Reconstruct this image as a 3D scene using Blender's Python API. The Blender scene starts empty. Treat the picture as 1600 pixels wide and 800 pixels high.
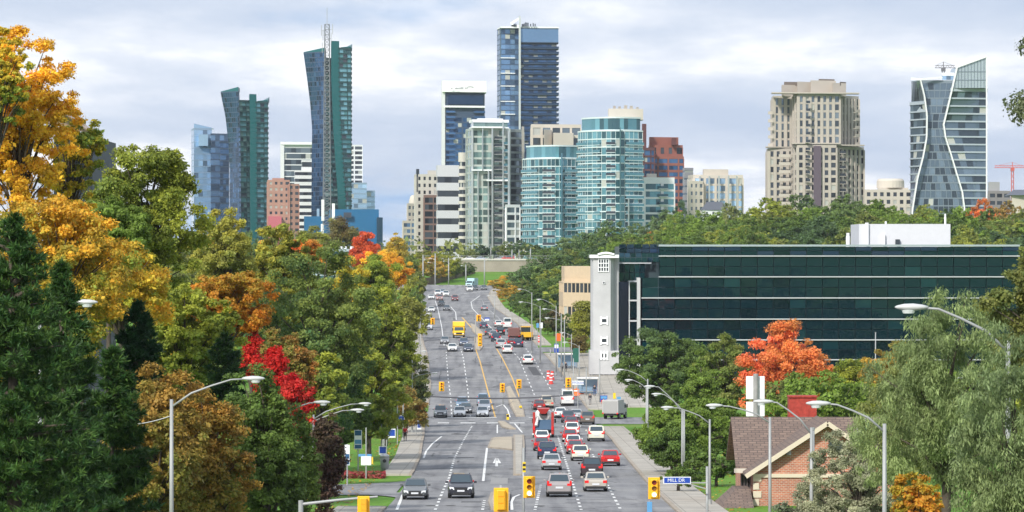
import bpy, math, random
import numpy as np
from mathutils import Vector, Matrix
random.seed(7); rng = np.random.default_rng(7)
R_ = math.radians
S = bpy.context.scene
COL = S.collection
K = 0.27/1600.0          # metres per photo pixel per metre of distance
HAZE = 0.00004
HC = 24.0                # camera height over the valley floor

# ---------------- camera ----------------
cd = bpy.data.cameras.new('camera'); cam = bpy.data.objects.new('camera', cd); COL.objects.link(cam)
cam.location = (0, 0, HC); cam.rotation_euler = (R_(90), 0, 0)
cd.sensor_width = 36; cd.lens = 36/0.27; cd.clip_start = 1; cd.clip_end = 30000
S.camera = cam
S.view_settings.view_transform = 'Standard'; S.view_settings.look = 'None'
S.view_settings.gamma = 1; S.view_settings.exposure = 0.80
S.cycles.max_bounces = 6; S.cycles.transparent_max_bounces = 6; S.cycles.volume_bounces = 0

# ---------------- world ----------------
SUN_EL, SUN_AZ = 36, 208           # compass degrees, the view looks along +Y (north)
W = bpy.data.worlds.new('World'); S.world = W; W.use_nodes = True
nt = W.node_tree; nt.nodes.clear()
def N(nt, t, **kw):
    n = nt.nodes.new(t)
    for k, v in kw.items(): setattr(n, k, v)
    return n
out = N(nt, 'ShaderNodeOutputWorld')
sky = N(nt, 'ShaderNodeTexSky', sky_type='NISHITA'); sky.sun_disc = False
sky.sun_elevation = R_(SUN_EL); sky.sun_rotation = R_(SUN_AZ); sky.air_density = 1.3; sky.ozone_density = 1.5
b1 = N(nt, 'ShaderNodeBackground'); b1.inputs[1].default_value = 0.12
nt.links.new(sky.outputs[0], b1.inputs[0])
tc = N(nt, 'ShaderNodeTexCoord'); sep = N(nt, 'ShaderNodeSeparateXYZ'); nt.links.new(tc.outputs['Generated'], sep.inputs[0])
lift = N(nt, 'ShaderNodeVectorMath', operation='ADD'); lift.inputs[1].default_value = (0, 0, .42)   # clear air above the horizon haze
nrm_ = N(nt, 'ShaderNodeVectorMath', operation='NORMALIZE'); nt.links.new(tc.outputs['Generated'], lift.inputs[0])
nt.links.new(lift.outputs[0], nrm_.inputs[0]); nt.links.new(nrm_.outputs[0], sky.inputs[0])
def M(op, a, b=None, c=None, nt=nt):
    n = N(nt, 'ShaderNodeMath', operation=op)
    for i, v in enumerate((a, b, c)):
        if v is None: continue
        if isinstance(v, (int, float)): n.inputs[i].default_value = v
        else: nt.links.new(v, n.inputs[i])
    return n.outputs[0]
za = M('ADD', M('MAXIMUM', sep.outputs[2], 0.0), 0.07)
u = M('DIVIDE', sep.outputs[0], za); v = M('DIVIDE', sep.outputs[1], za)
cmb = N(nt, 'ShaderNodeCombineXYZ'); nt.links.new(u, cmb.inputs[0]); nt.links.new(v, cmb.inputs[1])
def noise(vec, scale, detail=4, rough=.5, off=(0,0,0), nt=nt, sc=(1,1,1)):
    mp = N(nt, 'ShaderNodeMapping'); mp.inputs['Location'].default_value = off; mp.inputs['Scale'].default_value = sc
    nt.links.new(vec, mp.inputs[0])
    n = N(nt, 'ShaderNodeTexNoise'); n.inputs['Scale'].default_value = scale
    n.inputs['Detail'].default_value = detail; n.inputs['Roughness'].default_value = rough
    nt.links.new(mp.outputs[0], n.inputs['Vector']); return n.outputs[0]
def ramp(fac, stops, nt=nt):
    r = N(nt, 'ShaderNodeValToRGB'); e = r.color_ramp.elements
    while len(e) < len(stops): e.new(0.5)
    for el, (p, c) in zip(e, stops): el.position = p; el.color = (*c, 1) if len(c) == 3 else c
    nt.links.new(fac, r.inputs[0]); return r.outputs[0]
n1 = noise(cmb.outputs[0], 0.62, 6, .55, (7.7, 5.2, 0), sc=(1.0, .42, 1))
n2 = noise(cmb.outputs[0], 1.05, 7, .58, (9.4, 4.1, 2), sc=(.9, .40, 1))
mask = ramp(n1, [(.35, (.0,.0,.0)), (.45, (1,1,1))])
ccol = ramp(n2, [(.36, (.42,.49,.61)), (.47, (.50,.56,.66)), (.54,(.62,.66,.73)), (.62, (.88,.88,.90))])
b2 = N(nt, 'ShaderNodeBackground'); nt.links.new(ccol, b2.inputs[0]); b2.inputs[1].default_value = 0.82
mx = N(nt, 'ShaderNodeMixShader'); nt.links.new(mask, mx.inputs[0])
nt.links.new(b1.outputs[0], mx.inputs[1]); nt.links.new(b2.outputs[0], mx.inputs[2]); nt.links.new(mx.outputs[0], out.inputs[0])

sl = bpy.data.lights.new('sun', 'SUN'); sun = bpy.data.objects.new('sun', sl); COL.objects.link(sun)
sl.energy = 2.6; sl.angle = R_(5); sl.color = (1, .955, .88)
sd = Vector((math.sin(R_(SUN_AZ))*math.cos(R_(SUN_EL)), math.cos(R_(SUN_AZ))*math.cos(R_(SUN_EL)), math.sin(R_(SUN_EL))))
sun.rotation_euler = sd.to_track_quat('Z', 'Y').to_euler()

# ---------------- materials ----------------
def pmat(name, col, rough=.6, metal=0, spec=.5, var=0, vscale=1.0, bump=0, bscale=8, objcol=False, emit=0, coord='Object', coat=0):
    m = bpy.data.materials.new(name); m.use_nodes = True; t = m.node_tree
    p = t.nodes['Principled BSDF']; p.inputs['Base Color'].default_value = (*col, 1)
    p.inputs['Roughness'].default_value = rough; p.inputs['Metallic'].default_value = metal
    p.inputs['Specular IOR Level'].default_value = spec; p.inputs['Coat Weight'].default_value = coat
    src = None
    tcn = N(t, 'ShaderNodeTexCoord')
    if objcol:
        oi = N(t, 'ShaderNodeObjectInfo'); src = oi.outputs['Color']
    if var:
        nn = noise(tcn.outputs[coord], vscale, 5, .6, nt=t)
        r = ramp(nn, [(.25, (1-var,)*3), (.75, (1+var,)*3)], nt=t)
        mm = N(t, 'ShaderNodeMix', data_type='RGBA', blend_type='MULTIPLY'); mm.inputs[0].default_value = 1
        if src is None: mm.inputs[6].default_value = (*col, 1)
        else: t.links.new(src, mm.inputs[6])
        t.links.new(r, mm.inputs[7]); src = mm.outputs[2]
    if src is not None: t.links.new(src, p.inputs['Base Color'])
    if bump:
        nb = noise(tcn.outputs[coord], bscale, 4, .6, nt=t); bn = N(t, 'ShaderNodeBump')
        bn.inputs['Strength'].default_value = bump; t.links.new(nb, bn.inputs['Height']); t.links.new(bn.outputs[0], p.inputs['Normal'])
    if emit:
        p.inputs['Emission Color'].default_value = (*col, 1); p.inputs['Emission Strength'].default_value = emit
    return m
MATS = {}
def mat(name, *a, **k):
    if name not in MATS: MATS[name] = pmat(name, *a, **k)
    return MATS[name]

# asphalt: worn, with long tyre-polished streaks, patches and cracks
def asphalt():
    m = pmat('asphalt', (.15,.15,.155), .85, spec=.3); t = m.node_tree; p = t.nodes['Principled BSDF']
    tcn = N(t, 'ShaderNodeTexCoord'); o = tcn.outputs['Object']
    a = noise(o, .9, 3, .5, nt=t, sc=(1, .03, 1)); b = noise(o, .12, 6, .65, nt=t); c = noise(o, 9, 2, .5, nt=t)
    ra = ramp(a, [(.32, (.74,.74,.76)), (.5,(1,1,1)), (.68, (1.14,1.14,1.13))], nt=t)
    rb = ramp(b, [(.34, (.175,.175,.183)), (.5, (.225,.224,.229)), (.66, (.275,.272,.270))], nt=t)
    rc = ramp(c, [(.3, (.9,.9,.9)), (.7, (1.08,1.08,1.08))], nt=t)
    vo = N(t, 'ShaderNodeTexVoronoi', feature='DISTANCE_TO_EDGE'); vo.inputs['Scale'].default_value = .13
    mp = N(t, 'ShaderNodeMapping'); mp.inputs['Scale'].default_value = (1,.35,1)
    dn = noise(o, .6, 4, .6, nt=t)
    add = N(t, 'ShaderNodeVectorMath', operation='MULTIPLY_ADD'); add.inputs[1].default_value = (3,3,0); 
    t.links.new(dn, add.inputs[0]); t.links.new(o, add.inputs[2]); t.links.new(add.outputs[0], mp.inputs[0]); t.links.new(mp.outputs[0], vo.inputs['Vector'])
    rd = ramp(vo.outputs['Distance'], [(.0, (.50,.50,.50)), (.016, (1,1,1))], nt=t)
    cur = rb
    for x in (ra, rc, rd):
        mm = N(t, 'ShaderNodeMix', data_type='RGBA', blend_type='MULTIPLY'); mm.inputs[0].default_value = 1
        t.links.new(cur, mm.inputs[6]); t.links.new(x, mm.inputs[7]); cur = mm.outputs[2]
    t.links.new(cur, p.inputs['Base Color']); return m
ASPH = asphalt()
def grass():
    m = pmat('grass', (.08,.15,.03), .9, spec=.2); t = m.node_tree; p = t.nodes['Principled BSDF']
    o = N(t, 'ShaderNodeTexCoord').outputs['Object']
    a = noise(o, .05, 5, .6, nt=t); c = noise(o, 2.2, 4, .7, nt=t)
    ra = ramp(a, [(.35, (.085,.21,.018)), (.55, (.115,.245,.025)), (.74, (.17,.21,.05))], nt=t)
    rc = ramp(c, [(.3, (.55,.58,.55)), (.5,(1,1,1)), (.7, (1.4,1.3,1.2))], nt=t)
    mm = N(t, 'ShaderNodeMix', data_type='RGBA', blend_type='MULTIPLY'); mm.inputs[0].default_value = 1
    t.links.new(ra, mm.inputs[6]); t.links.new(rc, mm.inputs[7]); t.links.new(mm.outputs[2], p.inputs['Base Color']); return m
GRASS = grass()
CONC = mat('concrete', (.40,.37,.32), .85, var=.22, vscale=.35, coord='Object')
_t = CONC.node_tree; _p = _t.nodes['Principled BSDF']; _src = _p.inputs['Base Color'].links[0].from_socket
_b = N(_t, 'ShaderNodeTexBrick'); _b.offset = 0; _b.inputs['Scale'].default_value = 1; _b.inputs['Brick Width'].default_value = 1.6; _b.inputs['Row Height'].default_value = 1.8; _b.inputs['Mortar Size'].default_value = .035
_b.inputs['Color1'].default_value = (1.04,1.04,1.03,1); _b.inputs['Color2'].default_value = (.9,.9,.9,1); _b.inputs['Mortar'].default_value = (.55,.54,.52,1)
_t.links.new(N(_t,'ShaderNodeTexCoord').outputs['Object'], _b.inputs['Vector']); _m = N(_t,'ShaderNodeMix', data_type='RGBA', blend_type='MULTIPLY'); _m.inputs[0].default_value = 1
_t.links.new(_src, _m.inputs[6]); _t.links.new(_b.outputs['Color'], _m.inputs[7]); _t.links.new(_m.outputs[2], _p.inputs['Base Color'])
KERB = mat('kerb_concrete', (.34,.29,.23), .85, var=.2, vscale=.8)
PAVEWARM = mat('median_paving', (.42,.36,.27), .85, var=.15, vscale=.6)
WHITEPAINT = mat('road_white', (.72,.72,.70), .7, var=.12, vscale=3)
YELPAINT = mat('road_yellow', (.70,.42,.10), .7, var=.15, vscale=3)
METAL = mat('galvanised', (.34,.35,.35), .55, metal=.2, var=.08, vscale=2)
LAMPW = mat('lamp_housing', (.52,.53,.53), .45)
LENS = mat('lamp_lens', (.62,.66,.66), .15)
BLACK = mat('black_trim', (.018,.018,.02), .45)
SIGY = mat('signal_yellow', (.90,.45,.012), .45)

# ---------------- mesh helpers ----------------
class MB:
    def __init__(s): s.v = []; s.f = []; s.m = []; s.off = 0
    def quad(s, a, b, c, d, m=0):
        n = len(s.v); s.v += [tuple(a), tuple(b), tuple(c), tuple(d)]; s.f.append((n, n+1, n+2, n+3)); s.m.append(m)
    def poly(s, pts, m=0):
        n = len(s.v); s.v += [tuple(p) for p in pts]; s.f.append(tuple(range(n, n+len(pts)))); s.m.append(m)
    def box(s, x0, y0, z0, x1, y1, z1, m=0, M=None):
        p = [(x0,y0,z0),(x1,y0,z0),(x1,y1,z0),(x0,y1,z0),(x0,y0,z1),(x1,y0,z1),(x1,y1,z1),(x0,y1,z1)]
        if M is not None: p = [tuple(M @ Vector(q)) for q in p]
        n = len(s.v); s.v += p
        for f in ((0,3,2,1),(4,5,6,7),(0,1,5,4),(1,2,6,5),(2,3,7,6),(3,0,4,7)):
            s.f.append(tuple(n+i for i in f)); s.m.append(m)
        return s
    def bar(s, a, b, w, h=None, m=0):     # square bar from a to b
        a = Vector(a); b = Vector(b); h = h or w; d = (b-a)
        if d.length < 1e-6: return s
        q = d.to_track_quat('Z', 'Y').to_matrix().to_4x4(); q.translation = a
        return s.box(-w/2, -h/2, 0, w/2, h/2, d.length, m, q)
    def prism(s, pts, z0, z1, m=0, cap=True):
        n = len(s.v); k = len(pts)
        s.v += [(p[0], p[1], z0) for p in pts] + [(p[0], p[1], z1) for p in pts]
        for i in range(k):
            j = (i+1) % k; s.f.append((n+i, n+j, n+k+j, n+k+i)); s.m.append(m)
        if cap:
            s.f.append(tuple(n+k+i for i in range(k))); s.m.append(m)
            s.f.append(tuple(n+i for i in reversed(range(k)))); s.m.append(m)
        return s
    def tube(s, pts, rad, seg=8, m=0, cap=True):
        P = [Vector(p) for p in pts]; n0 = len(s.v)
        if isinstance(rad, (int, float)): rad = [rad]*len(P)
        up = None
        for i, p in enumerate(P):
            d = (P[min(i+1, len(P)-1)] - P[max(i-1, 0)]).normalized()
            if up is None: up = Vector((0,1,0)) if abs(d.y) < .9 else Vector((1,0,0))
            a = d.cross(up).normalized(); b = d.cross(a).normalized(); up = a.cross(d).normalized() if False else up
            for k in range(seg):
                t = 2*math.pi*k/seg; s.v.append(tuple(p + (a*math.cos(t) + b*math.sin(t))*rad[i]))
        for i in range(len(P)-1):
            for k in range(seg):
                k2 = (k+1) % seg; q = n0+i*seg
                s.f.append((q+k, q+seg+k, q+seg+k2, q+k2)); s.m.append(m)
        if cap:
            s.f.append(tuple(n0+k for k in range(seg))); s.m.append(m)
            s.f.append(tuple(n0+(len(P)-1)*seg+k for k in reversed(range(seg)))); s.m.append(m)
        return s
    def loft(s, rings, m=0, cap=True, closed=True):
        n0 = len(s.v); k = len(rings[0])
        for r in rings: s.v += [tuple(p) for p in r]
        for i in range(len(rings)-1):
            for j in range(k if closed else k-1):
                j2 = (j+1) % k; a = n0+i*k
                s.f.append((a+j, a+j2, a+k+j2, a+k+j)); s.m.append(m)
        if cap:
            s.f.append(tuple(n0+j for j in reversed(range(k)))); s.m.append(m)
            s.f.append(tuple(n0+(len(rings)-1)*k+j for j in range(k))); s.m.append(m)
        return s
    def build(s, name, mats, parent=None, smooth=False, bevel=0):
        me = bpy.data.meshes.new(name); me.from_pydata(s.v, [], s.f)
        if not isinstance(mats, (list, tuple)): mats = [mats]
        for mm in mats: me.materials.append(mm)
        if len(mats) > 1: me.polygons.foreach_set('material_index', s.m)
        if smooth: me.polygons.foreach_set('use_smooth', [True]*len(s.f))
        me.update(); o = bpy.data.objects.new(name, me); COL.objects.link(o)
        if parent is not None: o.parent = parent
        if bevel:
            b = o.modifiers.new('bevel', 'BEVEL'); b.width = bevel; b.segments = 2; b.limit_method = 'ANGLE'; b.angle_limit = R_(35)
        return o
def tag(o, label=None, cat=None, group=None, kind=None):
    if label: o['label'] = label
    if cat: o['category'] = cat
    if group: o['group'] = group
    if kind: o['kind'] = kind
    return o
def empty(name, loc=(0,0,0), rz=0, label=None, cat=None, group=None):
    o = bpy.data.objects.new(name, None); COL.objects.link(o); o.location = loc; o.rotation_euler = (0,0,rz); o.empty_display_size = .3
    return tag(o, label, cat, group)
CH = {}
def kids(o): return [c for c in o.children]
def copy_tree(o, parent=None):
    c = o.copy(); COL.objects.link(c); c.parent = parent
    for ch in kids(o): copy_tree(ch, c)
    return c
def Z(py, D): return HC - (py-400)*D*K
def X(px, D): return (px-800)*D*K
def P(px, py, D): return (X(px, D), D, Z(py, D))

# ---------------- terrain ----------------
_pt = [(-3000,2),(-400,-3),(-100,-7),(0,-8.5),(103,-10.3),(150,-13),(200,-15.3),(250,-16.8),(300,-18.2),(410,-20.8),(480,-22.2),(530,-23.1),(560,-22.8),(600,-21.5),
       (650,-19.8),(710,-17.6),(880,-15.6),(1010,-13.8),(1090,-12),(1180,-10),(1200,-9.6),(1330,-5.6),(1345,-5.2),(9000,-5.2)]
_D = np.arange(-3000, 9000, 5.0)
_z = np.interp(_D, [p[0] for p in _pt], [p[1] for p in _pt])
_k = np.exp(-.5*(np.arange(-10, 11)/2.2)**2); _k /= _k.sum(); _z = np.convolve(np.pad(_z, 10, 'edge'), _k, 'valid')
def zr(D): return HC + np.interp(D, _D, _z)
_Dt = np.arange(235, 1190, 5.0); _py = 400 + (HC - zr(_Dt))/(_Dt*K)
def Dof(py): return float(np.interp(-py, -_py, _Dt))
def G(px, py, dz=0.0):
    D = Dof(py); return (X(px, D), D, float(zr(D)) + dz)
_LE = [(-3000,-9),(0,-9),(270,-8.4),(335,-8.6),(380,-9.1),(430,-10.1),(460,-10.6),(500,-11.5),(620,-13.2),(700,-15.6),(730,-16.8),(895,-21.9),(1025,-23.5),(1090,-26),(1130,-29),(1200,-33)]
_RE = [(-3000,10),(0,10),(310,10.9),(445,11.6),(560,11.2),(600,9.9),(640,8.6),(710,5.4),(880,1.0),(1010,-4.8),(1090,-7),(1150,-6.6),(1200,-5)]
def xl(D): return np.interp(D, [p[0] for p in _LE], [p[1] for p in _LE])
def xr(D): return np.interp(D, [p[0] for p in _RE], [p[1] for p in _RE])
def ground(x, D, skirt=True):
    x = np.asarray(x, float); D = np.asarray(D, float)
    base = zr(D)
    AL = np.interp(D, [-200,0,150,300,500,800,1000,1200,1320,1400], [9,7,8,8,9,10,9,6,2,0])
    AR = np.interp(D, [-200,0,120,220,270,500,600,770,870,960,1200,1320,1400], [9,5,3,.2,-.6,-.4,-2,-1,9,14,12.5,3,0])
    ul = np.maximum(0, xl(D)-8-x); ur = np.maximum(0, x-(xr(D)+8))
    g = base + AL*(1-np.exp(-(ul/38)**2)) + AR*(1-np.exp(-(ur/38)**2))
    s = np.clip((D-1333)/4, 0, 1); g = g*(1-s) + (HC-1.7)*s
    for Dc, hw, sg in ((292, 11, -1), (545, 14, -1), (530, 13, 1)):
        w = np.clip(1-(np.abs(D-Dc)-hw)/8, 0, 1)*np.where((x*sg > 8) & (x*sg < 130), 1, 0)
        g = g*(1-w) + (base-.05)*w
    if skirt:
        near = (x > xl(D)-5.5) & (x < xr(D)+5.5) & (D < 1205)
        g = np.where(near, base-.05, g)
    return g
def gz(x, D): return float(ground(x, D, False))

def build_ground():
    xs = np.unique(np.concatenate([np.arange(-60, 61, 2.0), np.arange(-300, 301, 12.0), [-9000,-5000,-2500,-1200,-700,-450,450,700,1200,2500,5000,9000]]))
    ys = np.unique(np.concatenate([np.arange(-300, 1500, 5.0), [1331,1333,1337,1339], [-3000,-1500,-800,-500], np.arange(1500, 3000, 100.0), [3500,4500,6000,8900]]))
    XX, YY = np.meshgrid(xs, ys); ZZ = ground(XX, YY)
    nx, ny = len(xs), len(ys)
    V = np.stack([XX, YY, ZZ], -1).reshape(-1, 3)
    idx = np.arange(nx*ny).reshape(ny, nx)
    F = np.stack([idx[:-1,:-1], idx[:-1,1:], idx[1:,1:], idx[1:,:-1]], -1).reshape(-1, 4)
    me = bpy.data.meshes.new('ground'); me.from_pydata(V.tolist(), [], F.tolist()); me.materials.append(GRASS)
    o = bpy.data.objects.new('ground', me); COL.objects.link(o); tag(o, kind='structure')
build_ground()

def strip(name, Ds, fa, fb, dz, m, skirt=0, parent=None):
    b = MB(); ra = []; 
    for D in Ds:
        a, c = float(fa(D)), float(fb(D)); z = float(zr(D))+dz
        if skirt: ra.append([(a, D, z-skirt), (a, D, z), (c, D, z), (c, D, z-skirt)])
        else: ra.append([(a, D, z), (c, D, z)])
    # orientation: make faces look up
    b.loft([list(reversed(r)) for r in ra][::1], cap=bool(skirt), closed=bool(skirt))
    o = b.build(name, m, parent)
    me = o.data
    if not skirt and me.polygons[0].normal.z < 0: me.flip_normals()
    return tag(o, kind='structure') if parent is None else o
Ds = np.arange(-300, 1206, 5.0)
strip('road', Ds, xl, xr, 0, ASPH)
# the road swings left behind the trees at the top of the hill
b = MB(); b.poly([(-33,1195,zr(1195)+.004), (-5,1200,zr(1200)+.004), (-5,1208,zr(1208)+.004), (-150,1210,zr(1208)+.004), (-150,1150,zr(1150)+3.004), (-31,1150,zr(1150)+.004)])
tag(b.build('road', ASPH), kind='structure')
# sidewalks with kerbs (gaps at the junctions)
def sidewalk(D0, D1, side, w=3.0, off=0):
    dd = np.arange(D0, D1+.1, 5.0)
    if side < 0:
        strip('kerb', dd, lambda D: xl(D)-.28+off, lambda D: xl(D)+off, .13, KERB, .45)
        strip('sidewalk', dd, lambda D: xl(D)-.28-w, lambda D: xl(D)-.29, .135, CONC, .5)
    else:
        strip('kerb', dd, lambda D: xr(D), lambda D: xr(D)+.28, .13, KERB, .45)
        strip('sidewalk', dd, lambda D: xr(D)+.29, lambda D: xr(D)+.28+w, .135, CONC, .5)
sidewalk(-200, 255, -1); sidewalk(325, 520, -1, 2.3); sidewalk(570, 1190, -1)
sidewalk(-200, 500, 1, 3.0); sidewalk(560, 700, 1, 4.2); sidewalk(735, 1190, 1, 2.6)
def side_street(Dc, w, x0, x1, name='road'):
    dd = np.arange(math.floor((Dc-w/2)/5)*5, Dc+w/2+.1, 5.0); xs = np.linspace(x0, x1, 12)
    b = MB(); b.loft([[(float(x), float(D), float(zr(D))+.008) for D in dd] for x in xs], cap=False, closed=False); o = b.build(name, ASPH)
    if o.data.polygons[0].normal.z < 0: o.data.flip_normals()
    tag(o, kind='structure')
side_street(545, 24, -12.0, -125); side_street(530, 22, 10.5, 60); side_street(292, 17, -8.7, -60); side_street(717, 18, 5.2, 14)
def fillet(cx, D0, r, sx, sy):    # rounded asphalt corner at a junction
    pts = [(cx, D0)]
    for i in range(9):
        t = math.pi/2*i/8; pts.append((cx + sx*(r - r*math.sin(t)), D0 + sy*(r - r*math.cos(t))))
    b = MB(); b.poly([(x, D, float(zr(D))+.014) for x, D in pts]); o = b.build('road', ASPH)
    if o.data.polygons[0].normal.z < 0: o.data.flip_normals()
    tag(o, kind='structure')
fillet(-8.4, 300, 14, -1, 1); fillet(-8.3, 285, 12, -1, -1)
# ---------------- trees ----------------
def leafmat(name, trans=.25, rough=.55):
    m = bpy.data.materials.new(name); m.use_nodes = True; t = m.node_tree; t.nodes.clear()
    o = N(t, 'ShaderNodeOutputMaterial')
    a1 = N(t, 'ShaderNodeAttribute', attribute_type='OBJECT', attribute_name='col_a')
    a2 = N(t, 'ShaderNodeAttribute', attribute_type='OBJECT', attribute_name='col_b')
    r = N(t, 'ShaderNodeAttribute', attribute_type='GEOMETRY', attribute_name='tint')
    q = N(t, 'ShaderNodeAttribute', attribute_type='GEOMETRY', attribute_name='shade')
    mx = N(t, 'ShaderNodeMix', data_type='RGBA'); t.links.new(r.outputs['Fac'], mx.inputs[0])
    t.links.new(a1.outputs['Color'], mx.inputs[6]); t.links.new(a2.outputs['Color'], mx.inputs[7])
    ml = N(t, 'ShaderNodeVectorMath', operation='SCALE'); t.links.new(mx.outputs[2], ml.inputs[0]); t.links.new(q.outputs['Fac'], ml.inputs['Scale'])
    d = N(t, 'ShaderNodeBsdfPrincipled'); d.inputs['Roughness'].default_value = rough; d.inputs['Specular IOR Level'].default_value = .25
    t.links.new(ml.outputs[0], d.inputs['Base Color'])
    tr = N(t, 'ShaderNodeBsdfTranslucent'); t.links.new(ml.outputs[0], tr.inputs[0])
    ms = N(t, 'ShaderNodeMixShader'); ms.inputs[0].default_value = trans
    t.links.new(d.outputs[0], ms.inputs[1]); t.links.new(tr.outputs[0], ms.inputs[2]); t.links.new(ms.outputs[0], o.inputs[0])
    return m
LEAF = leafmat('leaves', .36); NEEDLE = leafmat('needles', .1)
BARK = mat('bark', (.085,.068,.052), .9, var=.35, vscale=3)
def unit(v): return v/np.maximum(np.linalg.norm(v, axis=-1, keepdims=True), 1e-9)
def leaf_faces(pos, nrm, size, aspect=.6, long_dir=None):
    """one bent-diamond leaf clump per position"""
    n = len(pos); nrm = unit(nrm)
    ref = long_dir if long_dir is not None else unit(rng.normal(size=(n,3)))
    t = unit(ref - nrm*np.sum(ref*nrm, 1, keepdims=True)); b = np.cross(nrm, t)
    s = (size*np.clip(rng.lognormal(-.12, .42, n), .35, 2.4))[:, None]
    v = np.stack([pos+t*s, pos+b*s*aspect+t*s*.1, pos-t*s*.9, pos-b*s*aspect+t*s*.1], 1)
    return v.reshape(-1, 3)
def quads_mesh(name, V, tint, shade, m):
    nq = len(V)//4; me = bpy.data.meshes.new(name)
    me.vertices.add(len(V)); me.vertices.foreach_set('co', V.astype(np.float32).ravel())
    me.loops.add(len(V)); me.loops.foreach_set('vertex_index', np.arange(len(V), dtype=np.int32))
    me.polygons.add(nq); me.polygons.foreach_set('loop_start', np.arange(0, 4*nq, 4, dtype=np.int32))
    me.update(calc_edges=True)
    for nm, a in (('tint', tint), ('shade', shade*(1.28 if m == LEAF else 1.0))):
        at = me.attributes.new(nm, 'FLOAT', 'FACE'); at.data.foreach_set('value', a.astype(np.float32))
    me.materials.append(m); return me
def lumpy(dirs, seed, amp):
    r = np.random.default_rng(seed); f = np.zeros(len(dirs))
    for k in range(6):
        w = unit(r.normal(size=(1,3)))*r.uniform(2, 5); f += np.sin(dirs @ w[0] + r.uniform(0, 6.28))
    return 1 + amp*f/2.5
def crown(kind, R, Rd, H, n, size, seed, nclump):
    """returns vertices, tint, shade, clump centres; crown box is z 0..H"""
    r = np.random.default_rng(seed); c0 = np.array([0,0,H*.5])
    if kind == 'pine':
        V=[];T=[];Sh=[];C=[]
        nb = nclump; t = np.sort(r.uniform(0, 1, nb)**.85); ang = r.uniform(0, 6.283, nb)
        prof = (1-t)**.72*.98+.03; L = R*prof*r.uniform(.62, 1.12, nb)
        z0 = t*H*.93
        tufts=[]; dirs=[]
        for i in range(nb):
            k = max(4, int(18*L[i]/R)); s = (np.linspace(.18, 1, k)+r.uniform(-.03,.03,k))[:,None]
            d = np.array([math.cos(ang[i]), math.sin(ang[i])*Rd/R, 0])
            side = np.array([-math.sin(ang[i]), math.cos(ang[i]), 0])
            base = np.array([0,0,z0[i]]); p = base + d*L[i]*s + np.array([0,0,1])*(L[i]*(.10*s**2+.12*s))
            for q in range(3):
                lat = (r.uniform(-1,1,(k,1))*L[i]*.17*(1.1-s*.4)); tufts.append(p+side*lat+np.array([0,0,1])*r.uniform(-.5,.7,(k,1))*L[i]*.09); dirs.append(np.repeat((d*.7+np.array([0,0,.75]))[None],k,0)+r.normal(size=(k,3))*.35)
            C.append(base+d*L[i]*.9+np.array([0,0,L[i]*.15]))
        tufts=np.concatenate(tufts); dirs=unit(np.concatenate(dirs)); m=len(tufts); per=max(5,int(n/m))
        pos=np.repeat(tufts,per,0); dd=unit(np.repeat(dirs,per,0)+r.normal(size=(m*per,3))*.62)
        nn=unit(np.cross(dd, r.normal(size=(m*per,3)))); sz=size*1.5
        V=leaf_faces(pos+dd*sz*.8, nn, sz, .13, dd)
        tt=np.repeat(np.clip(r.normal(.35,.28,m),0,1),per); sh=np.repeat(r.uniform(.65,1.35,m),per)*r.uniform(.8,1.2,m*per)
        return V,tt,sh,np.array(C)
    d = unit(r.normal(size=(nclump,3))); rad = r.uniform(0, 1, nclump)**.38
    lum = lumpy(d, seed+1, .20)
    ext = np.array([R, Rd, H*.5]); rc = r.uniform(.5, 1.25, nclump)*min(max(R,H*.35), H*.5)*1.55/nclump**.43
    if kind == 'open': rc *= .72
    C = d*rad[:,None]*(ext*lum[:,None]*1.12 - rc[:,None]*.75)
    hz = C[:,2]/(H*.5)                       # -1..1
    if kind == 'round': C[:,:2] *= (1.02 - .20*np.maximum(hz,0)**2 - .10*np.maximum(-hz,0))[:,None]
    if kind == 'cone': C[:,:2] *= np.clip(.98-.55*(hz+.2), .15, 1.1)[:,None]
    C = C + c0
    w = rc**2; cnt = np.maximum(8, (n*w/w.sum()).astype(int)); idx = np.repeat(np.arange(nclump), cnt); m = len(idx)
    dd = r.normal(size=(m,3)); dd[:,2] += .25; dd = unit(dd)
    rr = r.uniform(.0, 1.0, m)**.42*r.uniform(.8, 1.35, m)
    flat = np.array([1.1,1.1,.72])
    pos = C[idx] + dd*flat*(rc[idx]*rr)[:,None]
    if kind in ('weep',):
        dz = r.uniform(0, 1, m)**1.5*rc[idx]*1.1; pos[:,2] -= dz
        ld = unit(np.stack([dd[:,0]*.45, dd[:,1]*.45, -np.ones(m)*.9],1)+r.normal(size=(m,3))*.28)
        V = leaf_faces(pos, dd+r.normal(size=(m,3))*.6, size*1.7, .24, ld)
    else:
        nr = dd*.6 + r.normal(size=(m,3))*.7 + (C[idx]-c0)/np.array([R,Rd,H*.5])*.45 + np.array([0,0,.35])
        V = leaf_faces(pos, nr, size, .62)
    ct = r.uniform(0, 1, nclump); big = .5+.5*np.sin(C[:,0]/R*2.2+r.uniform(0,6)) * np.cos(C[:,2]/H*4+r.uniform(0,6))
    base_t = np.clip(.55*ct+.5*big-.05+.25*(C[:,2]/H-.5), 0, 1)
    tt = np.clip(base_t[idx]+r.normal(0,.16,m), 0, 1); sh = r.uniform(.78,1.25,nclump)[idx]*r.uniform(.75,1.25,m)
    return V, tt, sh, C
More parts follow.
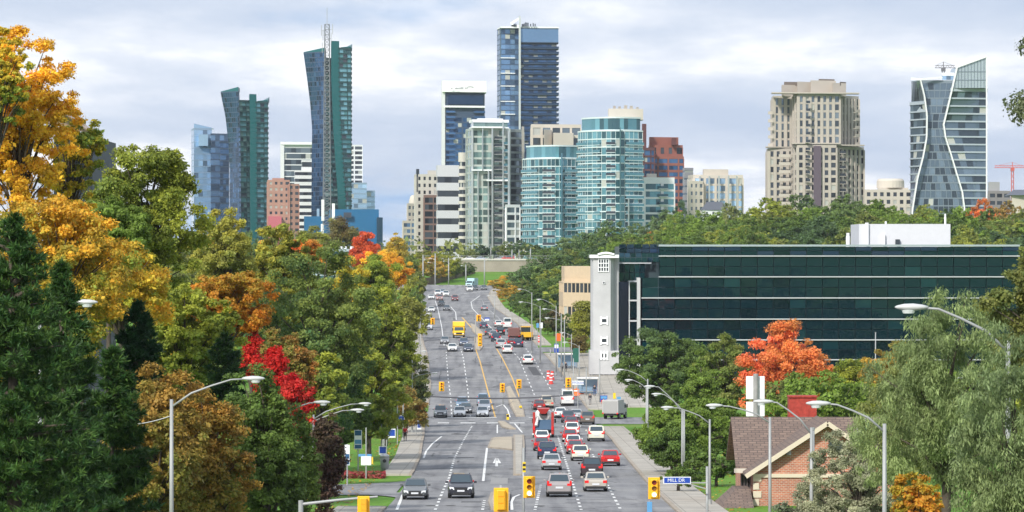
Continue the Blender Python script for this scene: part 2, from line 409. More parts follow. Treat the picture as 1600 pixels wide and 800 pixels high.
def tree(px, top, bot, w, D, kind, ca, cb, label, name='tree', leaf=3.4, dens=1.0, nclump=None, group=None, cat='tree', trunk=True, lean=0):
    s = D*K; x = X(px, D); R = w/2*s; zt = Z(top, D); g = gz(x, D)-.3; zb = max(Z(bot, D), g+ (0.3 if kind=='pine' else .8))
    H = zt-zb; area = w*(H/s); seed = int(px*7+top*3+D)
    n = int(min(95000, dens*area*19/(leaf*leaf*.55)))
    nclump = (int(nclump*3) if kind!='pine' and nclump else nclump) or (110 if kind == 'pine' else int(np.clip(area/70, 50, 380)))
    V, tt, sh, C = crown('open' if kind=='open' else kind, R, R*.9, H, n, leaf*s*.50, seed, nclump)
    V = V + np.array([0,0,zb-g])
    root = empty(name, (x, D, g), 0, label, cat, group)
    me = quads_mesh('crown', V, tt, sh, NEEDLE if kind == 'pine' else LEAF)
    o = bpy.data.objects.new('crown', me); COL.objects.link(o); o.parent = root
    o['col_a'] = list(ca); o['col_b'] = list(cb)
    if trunk:
        b = MB(); r = np.random.default_rng(seed+5); rt = max(.14, min(.42, H*.022+R*.02)); hz = zb-g
        top_z = hz+H*(.9 if kind in ('pine','cone') else .62)
        tp = [(0,0,-.3), (r.uniform(-.1,.1), r.uniform(-.1,.1), hz*.6+.2), (r.uniform(-.04,.04)*R, 0, hz+H*.3), (r.uniform(-.08,.08)*R, 0, top_z)]
        b.tube(tp, [rt*1.15, rt*.9, rt*.6, rt*.12], 8)
        for c in C[r.permutation(len(C))[:min(len(C), 46)]]:
            c = c+np.array([0,0,hz]); z0 = hz*.9 + (c[2]-hz)*r.uniform(.35,.6) if kind != 'pine' else c[2]-.1*R
            z0 = min(z0, top_z*.97); mid = (c[0]*.45, c[1]*.45, z0+(c[2]-z0)*.62)
            b.tube([(0,0,z0), mid, tuple(c)], [rt*.34, rt*.2, rt*.05], 5, cap=False)
        b.build('trunk', BARK, root, smooth=True)
    return root
def fartree(proto, px, top, bot, w, D, ca, cb, label, group=None, name='tree'):
    """copy of a prototype crown and trunk, scaled as a whole"""
    x = X(px, D); s = D*K; g = gz(x, D)-.2; Hh = Z(top, D)-g
    r = copy_tree(proto); sx = (w*s)/proto['pw']; sz = Hh/proto['ph']; r.location = (x, D, g); r.scale = (sx, sx, sz)
    r.rotation_euler.z = random.uniform(0, 6.28)
    for k in ('pw','ph'): del r[k]
    if 'group' in r: del r['group']
    for c in r.children:
        if c.name.startswith('crown'): c['col_a'] = list(ca); c['col_b'] = list(cb)
    tag(r, label, 'tree', group); return r

# leaf colours (albedo)
DG=(.072,.122,.030); MG=(.125,.185,.034); LG=(0.163,0.240,0.039); YG=(0.300,0.312,0.037); OL=(0.196,0.203,0.054); GOLD=(0.650,0.351,0.033); YEL=(0.688,0.450,0.037)
ORG=(.60,.21,.022); RUST=(0.375,0.163,0.044); RED=(.40,.012,.018); ORR=(.72,.17,.045); BRN=(0.156,0.098,0.039); PUR=(.045,.022,.022); BLG=(.080,.130,.050)
PALE=(.25,.31,.12); GREY=(.40,.39,.26); PINK=(.75,.27,.16); PN1=(.022,.068,.018); PN2=(.085,.155,.028)
T = tree
# left bank, near to far
T(20,300,880,330,112,'pine',PN1,PN2,'huge dark green pine filling the lower left corner','pine_tree',leaf=8,dens=2.6,nclump=300)
T(175,520,900,190,122,'pine',PN1,PN2,'dark pine with bright needle tips just right of the huge corner pine','pine_tree',leaf=7.5,dens=2.2,nclump=170)
T(95,380,900,210,117,'pine',PN1,PN2,'dark pine filling the gap between the corner pine and its smaller neighbour','pine_tree',leaf=8,dens=2.2,nclump=220)
T(215,462,640,120,165,'pine',PN1,(.02,.06,.035),'bluish dark pine standing between yellow tree and lamp with short arm','pine_tree',leaf=6,dens=1.8,nclump=90)
T(352,512,680,110,195,'pine',(.015,.05,.025),PN2,'dark conifer behind the nearest left street lamp','pine_tree',leaf=5,dens=1.8,nclump=90)
T(30,62,330,190,180,'round',YEL,GOLD,'tall golden orange maple reaching up to the sky at the left edge','maple_tree',leaf=4.6,dens=.8,nclump=85)
T(-5,40,200,100,176,'open',LG,YEL,'green topped leaf sprays above the golden maple at the frame edge','maple_tree',leaf=4.6,dens=.8)
T(110,170,330,110,186,'open',YEL,LG,'loose golden crown with twiggy right edge beside the tall golden maple','maple_tree',leaf=4.4,dens=.65,nclump=40)
T(228,226,440,185,205,'round',(.12,.165,.03),YG,'tall loose green ash rising right of the golden maple','ash_tree',leaf=4.2,dens=1.0,nclump=60)
T(170,300,430,150,200,'round',LG,MG,'mid green tree filling between golden maple and open ash','ash_tree',leaf=4.4,dens=.9)
T(95,300,540,220,160,'round',LG,GOLD,'green and yellow mottled tree below the golden maple','maple_tree',leaf=4.6,dens=.9,nclump=90)
T(190,370,520,150,175,'round',YG,GOLD,'yellow green bushy tree with golden patches above the bluish pine','maple_tree',leaf=4.4,dens=.9,nclump=70)
T(290,440,620,150,200,'round',MG,YG,'fresh green tree with yellow tips between bluish pine and orange maple','ash_tree',leaf=4.2,dens=1.0)
T(352,338,470,105,320,'round',(.22,.24,.06),(.38,.34,.05),'rounded olive yellow tree in front of the blue glass tower','linden_tree',leaf=3,dens=1.0)
T(352,412,540,130,232,'round',ORG,(.30,.22,.03),'orange maple with olive flecks left of the big green maple','maple_tree',leaf=3.8,dens=1.0,nclump=60)
T(440,358,520,115,350,'round',(.14,.19,.04),(.40,.34,.045),'yellow topped tree in front of the tall curved green tower','linden_tree',leaf=3,dens=1.1)
T(478,372,430,76,378,'round',ORR,(.45,.30,.05),'small red tinged crown poking out above the big green maple','maple_tree',leaf=2.8,dens=1.0)
T(498,392,640,205,330,'round',(.05,.11,.04),(.20,.24,.05),'big dark green maple in the middle of the left bank','maple_tree',leaf=3.4,dens=1.2,nclump=110)
T(545,412,480,62,455,'round',YEL,YG,'bright yellow crown behind the big dark green maple','maple_tree',leaf=2.6)
T(430,540,625,74,228,'cone',RED,(.50,.03,.02),'bright scarlet maple top leaning over the left lamp','maple_tree',leaf=3.8,dens=.8,nclump=26)
T(392,512,600,40,232,'cone',RED,(.52,.04,.025),'thin scarlet maple spire left of the bright scarlet maple','maple_tree',leaf=3.6,dens=.7,nclump=14)
T(462,590,690,62,226,'round',RED,(.52,.05,.03),'lower scarlet leafed maple behind the paired left lamps','maple_tree',leaf=3.6,dens=.7,nclump=22)
T(445,520,640,120,245,'round',MG,RUST,'rusty green tree behind the scarlet maple','maple_tree',leaf=3.8,dens=.9,nclump=50)
T(240,572,860,165,158,'round',(.16,.17,.035),(.34,.19,.04),'olive tree with rust brown edges left of the nearest lamp pole','beech_tree',leaf=4.8,dens=.9,nclump=90)
T(325,600,880,130,162,'round',(.13,.15,.03),(.38,.20,.04),'olive and orange tree right behind the nearest left lamp pole','beech_tree',leaf=4.8,dens=.9,nclump=80)
T(418,575,860,135,176,'round',DG,MG,'dense dark green tree right of the nearest left lamp pole','oak_tree',leaf=4.4,dens=1.0,nclump=90)
T(388,640,860,90,180,'round',MG,LG,'leafy green tree under the left lamp head','oak_tree',leaf=4.4,dens=.9,nclump=60)
T(462,660,860,80,200,'round',DG,MG,'narrow dark green tree at the foot of the paired left lamps','oak_tree',leaf=4.2,dens=1.0,nclump=60)
T(508,650,810,60,236,'round',(.075,.04,.035),(.10,.08,.04),'purple brown leafed plum tree beside the lawn','plum_tree',leaf=4,dens=1.0,nclump=60)
T(575,535,692,120,372,'round',MG,YG,'green maple with pale upturned leaves behind the lawn banner','maple_tree',leaf=3.4,dens=1.1,nclump=80)
T(540,560,690,70,345,'round',MG,DG,'dark leafed tree left of the maple behind the lawn','oak_tree',leaf=3.4,dens=1.1)
T(500,560,680,80,300,'round',MG,YG,'yellow flecked green tree above the plum tree','maple_tree',leaf=3.6,dens=1.0)
T(602,470,600,95,420,'round',(.12,.17,.03),YG,'olive maple hanging over the road edge above the twin lamps','maple_tree',leaf=3.2,dens=1.1,nclump=60)
T(578,400,500,80,520,'round',LG,YG,'soft green rounded tree below the orange maples','linden_tree',leaf=2.6,dens=1.1)
T(545,455,560,80,460,'round',LG,OL,'green tree wedged between big maple and soft green tree','linden_tree',leaf=2.8,dens=1.1)
T(628,458,535,66,620,'round',OL,YG,'yellow green tree leaning over the far end of the road','maple_tree',leaf=2.6,dens=1.1)
T(642,545,648,62,500,'round',(.05,.08,.035),OL,'dusty green tree with small leaves behind the left road lamps','elm_tree',leaf=2.6,dens=1.1)
T(612,520,640,60,470,'round',OL,BRN,'brownish olive tree left of the dusty green tree','elm_tree',leaf=2.8,dens=1.0)
T(632,600,690,62,455,'round',OL,RUST,'low orange flecked tree above the railing by the sidewalk','elm_tree',leaf=2.8,dens=1.0)
T(652,602,668,30,505,'round',DG,BLG,'small dark green shrub tree at the crossing corner','elm_tree',leaf=2.6,dens=1.1)
T(600,620,700,50,430,'round',DG,MG,'dark green tree behind the blue banners','oak_tree',leaf=3,dens=1.1)
T(572,359,430,48,820,'cone',ORR,(.5,.08,.04),'red orange conical maple in front of the teal podium','maple_tree',leaf=2.2,dens=1.1)
T(600,388,440,62,760,'round',YEL,GOLD,'golden maple right of the red conical maple','maple_tree',leaf=2.3,dens=1.1)
T(618,405,450,46,700,'round',ORG,YEL,'vivid orange maple close to the far road bend','maple_tree',leaf=2.3,dens=1.1)
T(616,369,420,38,1000,'round',YEL,OL,'small yellow tree left of the cream apartment block','maple_tree',leaf=2.0,dens=1.1)
T(532,340,400,62,1050,'round',OL,BRN,'thin brown green tree behind the lattice mast','linden_tree',leaf=2.0,dens=.8)
T(492,354,400,44,950,'round',YG,OL,'yellow green tree at the foot of the lattice mast','linden_tree',leaf=2.1,dens=1.0)
T(650,420,470,40,980,'round',MG,OL,'green tree by the road bend under the tall masts','linden_tree',leaf=2.0,dens=1.1)
T(640,395,440,36,1150,'round',OL,LG,'distant tree below the cream rounded apartment','linden_tree',leaf=2.0,dens=1.1)
T(125,330,560,130,222,'round',MG,LG,'green tree hiding the foot of the dark sloping roofed building','maple_tree',leaf=4.2,dens=1.0)
T(70,420,640,150,205,'round',MG,OL,'green tree seen through the gap between the two big left pines','maple_tree',leaf=4.4,dens=1.0)
T(260,560,760,120,215,'round',MG,DG,'deep green tree behind the rust edged olive tree','maple_tree',leaf=4.2,dens=.9)
# right bank
T(1045,515,645,175,492,'round',BLG,MG,'dense dark green tree in front of the grey stair tower','oak_tree',leaf=2.8,dens=1.2,nclump=100)
T(1130,535,660,95,470,'round',OL,MG,'olive green tree left of the orange maple','maple_tree',leaf=2.8,dens=1.1)
T(1095,560,650,60,455,'round',LG,MG,'bright green crown between dark tree and olive tree','maple_tree',leaf=2.8,dens=1.1)
T(1245,522,680,155,440,'round',(.72,.18,.08),(.55,.24,.06),'large orange red maple in front of the black glass office','maple_tree',leaf=3,dens=1.1,nclump=80)
T(1222,519,560,70,446,'round',PINK,ORR,'pink topped crown rising out of the large orange maple','maple_tree',leaf=3,dens=.9)
T(1335,560,680,100,430,'round',YG,MG,'green and gold tree right of the large orange maple','maple_tree',leaf=3,dens=1.1)
T(1392,540,640,90,400,'round',OL,GOLD,'gold tinted tree behind the feathery elm','maple_tree',leaf=3,dens=1.1)
T(1085,615,830,170,330,'round',MG,LG,'green tree overhanging the right sidewalk','elm_tree',leaf=3.2,dens=1.1,nclump=110)
T(1050,660,760,80,322,'round',DG,MG,'darker green tree at the guard rail by the right sidewalk','elm_tree',leaf=3.2,dens=1.1)
T(1120,700,860,100,300,'round',DG,MG,'deep green tree beside the brick house','oak_tree',leaf=3.4,dens=1.1)
T(1060,730,880,70,285,'round',DG,MG,'low dark green tree below the blue street name sign','oak_tree',leaf=3.4,dens=1.1)
T(1020,640,700,34,470,'round',MG,LG,'small bright green bush by the white guard rail','bush',leaf=3,dens=1.0,cat='bush')
T(1475,468,780,240,150,'weep',PALE,(.15,.20,.08),'feathery pale green elm under the big right street lamp','elm_tree',leaf=3.6,dens=1.1,nclump=120)
T(1590,585,1050,200,99,'weep',PALE,(.15,.20,.09),'pale feathery elm in the bottom right corner','elm_tree',leaf=4.2,dens=1.0,nclump=110)
T(1420,560,760,130,158,'weep',PALE,OL,'drooping pale green elm left of the big feathery elm','elm_tree',leaf=3.6,dens=.8,nclump=70)
T(1340,672,880,190,168,'open',GREY,(.22,.24,.14),'grey olive tree with bare dark branches before the brick gable','olive_tree',leaf=3.0,dens=.7,nclump=100)
T(1268,765,900,100,172,'round',(.06,.10,.05),GREY,'grey green bush at the foot of the brick gable','olive_tree',leaf=4.2,dens=.9)
T(1432,740,860,90,140,'round',YG,ORG,'yellow and orange bush at the bottom edge under the elms','bush',leaf=5,dens=.9,cat='bush')
T(1675,345,640,280,112,'open',(.07,.11,.035),OL,'dark green hanging foliage at the right edge over the office roof','elm_tree',leaf=5,dens=1.1,nclump=50)
T(1800,-80,560,380,84,'open',(.08,.11,.05),(.16,.17,.09),'leafy branches hanging in along the right frame edge beside the hourglass tower','elm_tree',leaf=6,dens=.55,nclump=60)
T(895,452,540,62,860,'round',(.035,.06,.035),BLG,'dark green tree below the tan office wing','oak_tree',leaf=2.2,dens=1.1)
T(912,468,575,44,700,'round',YG,OL,'yellow green tree left of the grey stair tower','maple_tree',leaf=2.3,dens=1.1)
T(905,520,575,30,690,'round',BRN,OL,'small brown tree at the foot of the grey stair tower','maple_tree',leaf=2.2,dens=1.0)
T(862,480,530,56,880,'round',BLG,MG,'green tree behind the row of right road lamps','oak_tree',leaf=2.2,dens=1.1)
# hill behind: prototypes, then copies
protos = []
for i,(k_) in enumerate(('round','round','round')):
    V, tt, sh, C = crown('round', 6.5, 6.2, 9.5, 8500, .27, 300+i, 150)
    r = empty('tree', (0,0,0)); V[:,2] += 2.2
    o = bpy.data.objects.new('crown', quads_mesh('crown', V, tt, sh, LEAF)); COL.objects.link(o); o.parent = r; o['col_a'] = list(MG); o['col_b'] = list(OL)
    b = MB(); b.tube([(0,0,-.5),(0.1,0,3),(0,.1,7)], [.35,.25,.06], 6)
    for c in C[:14]: b.tube([(0,0,2+c[2]*.3), (c[0]*.5,c[1]*.5,2+c[2]*.7), (c[0],c[1],c[2]+2.2)], [.12,.08,.02], 4, cap=False)
    b.build('trunk', BARK, r); r['pw'] = 13.0; r['ph'] = 11.7; protos.append(r)
MILD=(.125,.180,.065); SOFT=(0.143,0.195,0.072)
FAR = [
 (797,448,40,1030,MILD,GOLD,'bushy tree touching the outer kerb above the small lamp'),
 (812,462,36,930,MG,BLG,'dark bushy tree at the kerb left of the first far lamp'),
 (828,468,42,880,BLG,MG,'dark green tree directly behind the first far right lamp'),
 (848,474,44,830,MILD,MG,'leafy green tree behind the second far right lamp'),
 (866,486,44,790,(.06,.09,.045),BRN,'brownish green tree behind the low arm lamps'),
 (884,494,40,760,(.06,.09,.045),MG,'dim green tree between low arm lamps and yellow green tree'),
 (856,500,36,800,MG,LG,'small fresh green tree at the grass strip'),
 (654,398,50,1235,OL,YG,'yellow tinged tree left of the mast lamps at the hilltop'),
 (700,412,30,1245,MILD,OL,'small green tree between the mast lamps and the grass slope'),
 (858,398,60,1300,MILD,SOFT,'green tree covering the right end of the retaining wall'),
 (878,412,50,1180,MG,BLG,'deep green tree left of the tan wing roof'), # px, top, w, D, colours, label
 (785,433,42,1125,OL,GOLD,'brown gold rounded tree at the outer bend of the far road'),
 (812,438,40,1080,MILD,OL,'green tree next to the brown gold rounded tree'),
 (832,412,70,1120,BLG,MILD,'broad green tree right of the brown gold rounded tree'),
 (868,404,80,1060,MILD,MG,'deep green tree above the far end of the road lamps'),
 (850,440,70,1000,BLG,MG,'green tree just behind the far right road lamps'),
 (818,455,40,1010,BLG,MILD,'dark shrubby tree below the brown gold tree'),
 (885,425,60,980,MG,BLG,'dark green tree left of the tan office wing'),
 (905,368,84,1330,MILD,SOFT,'hazy green tree below the curved aqua tower'),
 (862,388,70,1350,MILD,LG,'hazy pale green tree at the right end of the retaining wall'),
 (948,352,76,1290,MILD,BLG,'hazy green tree right of the taller aqua tower base'),
 (1000,354,70,1250,SOFT,MILD,'light green tree before the white balcony block'),
 (1037,332,64,1260,BLG,MILD,'blue green tree below the white and green apartment block'),
 (1062,322,44,1400,(.05,.09,.07),BLG,'bluish tree at the foot of the brown brick tower'),
 (1095,334,70,1200,SOFT,LG,'pale green broad tree before the cream apartment block'),
 (1140,322,62,1230,SOFT,OL,'pale olive tree right of the slate roofed houses'),
 (1175,330,56,1170,LG,YG,'yellowish tree left of the tan tower'),
 (1016,366,22,1150,ORG,RUST,'tiny orange tree poking above the office roof'),
 (1205,314,100,1120,MG,YG,'yellow green domed tree left of the tan tower base'),
 (1262,312,92,1130,MG,BLG,'round green tree directly under the tan tower'),
 (1318,311,88,1120,MG,MILD,'round green tree right of the tan tower base'),
 (1372,316,84,1140,MG,LG,'green tree left of the hourglass tower'),
 (1230,345,90,1010,DG,MG,'darker green tree behind the office roof edge'),
 (1300,342,90,1020,MG,BLG,'dark tree behind the white rooftop flue'),
 (1160,350,80,1020,LG,MG,'green tree over the left part of the office roof'),
 (1100,358,80,1030,MG,SOFT,'green tree low behind the office roof'),
 (1445,332,60,1150,LG,MG,'light green tree under the hourglass tower'),
 (1495,336,60,1160,MG,LG,'light green tree right of the hourglass tower foot'),
 (1535,318,60,1100,ORR,RUST,'orange red tree right of the hourglass tower'),
 (1572,320,60,1080,RUST,OL,'rusty green tree at the right edge of the skyline'),
 (1600,330,60,1050,MG,OL,'green tree behind the office roof at the right edge'),
 (1540,350,70,1000,OL,MG,'olive tree right of the white rooftop plant room'),
 (690,396,56,1240,OL,YG,'yellowish tree left of the brown fence'),
 (674,402,56,1225,MILD,GOLD,'green tree behind the tall road masts'),
 (712,406,40,1270,MILD,OL,'green tree overhanging the brown fence'),
 (730,412,28,1290,MILD,DG,'small green tree halfway along the brown fence'),
 (668,392,40,1420,OL,YG,'olive tree before the banded white office'),
 (700,394,26,1450,OL,MG,'small olive tree by the banded white office'),
 (735,392,34,1450,SOFT,OL,'pale tree at the left end of the upper road'),
 (755,384,36,1470,(.03,.06,.05),BLG,'dark bluish tree beside the upper road'),
 (790,380,34,1480,OL,MILD,'olive tree between upper road lamps'),
 (815,378,44,1470,MILD,BLG,'green tree at the foot of the smaller aqua tower'),
 (840,384,40,1460,BLG,MILD,'blue green tree at the end of the upper road'),
 (395,372,50,900,MILD,MG,'green tree below the short curved tower'),
 (425,362,40,960,LG,OL,'light green tree before the pink brick block'),
 (455,366,44,940,OL,LG,'olive tree before the pink brick block'),
 (560,392,44,900,MILD,OL,'green tree in front of the teal podium'),
 (640,430,46,900,OL,YG,'olive tree beside the bend of the road'),
 (648,450,36,840,MILD,LG,'green tree at the left kerb near the bend'),
 (655,478,34,760,OL,YG,'yellow olive tree at the left kerb before the bend'),
 (600,440,60,640,MG,OL,'green tree under the golden maple'),
]
for i, (px, top, w, D, ca, cb, lab) in enumerate(FAR):
    fartree(protos[i % 3], px, top, None, w, D, ca, cb, lab, 'trees on the far slopes')
rw = np.random.default_rng(11)
for i in range(150):
    D = rw.uniform(775, 1200); x = xr(D)+rw.uniform(13, 150)
    if x > X(1700, D): continue
    px = 800+x/(D*K); g = gz(x, D); top = 400-(g+rw.uniform(8, 12.5)-HC)/(D*K)
    fartree(protos[i % 3], px, top, None, rw.uniform(10,15)/(D*K), D, [MG,BLG,MILD,DG,LG][i % 5], [OL,MG,BLG,LG,YG][i*7 % 5], 'one of the green trees in the dense wood behind the black glass office', 'dense wood on the slope behind the office')
for i in range(110):
    D = rw.uniform(330, 1200); x = xl(D)-rw.uniform(16, 95)
    if 300 < D < 450 and x > -40 or 270<D<320 or 530<D<565: continue
    if x < X(-60, D): continue
    px = 800+x/(D*K); g = gz(x, D); top = 400-(g+rw.uniform(7, 10.5)-HC)/(D*K)
    if top < 470 and px < 400 and D < 700: continue
    fartree(protos[i % 3], px, top, None, rw.uniform(9,13)/(D*K), D, [MG,OL,MILD,YG,DG][i % 5], [YG,GOLD,MG,OL,LG][i*7 % 5], 'one of the mixed green and yellow trees filling the left bank behind the front row', 'trees filling the left bank')
for i in range(70):
    D = rw.uniform(240, 900); sg = 1 if i % 5 < 3 else -1; px = 800+sg*rw.uniform(860, 1250); x = X(px, D); g = gz(x, D)
    if sg > 0 and 590 < D < 700 and x < 112: continue
    top = 400-(g+rw.uniform(8, 12)-HC)/(D*K)
    fartree(protos[i % 3], px, top, None, rw.uniform(9,14)/(D*K), D, [MG,OL,MILD,YG,DG][i % 5], [YG,GOLD,MG,OL,LG][i*7 % 5], 'one of the mixed trees standing on the banks just beyond the frame edges', 'trees beyond the frame edges')
for i in range(26):
    D = rw.uniform(360, 600); px = rw.uniform(1180, 1600); x = X(px, D); g = gz(x, D)
    if x < float(xr(D))+14 or 505 < D < 560: continue
    top = max(590, 400-(g+rw.uniform(7, 10)-HC)/(D*K))
    fartree(protos[i % 3], px, top, None, rw.uniform(8,11)/(D*K), D, [MG,OL,MILD,LG,DG][i % 5], [YG,LG,MG,OL,LG][i*7 % 5], 'one of the green trees standing in front of the black glass office behind the maples', 'trees before the office')
for p in protos:
    for c in list(p.children): bpy.data.objects.remove(c)
    bpy.data.objects.remove(p)
# the wooded mass beyond them, which reads as one canopy
def canopy(name, pts, n, size, seed):
    r = np.random.default_rng(seed); pts = np.array(pts)  # x, y, z, radius
    idx = r.choice(len(pts), n, p=pts[:,3]**2/np.sum(pts[:,3]**2)); d = r.normal(size=(n,3)); d[:,2] = np.abs(d[:,2])*.9; d = unit(d)
    pos = pts[idx,:3] + d*pts[idx,3:4]*r.uniform(.75,1.1,(n,1)); V = leaf_faces(pos, d+r.normal(size=(n,3))*.5, size, .65)
    ct = r.uniform(0,1,len(pts)); o = bpy.data.objects.new(name, quads_mesh(name, V, np.clip(ct[idx]+r.normal(0,.15,n),0,1), r.uniform(.7,1.25,n), LEAF)); COL.objects.link(o)
    o['col_a'] = list(MILD); o['col_b'] = list(OL); tag(o, kind='stuff'); o['label'] = 'far off green tree canopy spreading between the towers'; o['category'] = 'woodland'
pts = []
r = np.random.default_rng(3)
for i in range(520):
    side = r.uniform(); D = r.uniform(1420, 3600)
    x = r.uniform(-.17, .17)*D
    pts.append((x, D, HC-1.7+r.uniform(.5,3.5), r.uniform(5,9)))
canopy('woodland', pts, 70000, .75, 5)
rf = np.random.default_rng(17); n = 9000      # fallen leaves on the verges
D_ = rf.uniform(90, 470, n); sd_ = rf.uniform(size=n) < .5; off_ = rf.uniform(0, 1, n)**1.6*16
x_ = np.where(sd_, xl(D_)-2.8-off_, xr(D_)+3.4+off_); z_ = ground(x_, D_)+np.where(np.where(sd_, xl(D_)-x_, x_-xr(D_)) < 5.4, .06, .03)
V = leaf_faces(np.stack([x_, D_, z_], 1), rf.normal(size=(n,3))*.25+np.array([0,0,1]), .11, .7)
o = bpy.data.objects.new('fallen_leaves', quads_mesh('fallen_leaves', V, rf.uniform(0,1,n), rf.uniform(.5,1.3,n), LEAF)); COL.objects.link(o); o['col_a'] = list(GOLD); o['col_b'] = list(BRN)
tag(o, 'fallen golden and brown leaves scattered on the grass verges', 'fallen leaves', kind='stuff')
# undergrowth on the slopes so that the ground under the trees reads as planting
pts = []
for i in range(1500):
    D = r.uniform(70, 1180); sgn = -1 if r.uniform() < .5 else 1
    x = (xl(D)-14-r.uniform(0,1)**1.5*60) if sgn < 0 else (xr(D)+12+r.uniform(0,1)**1.5*70)
    if sgn > 0 and 600 < D < 690 and x < 105: continue
    if sgn < 0 and (270 < D < 318 or 530 < D < 562): continue
    if sgn < 0 and 300 < D < 440 and x > -27: continue
    if sgn > 0 and 510 < D < 562: continue
    if sgn > 0 and 235 < D < 300 and x < 50: continue
    pts.append((x, D, gz(x, D)-.6, r.uniform(1.2, 2.6)))
canopy('undergrowth', pts, 90000, .30, 9)
bpy.data.objects['undergrowth']['label'] = 'low leafy undergrowth covering the banks beneath the trees'
bpy.data.objects['undergrowth']['category'] = 'undergrowth'
# ---------------- buildings ----------------
def glassmat(name, col, metal=.5, rough=.12, bump=0):
    return mat(name, col, rough, metal, .6, var=.10, vscale=.05)
def glset(key, base, metal=.5):
    b = np.array(base)
    return [glassmat(key+'_glass', tuple(b), metal), glassmat(key+'_glass_deep', tuple(b*.42), metal), glassmat(key+'_glass_pale', tuple(np.minimum(1, b*1.28+.015)), metal*.9), mat('drawn_blinds', (.42,.43,.40), .6, spec=.4)]
G_BLUE = glset('blue', (.15,.26,.42)); G_TEAL = glset('teal', (.08,.25,.25)); G_AQUA = glset('aqua', (.13,.30,.345)); G_NAVY = glset('navy', (.04,.11,.23))
G_GREY = glset('grey', (.16,.20,.23)); G_SKY = glset('sky', (.34,.50,.68)); G_DK = glset('dark', (.055,.065,.08), .3); G_GRN = glset('green', (.20,.30,.29))
WHT = mat('white_concrete', (.78,.79,.80), .7, var=.06, vscale=.1); CREAM = mat('cream_concrete', (.55,.50,.43), .75, var=.08, vscale=.1)
TAN = mat('tan_precast', (.46,.415,.365), .75, var=.10, vscale=.1); BEIGE = mat('beige_precast', (.53,.50,.45), .75, var=.08, vscale=.1)
BRICKP = mat('pink_brick', (.42,.23,.18), .8, var=.12, vscale=.2); BRICKR = mat('brown_red_brick', (.26,.095,.07), .8, var=.14, vscale=.2)
DKF = mat('dark_frame', (.035,.045,.065), .5); NAVYF = mat('navy_frame', (.045,.075,.13), .5); TEALF = mat('teal_panel', (.003,.12,.125), .4, metal=.1)
TEALB = mat('bright_teal_panel', (.004,.12,.27), .55, var=.05, vscale=.1); GREYC = mat('grey_concrete', (.36,.36,.36), .8, var=.1, vscale=.1)
PLATEAU = HC-1.7
def c3(pl, pc, pr, D, dl, dr):
    C = Vector((X(pc, D), D)); L = Vector((X(pl, D+dl), D+dl)); R = Vector((X(pr, D+dr), D+dr)); B = L+R-C
    return [C, R, B, L]
def rect(x0, x1, y0, y1): return [Vector((x0,y0)), Vector((x1,y0)), Vector((x1,y1)), Vector((x0,y1))]
def offs(P_, d):
    n = len(P_); out = []
    for i in range(n):
        a, b, c = P_[i-1], P_[i], P_[(i+1) % n]
        e1 = (b-a); e2 = (c-b)
        if e1.length < 1e-6 or e2.length < 1e-6: out.append(b.copy()); continue
        n1 = Vector((e1.y, -e1.x)).normalized(); n2 = Vector((e2.y, -e2.x)).normalized(); m = (n1+n2)
        if m.length < 1e-3: out.append(b+n1*d); continue
        m.normalize(); out.append(b + m*d/max(.4, m.dot(n1)))
    return out
def block(root, fp, z0, z1, fh, bay, gl, wm, sp=.9, sd=.25, pw=.0, pe=1, pd=.3, wts=(.55,.25,.12,.08), cap=None, bands=True, nm='window_band', edges=None, wallname='wall', hpar=1.2, corner=0, seed=0):
    """a storeyed volume: core and spandrels and piers in one wall mesh, one window_band per storey"""
    f = fp if callable(fp) else (lambda z: fp)
    r = random.Random(seed+int(z1*10)); nfl = max(1, round((z1-z0-hpar)/fh)); fh = (z1-z0-hpar)/nfl
    w = MB()
    def ring(za, zb, d, m=0):
        A = offs(f((za+zb)/2), d)
        w.prism([(p.x, p.y) for p in A], za, zb, m)
    cz = np.linspace(z0, z1-.05, 10 if callable(fp) else 2)
    w.loft([[(p.x,p.y,float(z)) for p in offs(f(float(z)), -.25)] for z in cz])
    for k in range(nfl):
        za = z0+k*fh; zb = za+fh; P0 = f(za); P1 = f(zb); g = MB()
        ring(za, za+sp, sd)
        for i in range(len(P0)):
            j = (i+1) % len(P0); L = (P0[j]-P0[i]).length; nb = max(1, round(L/bay))
            if edges is not None and i not in edges: nb = 1
            for q in range(nb):
                t0, t1 = q/nb, (q+1)/nb
                a0 = P0[i].lerp(P0[j], t0); a1 = P0[i].lerp(P0[j], t1); b0 = P1[i].lerp(P1[j], t0); b1 = P1[i].lerp(P1[j], t1)
                u_ = r.random(); mi = 0; acc = 0
                for mi, wt in enumerate(wts):
                    acc += wt
                    if u_ < acc: break
                g.quad((a0.x,a0.y,za+sp), (a1.x,a1.y,za+sp), (b1.x,b1.y,zb), (b0.x,b0.y,zb), mi)
                if pw and q % pe == 0 and not (edges is not None and i not in edges):
                    dv = (P0[j]-P0[i]).normalized(); nv = Vector((dv.y, -dv.x)); h = pw/2
                    def pt(p, s1, s2): return (p.x+dv.x*s1+nv.x*s2, p.y+dv.y*s1+nv.y*s2)
                    n0 = len(w.v)
                    for (p, z_) in ((a0, za), (b0, zb)):
                        for s1, s2 in ((-h,-.1),(-h,pd),(h,pd),(h,-.1)): w.v.append((*pt(p, s1, s2), z_))
                    for aa in range(4):
                        bb = (aa+1) % 4; w.f.append((n0+bb, n0+aa, n0+4+aa, n0+4+bb)); w.m.append(0)
        g.build(nm, gl, root)
    ring(z1-hpar, z1, sd+.02)
    w.build(wallname, wm, root)
